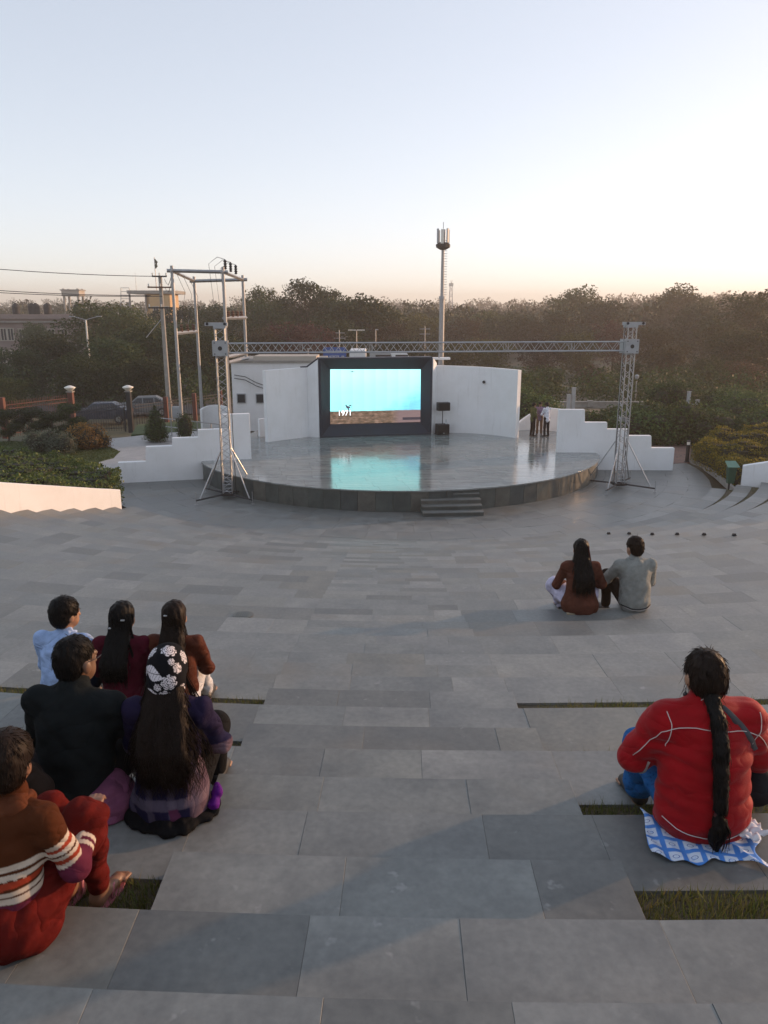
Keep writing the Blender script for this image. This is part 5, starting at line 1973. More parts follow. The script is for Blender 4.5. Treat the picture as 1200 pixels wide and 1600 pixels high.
# distant poles in front of the wood
for i, (px, top, d_, arm) in enumerate(((530, 516, 92, 1), (539, 522, 95, 1), (557, 516, 90, 2), (587, 515, 94, 0), (664, 510, 96, 1), (995, 592, 62, 3), (481, 545, 80, 0))):
    q = at(px, top, y=d_)
    po_ = thing('light_pole', ('thin pole with cross pieces above the blue sign', 'thin pole just right of the first pole above the blue sign', 'thin street light with two short arms above the screen', 'thin plain pole above the right half of the screen', 'thin pole with a cross piece left of the mast', 'slim garden lamp post behind the right tower', 'short thin pole left of the blue sign')[i], 'pole', (q.x, q.y, terrain(q.x, q.y)))
    MB().tube((q.x, q.y, terrain(q.x, q.y)), (q.x, q.y, q.z), .07, .05, 6).build('shaft', M['steel'], po_)
    if arm == 1:
        for k in range(2): MB().box((q.x, q.y - .08, q.z - .3 - .6 * k), (1.3, .07, .08)).build('cross_arm', M['steel'], po_)
    elif arm == 2:
        for s_ in (-1, 1): MB().box((q.x + s_ * .5, q.y, q.z + .02), (.9, .14, .09)).build('lamp_head', M['bulb'], po_)
    elif arm == 3:
        MB().lathe((q.x, q.y, q.z - .05), [(.06, 0), (.16, .12), (.18, .3), (.05, .4)], 10).build('lantern', M['plate'], po_)
    else:
        MB().box((q.x + .12, q.y, q.z), (.4, .12, .1)).build('lamp_head', M['steel'], po_)
fm = at(705, 438, y=420)
ft = thing('lattice_mast', 'tiny far lattice mast on the skyline right of the big mast', 'mast', (fm.x, 420, terrain(fm.x, 420)))
zf = terrain(fm.x, 420)
for sx in (-1, 1):
    for sy in (-1, 1): MB().tube((fm.x + sx * 1.3, 420 + sy * 1.3, zf), (fm.x + sx * .5, 420 + sy * .5, fm.z - 1.5), .16, n=4).build('leg', M['plate'], ft)
lt = MB()
for i in range(7):
    za_, zb2 = zf + (fm.z - zf) * i / 7, zf + (fm.z - zf) * (i + 1) / 7
    k0, k1 = 1.3 - .8 * i / 7, 1.3 - .8 * (i + 1) / 7
    lt.tube((fm.x - k0, 418.8, za_), (fm.x + k1, 418.8, zb2), .1, n=4)
    lt.tube((fm.x + k0, 418.8, za_), (fm.x - k1, 418.8, zb2), .1, n=4)
lt.build('lattice', M['plate'], ft)
MB().box((fm.x, 420, fm.z - 2.2), (2.2, 2.2, 1.6)).build('antenna_cluster', M['bulb'], ft)

# ------------------------------------------------------------------ right side small things
for i, (px, top, foot, d_) in enumerate(((889, 617, 645, 43), (897, 606, 645, 43.2), (1077, 612, 640, 46), (1090, 625, 640, 46.2))):
    q = at(px, top, y=d_)
    po_ = thing('grey_post', ('shorter grey post above the right stepped wall', 'taller grey post above the right stepped wall', 'taller grey post among the green shrubs', 'shorter grey post among the green shrubs')[i], 'post', (q.x, q.y, 0))
    MB().box((q.x, q.y, q.z / 2), (.19, .14, q.z), R(20), ch=.01).build('shaft', M['plate'], po_)
    MB().box((q.x, q.y, q.z + .01), (.22, .17, .03), R(20)).build('cap', M['steel'], po_)
    if i == 3:
        MB().box((q.x - .3, q.y, q.z - .25), (.7, .05, .06)).build('tie_bar', M['steel'], po_)
q0, q1 = at(770, 632, y=58), at(1010, 628, y=58)
gw = thing('garden_wall', 'long low grey wall below the dark wood at right', 'wall', ((q0.x + q1.x) / 2, 58, -.6))
MB().box(((q0.x + q1.x) / 2, 58, q1.z / 2 - .35), (q1.x - q0.x, .25, q1.z + .6)).build('wall_body', M['concrete'], gw)
MB().box(((q0.x + q1.x) / 2, 58, q1.z + .0), (q1.x - q0.x + .1, .36, .08)).build('coping', M['concrete'], gw)
for px in (865, 922): MB().box((at(px, 632, y=57.9).x, 57.9, q1.z / 2), (.4, .4, q1.z + .25)).build('pier', M['concrete'], gw)
for (px, py, top, lab, m_) in ((1073, 722, 688, 'black bollard light at the corner of the brick path', 'black'), (1117, 690, 657, 'thin dark garden light beside the bright tipped shrub', 'black')):
    q = at(px, py, z=0)
    zt_ = at(px, top, y=q.y).z
    bo = thing('bollard_light', lab, 'bollard light', q)
    w_ = .085 if px == 1073 else .04
    MB().lathe(q, [(w_ + .04, 0), (w_ + .04, .03), (w_, .04), (w_, zt_ * .8)], 12).build('shaft', M['black'], bo)
    MB().lathe(q + Vector((0, 0, zt_ * .8)), [(w_ * .85, 0), (w_ * .85, zt_ * .14)], 12).build('lens', M['bulb'], bo)
    MB().lathe(q + Vector((0, 0, zt_ * .94)), [(w_ + .01, 0), (w_ + .01, zt_ * .04), (w_ * .3, zt_ * .07)], 12).build('cap', M['black'], bo)
# ------------------------------------------------------------------ people: smooth-blended bodies and clothes
def smin(a, b, k):
    h = np.maximum(k - np.abs(a - b), 0) / k
    return np.minimum(a, b) - h * h * k * .25


class Body:
    """a signed-distance figure; every primitive is blended into one continuous surface"""

    def __init__(s, k=.03):
        s.p, s.k = [], k

    def cap(s, a, b, ra, rb=None, k=None, fl=1.0):
        s.p.append(('cap', np.array(a, float), np.array(b, float), ra, ra if rb is None else rb, s.k if k is None else k, fl))
        return s

    def ell(s, c, r, k=None, rot=None, cut=False):
        s.p.append(('cut' if cut else 'ell', np.array(c, float), np.array(r, float), rot, None, s.k if k is None else k, 1.0))
        return s

    def chain(s, pts, rs, k=None, fl=1.0):
        for i in range(len(pts) - 1): s.cap(pts[i], pts[i + 1], rs[i], rs[i + 1], k, fl)
        return s

    def solve(s, vox, wr=None, floor=None, warp=None):
        lo, hi = np.full(3, 9e9), np.full(3, -9e9)
        bb = []
        for (ty, a, b, ra, rb, k, fl) in s.p:
            if ty == 'cap':
                r = max(ra, rb) * max(1, fl)
                l_, h_ = np.minimum(a, b) - r, np.maximum(a, b) + r
            else:
                r = b if ra is None else np.full(3, b.max())
                l_, h_ = a - r, a + r
            bb.append((l_, h_))
            if ty != 'cut':
                lo, hi = np.minimum(lo, l_), np.maximum(hi, h_)
        pad = 4 * vox + .02
        lo, hi = lo - pad, hi + pad
        if floor is not None: lo[2] = min(lo[2], floor - 3 * vox)
        n = np.ceil((hi - lo) / vox).astype(int) + 1
        ax = [lo[i] + vox * np.arange(n[i]) for i in range(3)]
        D = np.full(n, .25, dtype=np.float32)
        for (ty, a, b, ra, rb, k, fl), (l_, h_) in zip(s.p, bb):
            m = k + 4 * vox + .02
            i0 = np.maximum(((l_ - m - lo) / vox).astype(int), 0)
            i1 = np.minimum(((h_ + m - lo) / vox).astype(int) + 2, n)
            sl = tuple(slice(i0[i], i1[i]) for i in range(3))
            X = ax[0][sl[0]][:, None, None]
            Y = ax[1][sl[1]][None, :, None]
            Z = ax[2][sl[2]][None, None, :]
            if ty == 'cap':
                ba = b - a
                L2 = max(1e-9, float(ba @ ba))
                t_ = np.clip(((X - a[0]) * ba[0] + (Y - a[1]) * ba[1] + (Z - a[2]) * ba[2]) / L2, 0, 1)
                dx, dy, dz = X - a[0] - t_ * ba[0], (Y - a[1] - t_ * ba[1]) / fl, Z - a[2] - t_ * ba[2]
                d = np.sqrt(dx * dx + dy * dy + dz * dz) - (ra + (rb - ra) * t_)
                if fl < 1: d = d * fl if False else d * (.5 + .5 * fl)
            else:
                dx, dy, dz = X - a[0] + 0 * Y + 0 * Z, Y - a[1] + 0 * X + 0 * Z, Z - a[2] + 0 * X + 0 * Y
                if ra is not None:
                    q = ra
                    dx, dy, dz = (q[0][0] * dx + q[0][1] * dy + q[0][2] * dz, q[1][0] * dx + q[1][1] * dy + q[1][2] * dz, q[2][0] * dx + q[2][1] * dy + q[2][2] * dz)
                k0 = np.sqrt((dx / b[0]) ** 2 + (dy / b[1]) ** 2 + (dz / b[2]) ** 2)
                k1 = np.sqrt((dx / b[0] ** 2) ** 2 + (dy / b[1] ** 2) ** 2 + (dz / b[2] ** 2) ** 2)
                d = k0 * (k0 - 1) / np.maximum(k1, 1e-6)
            if ty == 'cut':
                D[sl] = -smin(-D[sl], d, k)
            else:
                D[sl] = smin(D[sl], d, k)
        if wr is not None:
            X, Y, Z = ax[0][:, None, None], ax[1][None, :, None], ax[2][None, None, :]
            D = D + wr(X, Y, Z).astype(np.float32)
        if floor is not None:
            Z = ax[2][None, None, :]
            D = np.maximum(D, (floor - Z).astype(np.float32) + 0 * D)
        return surface_nets(D, lo, vox)


def surface_nets(D, lo, vox):
    ins = D < 0
    n = D.shape
    c = [(i, j, k) for i in (0, 1) for j in (0, 1) for k in (0, 1)]
    sub = lambda A, o: A[o[0]:n[0] - 1 + o[0], o[1]:n[1] - 1 + o[1], o[2]:n[2] - 1 + o[2]]
    cnt = np.zeros((n[0] - 1, n[1] - 1, n[2] - 1), dtype=np.int8)
    for o in c: cnt += sub(ins, o)
    act = (cnt > 0) & (cnt < 8)
    idx = np.argwhere(act)
    ids = np.full(act.shape, -1, dtype=np.int32)
    ids[act] = np.arange(len(idx))
    P = np.zeros((len(idx), 3))
    W = np.zeros(len(idx))
    for a in c:
        for ax in range(3):
            if a[ax]: continue
            b = list(a)
            b[ax] = 1
            va = D[idx[:, 0] + a[0], idx[:, 1] + a[1], idx[:, 2] + a[2]]
            vb = D[idx[:, 0] + b[0], idx[:, 1] + b[1], idx[:, 2] + b[2]]
            m = (va < 0) != (vb < 0)
            t_ = np.where(m, va / np.where(m, va - vb, 1), 0)
            q = np.array(a, float)[None, :].repeat(len(idx), 0)
            q[:, ax] += t_
            P += q * m[:, None]
            W += m
    V = lo + (idx + P / np.maximum(W, 1)[:, None]) * vox
    F = []
    for ax in range(3):
        o = [0, 0, 0]
        o[ax] = 1
        a = ins[:n[0] - o[0], :n[1] - o[1], :n[2] - o[2]]
        b = ins[o[0]:, o[1]:, o[2]:]
        e = np.argwhere(a != b)
        u, v = (ax + 1) % 3, (ax + 2) % 3
        ok = (e[:, u] > 0) & (e[:, v] > 0) & (e[:, u] < n[u] - 1) & (e[:, v] < n[v] - 1)
        e = e[ok]
        s_ = a[e[:, 0], e[:, 1], e[:, 2]]
        def cell(du, dv):
            q = e.copy()
            q[:, u] += du
            q[:, v] += dv
            return ids[q[:, 0], q[:, 1], q[:, 2]]
        f = np.stack([cell(-1, -1), cell(0, -1), cell(0, 0), cell(-1, 0)], 1)
        f[~s_] = f[~s_][:, ::-1]
        F.append(f)
    F = np.concatenate(F)
    return V, F[(F >= 0).all(1)]


def folds(seed, amp, freq, sx=1.0, sz=1.0):
    rg = np.random.default_rng(seed)
    w = rg.normal(size=(5, 3)) * freq
    w[:, 2] *= sz
    w[:, 0] *= sx
    ph = rg.uniform(0, 6.28, 5)

    def f(X, Y, Z):
        r = 0
        for i in range(5):
            r = r + .35 + (1 - 2.0 * np.abs(np.sin(.5 * (w[i, 0] * X + w[i, 1] * Y + w[i, 2] * Z + ph[i] + 1.3 * np.sin(w[(i + 1) % 5, 0] * X * .6 + w[(i + 2) % 5, 2] * Z * .6))))) if amp > .0038 else r + np.sin(w[i, 0] * X + w[i, 1] * Y + w[i, 2] * Z + ph[i])
        return amp * r / 1.9
    return f


def rotz(p, a, o=(0, 0, 0)):
    x, y = p[0] - o[0], p[1] - o[1]
    return (o[0] + x * math.cos(a) - y * math.sin(a), o[1] + x * math.sin(a) + y * math.cos(a), p[2])


def mirror(p): return (-p[0], p[1], p[2])


class Figure:
    """one person: an empty at the seat or feet, the body and the clothes as parts (local: +Y is forward)"""

    def __init__(s, label, loc, rz, scale=1.0, vox=.009, yaw=0.0, nod=0.0):
        s.root = thing('person', label, 'person', loc, rz)
        s.root.scale = (scale,) * 3
        s.vox, s.yaw, s.nod = vox, yaw, nod
        s.J = {}

    def seated(s, lean=.03, sh=.17, female=True, **kw):
        J = dict(pel=(0, 0, .10), wai=(0, lean * .3, .26), che=(0, lean, .42), nek=(0, lean * 1.5, .545), hea=(0, lean * 1.5 + .035, .70),
                 sh_l=(-sh, lean * 1.1, .515), sh_r=(sh, lean * 1.1, .515),
                 el_l=(-.27, .13, .28), el_r=(.27, .13, .28), wr_l=(-.12, .33, .25), wr_r=(.12, .33, .25),
                 hip_l=(-.085, .03, .095), hip_r=(.085, .03, .095), kn_l=(-.15, .42, .22), kn_r=(.15, .42, .22),
                 an_l=(-.12, .52, -.12), an_r=(.12, .52, -.12))
        J.update(kw)
        s.J = J
        return s

    def standing(s, **kw):
        J = dict(pel=(0, 0, .93), wai=(0, .0, 1.05), che=(0, .01, 1.25), nek=(0, .0, 1.42), hea=(0, .03, 1.57),
                 sh_l=(-.18, 0, 1.38), sh_r=(.18, 0, 1.38), el_l=(-.24, -.02, 1.1), el_r=(.24, -.02, 1.1), wr_l=(-.25, .06, .86), wr_r=(.25, .06, .86),
                 hip_l=(-.09, 0, .90), hip_r=(.09, 0, .90), kn_l=(-.1, .02, .48), kn_r=(.1, .02, .48), an_l=(-.11, -.02, .08), an_r=(.11, -.02, .08))
        J.update(kw)
        s.J = J
        return s

    def hp(s, p):
        """a point given relative to the head centre, turned with the head"""
        q = rotz(p, s.yaw)
        q = (q[0], q[1] * math.cos(s.nod) - q[2] * math.sin(s.nod), q[1] * math.sin(s.nod) + q[2] * math.cos(s.nod))
        h = s.J['hea']
        return (q[0] + h[0], q[1] + h[1], q[2] + h[2])

    def hrot(s):
        m = Matrix.Rotation(s.nod, 3, 'X') @ Matrix.Rotation(s.yaw, 3, 'Z')
        return np.array(m.transposed())

    def add(s, name, mat, body, vox=None, wr=None, color=None, floor=None, smooth=True, label=None):
        V, F = body.solve(vox or s.vox, wr, floor)
        me = np_mesh(name, V, F, mat, smooth, color(V) if color else None)
        o = link(name, me)
        o.parent = s.root
        if label: o['label'] = label
        return o

    def body(s, skin=(.30, .165, .10), feet='shoe'):
        J, B = s.J, Body(.025)
        R_ = s.hrot()
        B.cap(J['pel'], J['wai'], .115, .10, fl=.75).cap(J['wai'], J['che'], .10, .12, fl=.75).cap(J['che'], J['nek'], .11, .055, .04, .8)
        B.cap(J['sh_l'], J['sh_r'], .048, .048)
        B.cap(J['nek'], s.hp((0, -.01, -.06)), .05, .048)
        B.ell(s.hp((0, -.005, .03)), (.076, .096, .095), .03, R_)
        B.ell(s.hp((0, .045, -.045)), (.056, .052, .066), .03, R_)
        B.cap(s.hp((0, .088, .01)), s.hp((0, .108, -.028)), .008, .014, .012)
        B.ell(s.hp((0, .09, -.062)), (.024, .012, .009), .008, R_)
        B.cap(s.hp((-.045, .078, .03)), s.hp((.045, .078, .03)), .012, .012, .012)
        for q in (-1, 1):
            B.ell(s.hp((q * .031, .098, .008)), (.017, .012, .011), .006, R_, cut=True)
            B.ell(s.hp((q * .031, .083, .008)), (.013, .012, .011), .003, R_)
            B.ell(s.hp((q * .078, -.005, -.012)), (.012, .024, .033), .008, R_)
        for q in ('l', 'r'):
            sg = -1 if q == 'l' else 1
            B.cap(J['sh_' + q], J['el_' + q], .043, .036).cap(J['el_' + q], J['wr_' + q], .036, .025)
            B.cap(J['hip_' + q], J['kn_' + q], .075, .052).cap(J['kn_' + q], J['an_' + q], .05, .034)
            # hand: palm, four unequal fingers, thumb from the side of the palm
            w, e = Vector(J['wr_' + q]), Vector(J['el_' + q])
            d = (w - e).normalized()
            up = Vector((0, 0, 1))
            sd = d.cross(up)
            sd = sd.normalized() if sd.length > .2 else Vector((1, 0, 0))
            nn = sd.cross(d)
            pc = w + d * .05
            for i, (off, ln) in enumerate(((-.027, .062), (-.009, .072), (.009, .068), (.027, .052))):
                k_ = w + d * .085 + sd * off
                m_ = k_ + d * ln * .55 - nn * .012
                B.cap(w + sd * off * .55, k_, .015, .012, .01)
                B.cap(k_, m_, .0095, .0085, .004).cap(m_, m_ + d * ln * .3 - nn * .03, .0085, .007, .004)
            tb = w + d * .02 - sd * sg * .02
            B.cap(tb, tb + d * .035 - sd * sg * .03 - nn * .01, .013, .011, .01).cap(tb + d * .035 - sd * sg * .03 - nn * .01, tb + d * .065 - sd * sg * .028 - nn * .025, .0105, .008, .004)
            a = Vector(J['an_' + q])
            fd = Vector((sg * .12, 1, 0)).normalized()
            B.cap(a, a + Vector((0, -.02, -.045)), .034, .034)
            B.cap(a + Vector((0, -.02, -.045)), a + fd * .13 + Vector((0, 0, -.055)), .034, .026)
            for i in range(5):
                t0 = a + fd * .13 + Vector((1, 0, 0)) * ((i - 2) * .016) + Vector((0, 0, -.058))
                B.cap(t0, t0 + fd * (.045 - .004 * abs(i - (3 if sg > 0 else 1))), .011, .009, .006)
        hc = np.array(s.hp((0, 0, 0)))
        eyes = [np.array(s.hp((q * .031, .094, .008))) for q in (-1, 1)]
        lip = np.array(s.hp((0, .1, -.062)))

        def colr(V):
            c = np.tile(np.array(skin), (len(V), 1))
            c *= (1 + .12 * np.sin(V[:, :1] * 60) * np.sin(V[:, 2:] * 55))
            for e in eyes:
                d = np.linalg.norm(V - e, axis=1)
                c[d < .014] = (.6, .57, .53)
                c[d < .0075] = (.02, .012, .01)
            d = np.linalg.norm((V - lip) / np.array([.026, .02, .010]), axis=1)
            c[d < 1] = np.array(skin) * np.array([.8, .55, .55])
            return c
        return s.add('body', M['skin'], B, min(s.vox, .0075) if s.vox < .012 else s.vox, None, colr)

    def top(s, mat, r=.155, hem=.04, sleeve=.062, k=.045, fl=.72, wrk=None, color=None, cuff=.042, collar=.062, name='jacket', hemr=None, longer=.9, vox=None):
        J, B = s.J, Body(k)
        p = J['pel']
        hz = (p[0], p[1] - .005, p[2] + hem - .04)
        B.cap(hz, J['wai'], hemr or r * 1.02, r * .93, None, fl + .05).cap(J['wai'], J['che'], r * .93, r * .98, None, fl)
        B.cap(J['che'], J['nek'], r * .9, collar, .06, fl + .05)
        B.cap(J['sh_l'], J['sh_r'], sleeve * .98, sleeve * .98, .05)
        for q in ('l', 'r'):
            e, w = Vector(J['el_' + q]), Vector(J['wr_' + q])
            B.cap(J['sh_' + q], e, sleeve, sleeve * .9, .04).cap(e, e.lerp(w, longer), sleeve * .9, cuff, .03)
        n_ = Vector(J['nek'])
        h_ = Vector(s.hp((0, -.012, -.065)))
        B.cap(n_, n_.lerp(h_, .55), collar, collar * .98, .02)
        s.topB = B
        return s.add(name, mat, B, vox, wrk, color)

    def legs(s, mat, r=.088, ank=.05, name='trousers', wrk=None, color=None, shoes=True, hipr=.13, shin=.92):
        J, B = s.J, Body(.04)
        B.cap((J['hip_l'][0] * .6, J['pel'][1], J['pel'][2]), (J['hip_r'][0] * .6, J['pel'][1], J['pel'][2]), hipr * .78, hipr * .78, .05)
        for q in ('l', 'r'):
            a, b = Vector(J['kn_' + q]), Vector(J['an_' + q])
            B.cap(J['hip_' + q], a, r, r * .82, .05).cap(a, a.lerp(b, shin), r * .82, ank, .03)
        o = s.add(name, mat, B, None, wrk, color)
        if shoes:
            for q in ('l', 'r'):
                sg = -1 if q == 'l' else 1
                a = Vector(J['an_' + q])
                fd = Vector((sg * .12, 1, 0)).normalized()
                s.add('shoe', M['shoe'], Body(.02).cap(a + Vector((0, -.03, -.03)), a + fd * .15 + Vector((0, 0, -.05)), .044, .036))
        return o

    def short_hair(s, mat, bulk=.012, vox=None):
        B, R_ = Body(.02), s.hrot()
        B.ell(s.hp((0, -.012, .045)), (.077 + bulk, .094 + bulk, .088 + bulk), .02, R_)
        B.ell(s.hp((0, -.05, -.005)), (.069 + bulk, .05 + bulk, .07 + bulk), .02, R_)
        B.ell(s.hp((0, .12, -.03)), (.1, .075, .085), .015, R_, cut=True)
        for q in (-1, 1): B.ell(s.hp((q * .09, .03, -.035)), (.03, .03, .045), .012, R_, cut=True)
        o = s.add('hair', mat, B, vox or min(s.vox, .007), folds(3, .0014, 120))
        if vox is None: s.strands(o, mat, 900, .03)
        return o

    def strands(s, o, mat, n, ln, seed=1):
        me = o.data
        N = len(me.vertices)
        co, no_ = np.empty(N * 3), np.empty(N * 3)
        me.vertices.foreach_get('co', co)
        me.vertices.foreach_get('normal', no_)
        co, no_ = co.reshape(-1, 3), no_.reshape(-1, 3)
        rg = np.random.default_rng(seed)
        mb = MB()
        crown = Vector(s.hp((0, -.03, .13)))
        for i in rg.integers(0, N, n):
            p, q = Vector(co[i]), Vector(no_[i])
            d = (p - crown)
            d = d - q * d.dot(q) + Vector(rg.normal(0, .006, 3))
            if d.length < 1e-4: continue
            d = d.normalized() * ln * rg.uniform(.5, 1.3)
            mb.path([p - q * .002, p + d * .5 + q * .001, p + d + q * rg.uniform(-.004, .0015)], 0, 3, [.0015, .0014, .0005])
        mb.build('loose_strands', mat, o, True, True)

    def long_hair(s, mat, end=.2, w=.12, seed=1, strands=260, cap=True, wave=.008, part=0.0, tube=.0026, spread=1.0, off=0.0):
        """hair mass falling down the back, with loose strands over it"""
        B, R_, J = Body(.03), s.hrot(), s.J
        if cap:
            B.ell(s.hp((0, -.012, .035)), (.090, .108, .102), .02, R_)
            B.ell(s.hp((0, -.045, -.03)), (.086, .068, .09), .03, R_)
            B.ell(s.hp((0, .125, -.035)), (.085, .075, .1), .015, R_, cut=True)
        else:
            B.ell(s.hp((0, -.06, -.06)), (.07, .05, .07), .03, R_)
        hc = s.hp((0, -.07, -.06))
        ysh = -.165 + J['che'][1] * .4
        zs = np.linspace(hc[2], end, 6)
        prev = hc
        for i, z in enumerate(zs[1:]):
            u = (i + 1) / 5
            y = hc[1] + (ysh - hc[1]) * min(1, u * 1.6) + (.03 * max(0, (.3 - z)) if z < .3 else 0)
            ww = w * (.62 + .38 * min(1, u * 1.8)) * (1 if u < .9 else .8)
            for sx in (-.62, 0, .62): B.cap((prev[0] + sx * ww * .8, prev[1], prev[2]), (hc[0] + off * u + sx * ww, y, z), .036, .034 if u < .99 else .02, .03)
            prev = (hc[0] + off * u, y, z)
        o = s.add('hair', mat, B, min(s.vox, .008), folds(seed, .004, 70, 1.6, .25))
        # strands drawn over the mass
        me = o.data
        bv = BVHTree.FromPolygons([v.co.copy() for v in me.vertices], [tuple(p.vertices) for p in me.polygons])
        rg = random.Random(seed)
        mb = MB()
        for i in range(strands):
            a = rg.uniform(-1, 1)
            top = s.hp((a * .07, -.03, .11 * math.sqrt(max(0, 1 - a * a * .7)) - rg.uniform(0, .1)))
            zend = end + rg.uniform(-.075, .05)
            pts, ph, fq = [], rg.uniform(0, 6), rg.uniform(10, 26)
            y = None
            amp = wave * rg.uniform(.4, 1.6)
            for k in range(13):
                u = k / 12
                z = top[2] + (zend - top[2]) * u
                x = top[0] + (hc[0] + off * u + a * w * 1.12 * spread - top[0]) * min(1, u * 1.5) + amp * math.sin(ph + fq * z) * u
                hit = bv.ray_cast(Vector((x, -1.5, z)), Vector((0, 1, 0)))
                if hit[0] is not None: y = hit[0].y - .0025
                elif y is None: y = top[1]
                else: y += .0015
                pts.append((x, y, z))
            mb.path(pts, 0, 3, [tube * (1 if k < 9 else (13 - k) / 4.5) for k in range(13)])
        mb.build('loose_strands', mat, o, True, True)
        return o


def on_back(o):
    me = o.data
    bv = BVHTree.FromPolygons([v.co.copy() for v in me.vertices], [tuple(p.vertices) for p in me.polygons])

    def f(x, z, lift=.004, y0=-1.5):
        h = bv.ray_cast(Vector((x, y0, z)), Vector((0, 1, 0)))
        return None if h[0] is None else h[0] + h[1] * lift
    return f


def piping(fig, jk, lines, mat, r=.0035, name='piping', n=26):
    f = on_back(jk)
    for ln in lines:
        pts = []
        for i in range(n):
            u = i / (n - 1) * (len(ln) - 1)
            a = min(int(u), len(ln) - 2)
            t_ = u - a
            x, z = ln[a][0] + (ln[a + 1][0] - ln[a][0]) * t_, ln[a][1] + (ln[a + 1][1] - ln[a][1]) * t_
            q = f(x, z)
            if q is not None: pts.append(q)
        if len(pts) > 2: MB().path(pts, r, 5).build(name, mat, jk, True, True)


t = NT('skin')
vc = t.n('ShaderNodeVertexColor')
vc.layer_name = 'Col'
t.set(Base_Color=vc.outputs[0], Roughness=.5, Subsurface_Weight=.08)
t.bump(t.noise(t.coord(), 240, 2), .1, .002)
M['skin'] = t.m


def hair_mat(name, c):
    t = NT(name)
    v = t.coord('Object', (1, 1, .12))
    n_ = t.noise(v, 210, 3, .6)
    n2 = t.noise(v, 40, 3, .6)
    t.set(Base_Color=t.ramp(n_, [(.3, tuple(x * .5 for x in c)), (.7, tuple(x * 1.6 for x in c))]), Roughness=t.rng(n2, .3, .7, .42, .62), Specular_IOR_Level=.12)
    t.bump(t.math('ADD', n_, n2), .5, .003)
    return t.m


M['hair'] = hair_mat('black_hair', (.006, .005, .0045))
M['hair_brown'] = hair_mat('dark_brown_hair', (.013, .0075, .005))
M['hair_red'] = hair_mat('red_tinted_hair', (.05, .009, .007))
M['shoe'] = pm('dark_shoe', (.02, .018, .018), .5, 0, .2, 10, .1)


def seat(px, py, k):
    return at(px, py, z=ZK(k) + .002)


# ---- woman in the red jacket
P = seat(1092, 1289, 1)
f = Figure('woman in a bright red jacket with a long black plait', P, R(2), .97, .0085, yaw=.06, nod=-.08).seated(.05, .185, el_l=(-.275, .13, .29), el_r=(.30, .12, .28), wr_l=(-.15, .36, .24), wr_r=(.17, .36, .22), kn_l=(-.14, .39, .18), kn_r=(.22, .40, .2), an_l=(-.10, .48, -.13), an_r=(.12, .5, -.13))
f.body()
M['redj'] = cloth_mat('red_quilted_jacket', (.30, .004, .008), rough=.6, weave=700, fold=.28, sheen=.1, foldscale=9)
jk = f.top(M['redj'], .205, .055, .082, .05, .70, folds(4, .0055, 22, 1, 1.6), cuff=.055, collar=.07, hemr=.222)
M['whitepipe'] = pm('white_piping', (.62, .58, .56), .6, 0, .05, 9, 0)
piping(f, jk, [[(-.31, .33), (-.265, .42), (-.23, .50), (-.18, .525), (-.09, .53), (0, .522), (.09, .515), (.16, .50), (.21, .475), (.26, .42), (.31, .34)],
               [(-.205, .585), (-.192, .54), (-.195, .49), (-.20, .42)], [(.205, .58), (.212, .53), (.205, .48), (.185, .43)],
               [(-.235, .12), (-.16, .075), (-.05, .05), (.06, .043), (.15, .06), (.2, .085)],
               [(-.045, .622), (-.03, .628), (-.01, .63)]], M['whitepipe'], .0019)
piping(f, jk, [[(-.245, .305), (-.25, .28), (-.262, .24), (-.268, .19), (-.262, .165), (-.255, .2), (-.25, .26), (-.238, .30)]], pm('silver_zip', (.5, .47, .45), .35, .7), .003, 'pocket_zip')
# hem band
fb = on_back(jk)
# bag strap over the right shoulder
st = []
for i in range(24):
    u = i / 23
    x, z = .03 + .185 * u ** .95, .605 - .15 * u - .075 * u * u
    q = fb(x, z, .003)
    if q is not None: st.append(q)
mb = MB()
vs, fs = [], []
for i, q in enumerate(st):
    d = (st[min(i + 1, len(st) - 1)] - st[max(i - 1, 0)]).normalized()
    sd = d.cross(Vector((0, -1, 0))).normalized() * .017
    vs += [q + sd, q - sd, q + sd + Vector((0, .004, 0)), q - sd + Vector((0, .004, 0))]
for i in range(len(st) - 1):
    a = 4 * i
    fs += [(a, a + 1, a + 5, a + 4), (a + 2, a + 6, a + 7, a + 3), (a, a + 4, a + 6, a + 2), (a + 1, a + 3, a + 7, a + 5)]
M['bagblack'] = cloth_mat('black_bag_cloth', (.018, .018, .022), rough=.7)
mb.add(vs, fs)
bag = Body(.03).cap((.31, .12, .10), (.34, .28, .10), .085, .08, fl=1.0).cap((.31, .12, .18), (.33, .28, .18), .055, .05)
f.add('shoulder_bag', M['bagblack'], bag, .01, folds(6, .004, 30), label='black shoulder bag at her right hip')
mb.build('bag_strap', pm('grey_webbing', (.06, .06, .068), .8, 0, .1, 40, .1), jk, True, True)


def blue_print(V):
    c = np.tile(np.array((.025, .13, .36)), (len(V), 1))
    d = np.sin(V[:, 0] * 260) * np.sin(V[:, 1] * 260) * np.sin(V[:, 2] * 260)
    c[d > .55] = (.01, .05, .2)
    return c


f.legs(cloth_mat('blue_printed_cotton', None, True, fold=.7), .105, .075, wrk=folds(9, .006, 30), color=blue_print)
B = Body(.012)
R_ = f.hrot()
B.ell(f.hp((0, -.012, .028)), (.085, .105, .102), .02, R_).ell(f.hp((0, -.05, -.02)), (.078, .062, .075), .03, R_).ell(f.hp((0, .12, -.03)), (.1, .08, .085), .015, R_, cut=True)
hr_ = f.add('hair', M['hair_brown'], B, .006, folds(5, .0015, 110, 1.5, .4))
f.strands(hr_, M['hair_brown'], 900, .035)
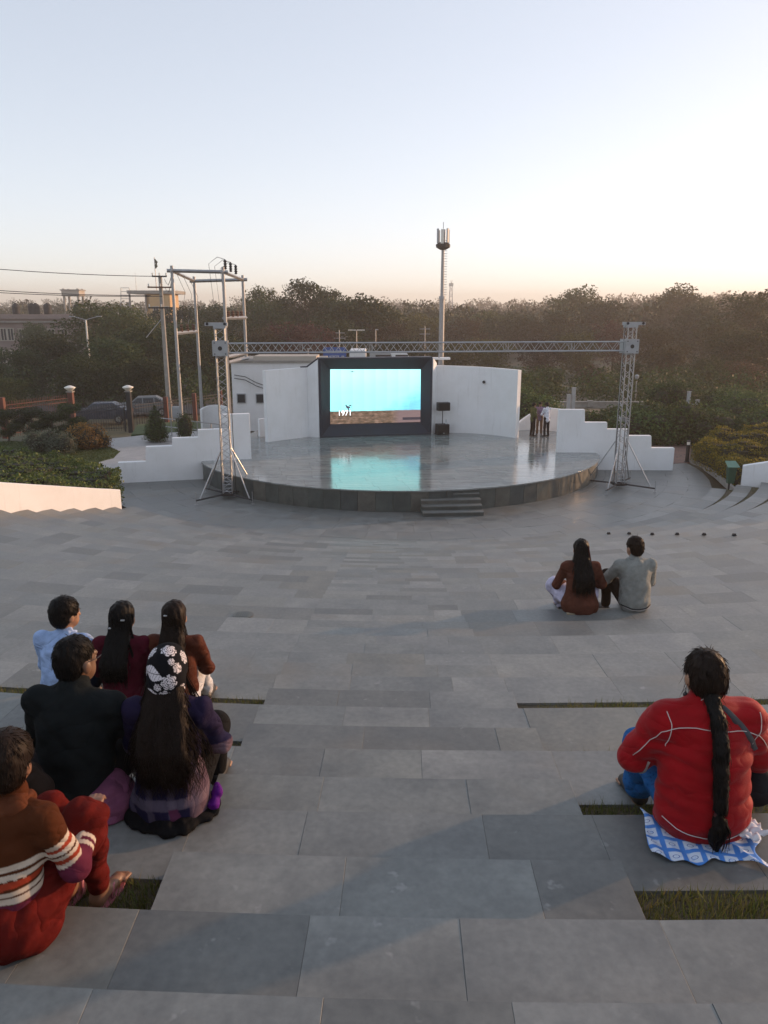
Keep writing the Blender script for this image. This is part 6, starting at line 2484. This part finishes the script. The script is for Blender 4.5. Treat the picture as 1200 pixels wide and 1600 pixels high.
# plait down the back
B = Body(.014)
zs = np.linspace(.66, .20, 34)
for i, z in enumerate(zs):
    q = fb(-.004, z, .03)
    y = q.y if q is not None and z < .62 else f.J['hea'][1] - .095 + (.655 - z) * -.6
    if z > .57: y = min(y, f.J['hea'][1] - .09 - (.655 - z) * .9)
    wd = .029 - .009 * i / 33
    s_ = 1 if i % 2 else -1
    B.ell((s_ * .0035 - .004, y, z), (wd, .019, .02), .026)
    last = (y, z)
pl_ = f.add('plait', M['hair'], B, .005, folds(8, .001, 160))
f.strands(pl_, M['hair'], 420, .05)
q0 = Vector((-.004, last[0], last[1] - .02))
MB().lathe(q0 + Vector((0, 0, -.012)), [(.02, 0), (.024, .008), (.02, .02)], 12).build('hair_tie', pm('dark_red_band', (.10, .02, .02), .7), pl_, True, True)
B = Body(.02)
for i, z in enumerate(np.linspace(last[1] - .025, .025, 7)):
    q = fb(-.006, max(z, .05), .02)
    y = q.y if q is not None else last[0]
    w_ = (.016, .026, .034, .037, .034, .028, .014)[i]
    B.ell((-.006 + .006 * math.sin(i), y, z), (w_, .022, .03), .02)
tf = f.add('plait_end', M['hair'], B, .005, folds(9, .003, 150, 1.5, .3))
mb = MB()
rg = random.Random(3)
for i in range(46):
    a = rg.uniform(-1, 1)
    q = fb(0, .08, .03)
    y = (q.y if q else last[0]) - rg.uniform(0, .02)
    mb.path([(a * .014, last[0] - .012, last[1] - .03), (a * .04, y - .012, .12), (a * .036 + rg.uniform(-.012, .012), y - .004, rg.uniform(-.005, .06))], 0, 3, [.002, .002, .0008])
mb.build('loose_strands', M['hair'], tf, True, True)
mb = MB()
for i in range(26):
    a = rg.choice((-1, 1)) * rg.uniform(.6, 1.0)
    p0 = f.hp((a * .085, rg.uniform(-.06, .03), rg.uniform(-.04, .06)))
    mb.path([p0, (p0[0] + a * rg.uniform(.008, .03), p0[1], p0[2] - .035), (p0[0] + a * rg.uniform(-.005, .03), p0[1] + .005, p0[2] - rg.uniform(.06, .11))], 0, 3, [.0012, .001, .0005])
mb.build('flyaway_hair', M['hair_brown'], hr_, True, True)
mb = MB()
for sx in (-1, 1):
    p0 = Vector(f.hp((sx * .088, -.01, -.05)))
    e_ = MB().path([p0, p0 + Vector((0, 0, -.02))], .002, 5).lathe(p0 + Vector((0, 0, -.042)), [(.002, 0), (.011, .004), (.009, .014), (.002, .024)], 10)
    e_.build('earring', M['black'], hr_, True, True)

# cloth she sits on, with a crumpled white tissue
cw, cd = .46, .30
nx, ny = 46, 28
V = []
rg = np.random.default_rng(4)
for j in range(ny + 1):
    for i in range(nx + 1):
        u, w = i / nx - .5, j / ny - .5
        x = u * cw * (1 + .05 * math.sin(w * 9)) + .02 * math.sin(w * 7)
        y = w * cd + .012 * math.sin(u * 23 + 1) + .02 * math.sin(u * 8)
        z = .004 + .006 * (1 + math.sin(u * 31 + w * 9)) * (.3 + abs(u)) + .010 * max(0, math.sin(u * 15 + 2)) * (w < -.2)
        V.append((x, y, z))
F = [(j * (nx + 1) + i, j * (nx + 1) + i + 1, (j + 1) * (nx + 1) + i + 1, (j + 1) * (nx + 1) + i) for j in range(ny) for i in range(nx)]
t = NT('blue_block_print')
v = t.coord('Object')
sp = t.n('ShaderNodeSeparateXYZ')
t.l(v, sp.inputs[0])
fx = t.math('FRACT', t.math('MULTIPLY', t.math('ADD', sp.outputs[0], 10.0), 1 / .075))
fy = t.math('FRACT', t.math('MULTIPLY', t.math('ADD', sp.outputs[1], 10.0), 1 / .075))
ex_ = t.math('ABSOLUTE', t.math('SUBTRACT', fx, .5))
ey_ = t.math('ABSOLUTE', t.math('SUBTRACT', fy, .5))
mx_ = t.math('MAXIMUM', ex_, ey_)
rr_ = t.math('SQRT', t.math('ADD', t.math('MULTIPLY', ex_, ex_), t.math('MULTIPLY', t.math('MULTIPLY', ey_, ey_), 2.2)))
c = t.mix((.60, .68, .80), (.06, .22, .62), t.rng(mx_, .33, .38, 0, 1))
ringv = t.math('LESS_THAN', t.math('ABSOLUTE', t.math('SUBTRACT', rr_, .17)), .022)
c = t.mix(c, (.08, .15, .38), ringv)
c = t.mix(c, (.09, .30, .72), t.rng(t.noise(v, 30, 3), .5, .62, 0, .35))
t.set(Base_Color=c, Roughness=.85)
M['bluecloth'] = t.m
o = link('cloth', np_mesh('cloth', V, F, M['bluecloth'], True))
so = o.modifiers.new('thick', 'SOLIDIFY')
so.thickness = .003
o.location = P + Vector((-.03, -.10, .004))
o.rotation_euler = (0, 0, R(-7))
tag(o, 'blue and white block printed cloth spread under the woman in red', 'cloth')
V = []
for j in range(15):
    for i in range(15):
        u, w = i / 14 - .5, j / 14 - .5
        V.append((u * .13 + .008 * math.sin(9 * w), w * .1 + .01 * math.sin(11 * u), .012 + .02 * abs(math.sin(7 * u + 3 * w)) + .014 * math.sin(13 * w) ** 2 + rg.uniform(0, .004)))
F = [(j * 15 + i, j * 15 + i + 1, (j + 1) * 15 + i + 1, (j + 1) * 15 + i) for j in range(14) for i in range(14)]
o = link('tissue', np_mesh('tissue', V, F, pm('white_paper', (.72, .70, .74), .8, 0, .06, 30, .1), True))
o.modifiers.new('thick', 'SOLIDIFY').thickness = .002
o.location = P + Vector((.175, -.10, .018))
o.rotation_euler = (0, 0, R(25))
tag(o, 'crumpled white tissue lying on the blue printed cloth', 'tissue')

# ---- the couple on the right
P = seat(905, 953, 8)
f = Figure('woman with long reddish black hair in a brown kurta', P, R(-3), 1.06, .011, nod=-.1).seated(.06, .165, el_l=(-.26, .12, .27), wr_l=(-.13, .32, .22), wr_r=(.13, .32, .22), kn_l=(-.25, .30, .2), kn_r=(.2, .36, .2))
f.body()
f.top(cloth_mat('brown_kurta_cloth', (.095, .034, .022), fold=.5), .165, .03, .06, .05, .75, folds(12, .006, 20, 1.3, .6), hemr=.215, name='kurta')
f.legs(cloth_mat('pale_lavender_cotton', (.55, .52, .66), fold=.7), .12, .07, wrk=folds(13, .009, 30))
f.long_hair(M['hair'], .27, .12, 5, 260, wave=.006, tube=.003, off=.015)
mb = MB()
hb = f.root.children[-1]
for i in range(70):
    a = random.Random(i).uniform(.25, 1)
    mb.path([f.hp((.05 + .02 * a, -.095, .06)), (f.J['hea'][0] + .075 + .03 * a, f.J['hea'][1] - .125, .58), (.06 + .075 * a, -.155, .42 - .08 * a)], 0, 3, [.002, .0028, .0012])
mb.build('red_streaks', M['hair_red'], hb, True, True)
q = P + Vector((-.07, -.10, .004))
o = tag(MB().slab([q + Vector((-.12, -.06, 0)), q + Vector((.16, -.05, 0)), q + Vector((.16, .1, 0)), q + Vector((-.1, .1, 0))], P.z, P.z + .012, 0, .003).build('newspaper', pm('newsprint', (.30, .24, .16), .9, 0, .3, 40, .1)), 'folded brown paper under the woman in the brown kurta', 'paper')

P = seat(990, 951, 8)
f = Figure('man in a ribbed grey zip sweater sitting beside the brown kurta', P, R(6), 1.08, .011, yaw=.28).seated(.05, .185, False, el_l=(-.27, .20, .30), wr_l=(-.12, .40, .31), el_r=(.25, .17, .26), wr_r=(.1, .38, .29), kn_l=(-.20, .34, .30), an_l=(-.18, .38, -.10), kn_r=(.1, .42, .27), an_r=(.1, .46, -.10))
f.body()
jk = f.top(cloth_mat('grey_ribbed_knit', (.30, .31, .29), fold=.35, rib=52), .178, .05, .066, .045, .76, folds(14, .004, 24), name='sweater', collar=.068)
f.legs(cloth_mat('dark_brown_trousers', (.028, .018, .013), fold=.5), .088, .055, wrk=folds(15, .004, 28))
piping(f, jk, [[(-.17, .075), (-.08, .05), (0, .045), (.08, .05), (.16, .075)]], M['black'], .008, 'waistband')
piping(f, jk, [[(-.17, .062), (-.08, .037), (0, .03), (.08, .037), (.16, .062)]], M['whitepipe'], .004, 'belt_edge')
B = Body(.02).cap(Vector(f.J['nek']) + Vector((-.055, -.03, .035)), Vector(f.J['nek']) + Vector((.055, -.03, .035)), .03, .03).cap(Vector(f.J['nek']) + Vector((-.07, .04, .02)), Vector(f.J['nek']) + Vector((-.055, -.03, .035)), .022, .03)
f.add('collar', M['black'] if False else cloth_mat('grey_collar', (.25, .26, .25)), B)
f.short_hair(M['hair_brown'])

# ---- left group, back row: blue shirt, maroon, brown jacket
P = seat(101, 1108, 3)
f = Figure('man in a light blue shirt sitting at the left end of the group', P, R(-10), .91, .010, yaw=-.45).seated(.07, .175, False, el_l=(-.225, .17, .27), el_r=(.23, .18, .27))
f.body()
f.top(cloth_mat('light_blue_shirt', (.33, .45, .70), fold=.7, sheen=0), .165, .02, .06, .04, .74, folds(16, .006, 26, .8, 1.3), name='shirt', hemr=.18, collar=.06)
B = Body(.015).cap(Vector(f.J['nek']) + Vector((-.05, -.035, .035)), Vector(f.J['nek']) + Vector((.05, -.035, .035)), .022, .022).cap(Vector(f.J['nek']) + Vector((.05, -.035, .035)), Vector(f.J['nek']) + Vector((.06, .04, .02)), .022, .018)
f.add('collar', cloth_mat('light_blue_collar', (.36, .48, .72)), B)
f.legs(cloth_mat('dark_blue_jeans', (.02, .025, .045)), .085, .055, wrk=folds(17, .004, 28))
f.short_hair(M['hair'], .016)

P = seat(197, 1112, 3)
f = Figure('woman in a dark maroon top with tied back black hair', P, R(0), .91, .010, yaw=-.1).seated(.05, .155, el_l=(-.215, .15, .27), el_r=(.215, .15, .27))
f.body()
f.top(cloth_mat('maroon_cloth', (.075, .008, .018), fold=.45), .15, .02, .058, .045, .74, folds(18, .005, 24), hemr=.175, name='top')
f.legs(cloth_mat('dark_maroon_trousers', (.03, .006, .01)), .09, .06, wrk=folds(19, .005, 28))
f.long_hair(M['hair'], .33, .10, 8, 220, wave=.006, tube=.0028)
hb = f.root.children[-1]
for sx, sz in ((-.045, -.035), (.05, .03)):
    p0 = f.hp((sx, -.115, sz))
    MB().box(p0, (.03, .012, .012), ch=.003).build('hair_clip', M['chrome'], hb, True, True)

P = seat(278, 1108, 3)
f = Figure('woman in a rust brown jacket with long hair, rightmost of the front three', P, R(3), .90, .010).seated(.05, .155, kn_r=(.10, .43, .16), el_r=(.20, .16, .26), el_l=(-.21, .16, .26))
f.body()
f.top(cloth_mat('rust_brown_jacket', (.085, .024, .013), rough=.6, fold=.6), .158, .02, .062, .045, .74, folds(20, .006, 24), hemr=.17)
f.legs(cloth_mat('white_cotton_trousers', (.60, .60, .62), fold=.6), .085, .06, wrk=folds(21, .007, 28))
f.long_hair(M['hair_brown'], .34, .105, 9, 240, wave=.012, tube=.0026)
hb = f.root.children[-1]
MB().box(f.hp((-.04, -.108, .055)), (.03, .012, .01), ch=.003).build('hair_clip', M['chrome'], hb, True, True)

# ---- man in the black sweater
P = seat(124, 1258, 1)
f = Figure('broad man in a black sweater with cropped hair', P, R(-6), .965, .009, yaw=-.35, nod=-.05).seated(.05, .18, False, el_r=(.25, .19, .27), wr_r=(.16, .4, .25), kn_r=(.26, .36, .26), an_r=(.24, .42, -.12), el_l=(-.25, .15, .28))
f.body((.16, .085, .05))
f.top(cloth_mat('black_wool', (.010, .013, .014), fold=.4), .185, .05, .07, .05, .76, folds(22, .005, 20, 1, 1.2), collar=.075, name='sweater', hemr=.19)
f.legs(cloth_mat('black_trousers', (.012, .011, .012)), .095, .06, wrk=folds(23, .004, 26))
B = Body(.05).cap((-.12, -.015, .03), (.13, -.015, .03), .15, .17, fl=.9)
f.add('shirt_tail', cloth_mat('dusky_pink_cotton', (.22, .075, .14), fold=.7), B, .009, folds(24, .006, 30), floor=.002, label='dusky pink shirt tail below the sweater')
f.short_hair(M['hair'], .004)
gl_ = MB()
for sx in (-1, 1): gl_.path([f.hp((sx * .083, -.01, .015)), f.hp((sx * .08, .06, .015)), f.hp((sx * .06, .1, .012))], .002, 4)
gl_.build('glasses', M['black'], f.root, False, True)

# ---- woman with the rose print headscarf
P = seat(270, 1264, 1)
f = Figure('woman in a black headscarf with white roses and a plaid coat', P, R(2), .93, .0085, nod=-.05).seated(.05, .155, el_l=(-.21, .15, .28), el_r=(.215, .16, .27))
f.body()


def plaid(V):
    c = np.tile(np.array((.016, .014, .045)), (len(V), 1))
    x, z = V[:, 0] + .02 * np.sin(V[:, 2] * 9), V[:, 2]
    low = z < .30
    vx = (np.abs(((x + .31) % .105) - .05) < .017)
    c[vx & low] = (.075, .062, .10)
    hzm = (np.abs(z - .125) < .024) | (np.abs(z - .26) < .022)
    c[hzm] = c[hzm] * .35 + np.array((.085, .07, .095))
    pk = (x > .04) & (x < .085) & low & (z < .11)
    c[pk] = (.11, .03, .075)
    warm = (x > .13) & low
    c[warm] = c[warm] * .6 + np.array((.09, .055, .06))
    up = z > .36
    c[up] = c[up] * np.array([1.2, 1.0, .9])
    return c


f.top(cloth_mat('plaid_coat', None, True, fold=.5), .158, .03, .060, .05, .76, folds(25, .006, 22, 1.2, .8), hemr=.20, name='coat', color=plaid)
B = Body(.04).ell((0, -.01, .01), (.235, .20, .055)).ell((.03, -.13, .0), (.12, .10, .04))
f.add('skirt', cloth_mat('black_skirt', (.008, .008, .009), fold=.7), B, .009, folds(26, .010, 26, 1.4, .5), floor=.002)
B = Body(.03).cap((.205, -.03, .04), (.222, .02, .075), .028, .026).cap((.212, .0, .09), (.218, .03, .12), .018, .015)
f.add('purple_trim', cloth_mat('purple_satin', (.10, .01, .19), rough=.5, fold=.8), B, .008, folds(27, .006, 50), floor=.002, label='bright purple cloth edge at her right hip')
f.legs(cloth_mat('black_leggings', (.01, .01, .011)), .09, .055)
f.long_hair(M['hair_brown'], .23, .145, 11, 520, cap=False, wave=.028, tube=.002, spread=1.12, off=.015)
R_ = f.hrot()
B = Body(.02).ell(f.hp((0, -.01, .025)), (.095, .115, .112), .02, R_).ell(f.hp((0, -.055, -.05)), (.094, .074, .098), .03, R_).ell(f.hp((0, .125, -.04)), (.09, .075, .1), .015, R_, cut=True)
roses = [((.02, -.05, .11), .036), ((.03, -.115, -.01), .036), ((-.045, -.105, .03), .045), ((.065, -.085, .045), .024), ((-.06, -.03, .095), .03), ((.08, -.01, .07), .03), ((-.05, -.11, -.07), .032), ((.01, -.125, -.09), .03), ((.075, -.08, -.06), .024), ((-.085, -.05, .02), .022), ((.045, -.1, .085), .016), ((-.02, -.115, -.03), .018)]
rc = [(np.array(f.hp(c)), r) for c, r in roses]


def scarf(V):
    c = np.tile(np.array((.008, .008, .010)), (len(V), 1))
    for i, (p, r) in enumerate(rc):
        d = V - p
        # spread on the surface: polar pattern in the tangent plane
        n_ = p - np.array(f.hp((0, -.02, 0)))
        n_ /= np.linalg.norm(n_)
        u = np.cross(n_, (0, 0, 1.0))
        u /= np.linalg.norm(u)
        w = np.cross(u, n_)
        a, b = d @ u, d @ w
        rad = np.hypot(a, b)
        th = np.arctan2(b, a)
        near = np.abs(d @ n_) < .05
        ring = np.floor(rad / r * 3.6)
        edge = r * (1 + .10 * np.cos(th * 7 + i))
        inside = (rad < edge) & near
        gapr = np.abs(rad / r * 3.6 - ring - .5) > .36
        gapt = np.abs(np.sin((th + ring * .5) * (2.0 + ring) * .5 + i)) < .13
        if i in (2, 6):       # leaf sprays
            inside = (np.abs(b - .3 * a) < r * .75 * np.abs(np.cos(a / r * 1.2))) & (np.abs(a) < r * 1.3) & near
            gapr = np.abs(np.sin(a / r * 9 + b / r * 4)) < .18
            gapt = np.abs(b) < .0016
        c[inside & ~gapr & ~gapt] = (.68, .64, .66)
    return c


f.add('headscarf', cloth_mat('rose_print_scarf', None, True, fold=.2, foldscale=20), B, .0034, folds(28, .0022, 45), color=scarf)

# ---- child in stripes at the lower left
P = seat(10, 1466, 0)
f = Figure('child in a striped brown hoodie and red trousers at the lower left', P, R(-12), .84, .0075, yaw=.15).seated(.07, .165, el_l=(-.25, .12, .27), el_r=(.25, .14, .27), wr_r=(.18, .36, .33), kn_r=(.17, .33, .33), an_r=(.10, .48, -.14), kn_l=(-.05, .40, .28), an_l=(-.06, .48, -.14), hip_r=(.1, .03, .1))
f.body((.20, .10, .06))
elr, shr, wrr = np.array(f.J['el_r']), np.array(f.J['sh_r']), np.array(f.J['wr_r'])


def stripes(V):
    c = np.tile(np.array((.075, .022, .008)), (len(V), 1))
    z = V[:, 2]
    bands = [(.365, .385, 'w'), (.33, .352, 'w'), (.30, .325, 'r'), (.275, .292, 'w'), (.245, .265, 'w'), (.16, .24, 'p'), (.135, .155, 'w'), (.105, .125, 'w'), (.075, .1, 'r'), (.05, .07, 'w'), (-.1, .045, 'p')]
    pal = {'w': (.56, .47, .38), 'r': (.32, .045, .02), 'p': (.11, .018, .04)}
    torso = np.abs(V[:, 0]) < .19
    for a, b, k in bands: c[torso & (z > a) & (z < b)] = pal[k]
    for sg in (1, -1):
        e, s_, w_ = elr * np.array([sg, 1, 1]), shr * np.array([sg, 1, 1]), wrr * np.array([sg, 1, 1])
        arm = (V[:, 0] * sg > .19)
        tt = ((V - s_) @ (e - s_)) / ((e - s_) @ (e - s_))
        for a, b, k in ((.36, .44, 'w'), (.44, .50, 'r'), (.50, .57, 'w'), (.60, .66, 'w'), (.66, .74, 'r'), (.74, .81, 'w'), (.81, 3, 'p')):
            c[arm & (tt > a) & (tt < b)] = pal[k]
        t2 = ((V - e) @ (w_ - e)) / ((w_ - e) @ (w_ - e))
        fore = arm & (tt > .8) | ((V[:, 1] > .2) & (np.abs(V[:, 0]) > .1) & (z > .2))
        for a, b, k in ((.3, .38, 'w'), (.45, .53, 'w'), (.75, .82, 'w')):
            c[fore & (t2 > a) & (t2 < b)] = pal[k]
    return c


jk = f.top(cloth_mat('striped_fleece', None, True, fold=.5), .16, .03, .062, .045, .76, folds(30, .005, 24), collar=.07, color=stripes, name='hoodie', vox=.006)
n_ = Vector(f.J['nek'])
B = Body(.03).cap(n_ + Vector((-.075, -.04, .02)), n_ + Vector((.075, -.04, .02)), .042, .042).cap(n_ + Vector((.075, -.04, .02)), n_ + Vector((.065, .05, .01)), .038, .03).cap(n_ + Vector((-.075, -.04, .02)), n_ + Vector((-.065, .05, .01)), .038, .03).cap(n_ + Vector((0, -.075, -.01)), n_ + Vector((0, -.10, -.06)), .05, .03)
f.add('hood', cloth_mat('orange_fleece', (.11, .034, .015), fold=.6), B, .007, folds(31, .005, 40))
f.legs(cloth_mat('red_shalwar', (.11, .009, .007), fold=.8), .11, .05, wrk=folds(32, .008, 26), shoes=False, hipr=.2, shin=.95)
f.short_hair(M['hair_brown'], .018)
M['pinkrubber'] = pm('pink_rubber', (.42, .13, .16), .5)
for q, sg in (('r', 1), ('l', -1)):
    a = Vector(f.J['an_' + q])
    fd = Vector((sg * .12, 1, 0)).normalized()
    so_ = [a + Vector((-.04, -.06, -.088)), a + Vector((.04, -.06, -.088)), a + Vector((.05, .1, -.088)), a + fd * .2 + Vector((0, 0, -.088)), a + Vector((-.05, .1, -.088))]
    sl_ = MB().prism([(p.x, p.y) for p in so_], a.z - .098, a.z - .085).build('sandal', M['pinkrubber'], f.root, False, True)
    tw_ = a + fd * .125 + Vector((0, 0, -.035))
    MB().path([a + Vector((-.04, .03, -.08)), a + Vector((-.03, .06, -.035)), tw_, a + Vector((.03, .06, -.035)), a + Vector((.04, .03, -.08))], .007, 6).build('strap', M['pinkrubber'], sl_, True, True)

# ---- person cut by the left edge
P = seat(-52, 1352, 1)
f = Figure('dark haired person cut off by the left edge beside the striped child', P, R(-5), 1.0, .011).seated(.05, .165)
f.body()
f.top(cloth_mat('dark_brown_shawl', (.03, .02, .016)), .17, .03, .065, .05, .76, folds(33, .006, 22), name='shawl')
f.legs(cloth_mat('dark_cotton', (.02, .018, .02)), .1, .06)
f.long_hair(M['hair'], .4, .09, 13, 80)

# ---- three men standing on the stage
def standing_man(px, py, label, rz, shirt, trou, sc, **kw):
    q = at(px, py, z=SZ + .004)
    g = Figure(label, q, rz, sc, .016, yaw=kw.pop('yaw', 0), nod=kw.pop('nod', -.25)).standing(**kw)
    g.body((.16, .09, .055))
    g.top(cloth_mat(label.split()[2] + '_shirt_cloth', shirt, fold=.5), .155, -.02, .062, .04, .7, folds(40, .005, 22), name='shirt', hemr=.165, longer=kw.get('longer', .55))
    B = Body(.03)
    J = g.J
    B.cap((-.06, 0, .92), (.06, 0, .92), .115, .115, fl=.85)
    for s_ in ('l', 'r'):
        B.cap(J['hip_' + s_], J['kn_' + s_], .088, .066).cap(J['kn_' + s_], J['an_' + s_], .066, .055)
    g.add('trousers', cloth_mat(label.split()[2] + '_trouser_cloth', trou, fold=.5), B)
    for s_, sg in (('l', -1), ('r', 1)):
        a = Vector(J['an_' + s_])
        g.add('shoe', M['shoe'], Body(.02).cap(a + Vector((0, -.04, -.04)), a + Vector((sg * .02, .17, -.048)), .04, .034), floor=0.0)
    g.short_hair(M['hair'], .012, .012)
    return g


standing_man(853, 682.5, 'man in white shirt and dark trousers standing on the stage', R(25), (.62, .66, .74), (.016, .015, .017), .99, wr_l=(-.12, .26, 1.08), el_l=(-.25, .1, 1.12), wr_r=(.1, .28, 1.1), el_r=(.24, .1, 1.12))
standing_man(831.5, 681.5, 'man in olive shirt and black trousers standing on the stage', R(-65), (.075, .085, .035), (.014, .013, .014), .97, nod=-.35, wr_l=(-.16, .26, 1.0), el_l=(-.24, .06, 1.1))
standing_man(842, 679, 'man in mauve shirt and tan trousers between the two others', R(165), (.22, .16, .24), (.17, .105, .065), .96, nod=-.3, wr_l=(-.1, .28, 1.08), wr_r=(.1, .28, 1.08), el_l=(-.24, .08, 1.12), el_r=(.24, .08, 1.12))

# ------------------------------------------------------------------ haze
hz_ = MB().box((0, 0, 16), (2700, 2700, 40)).build('haze', None)
hm = bpy.data.materials.new('evening_haze')
hm.use_nodes = True
hm.node_tree.nodes.clear()
ho = hm.node_tree.nodes.new('ShaderNodeOutputMaterial')
hv = hm.node_tree.nodes.new('ShaderNodeVolumePrincipled')
hv.inputs['Color'].default_value = (.90, .83, .77, 1)
hv.inputs['Density'].default_value = .001
hv.inputs['Anisotropy'].default_value = .3
hm.node_tree.links.new(hv.outputs[0], ho.inputs['Volume'])
hz_.data.materials.append(hm)
tag(hz_, 'thin evening haze hanging over the wood', 'haze', kind='stuff')
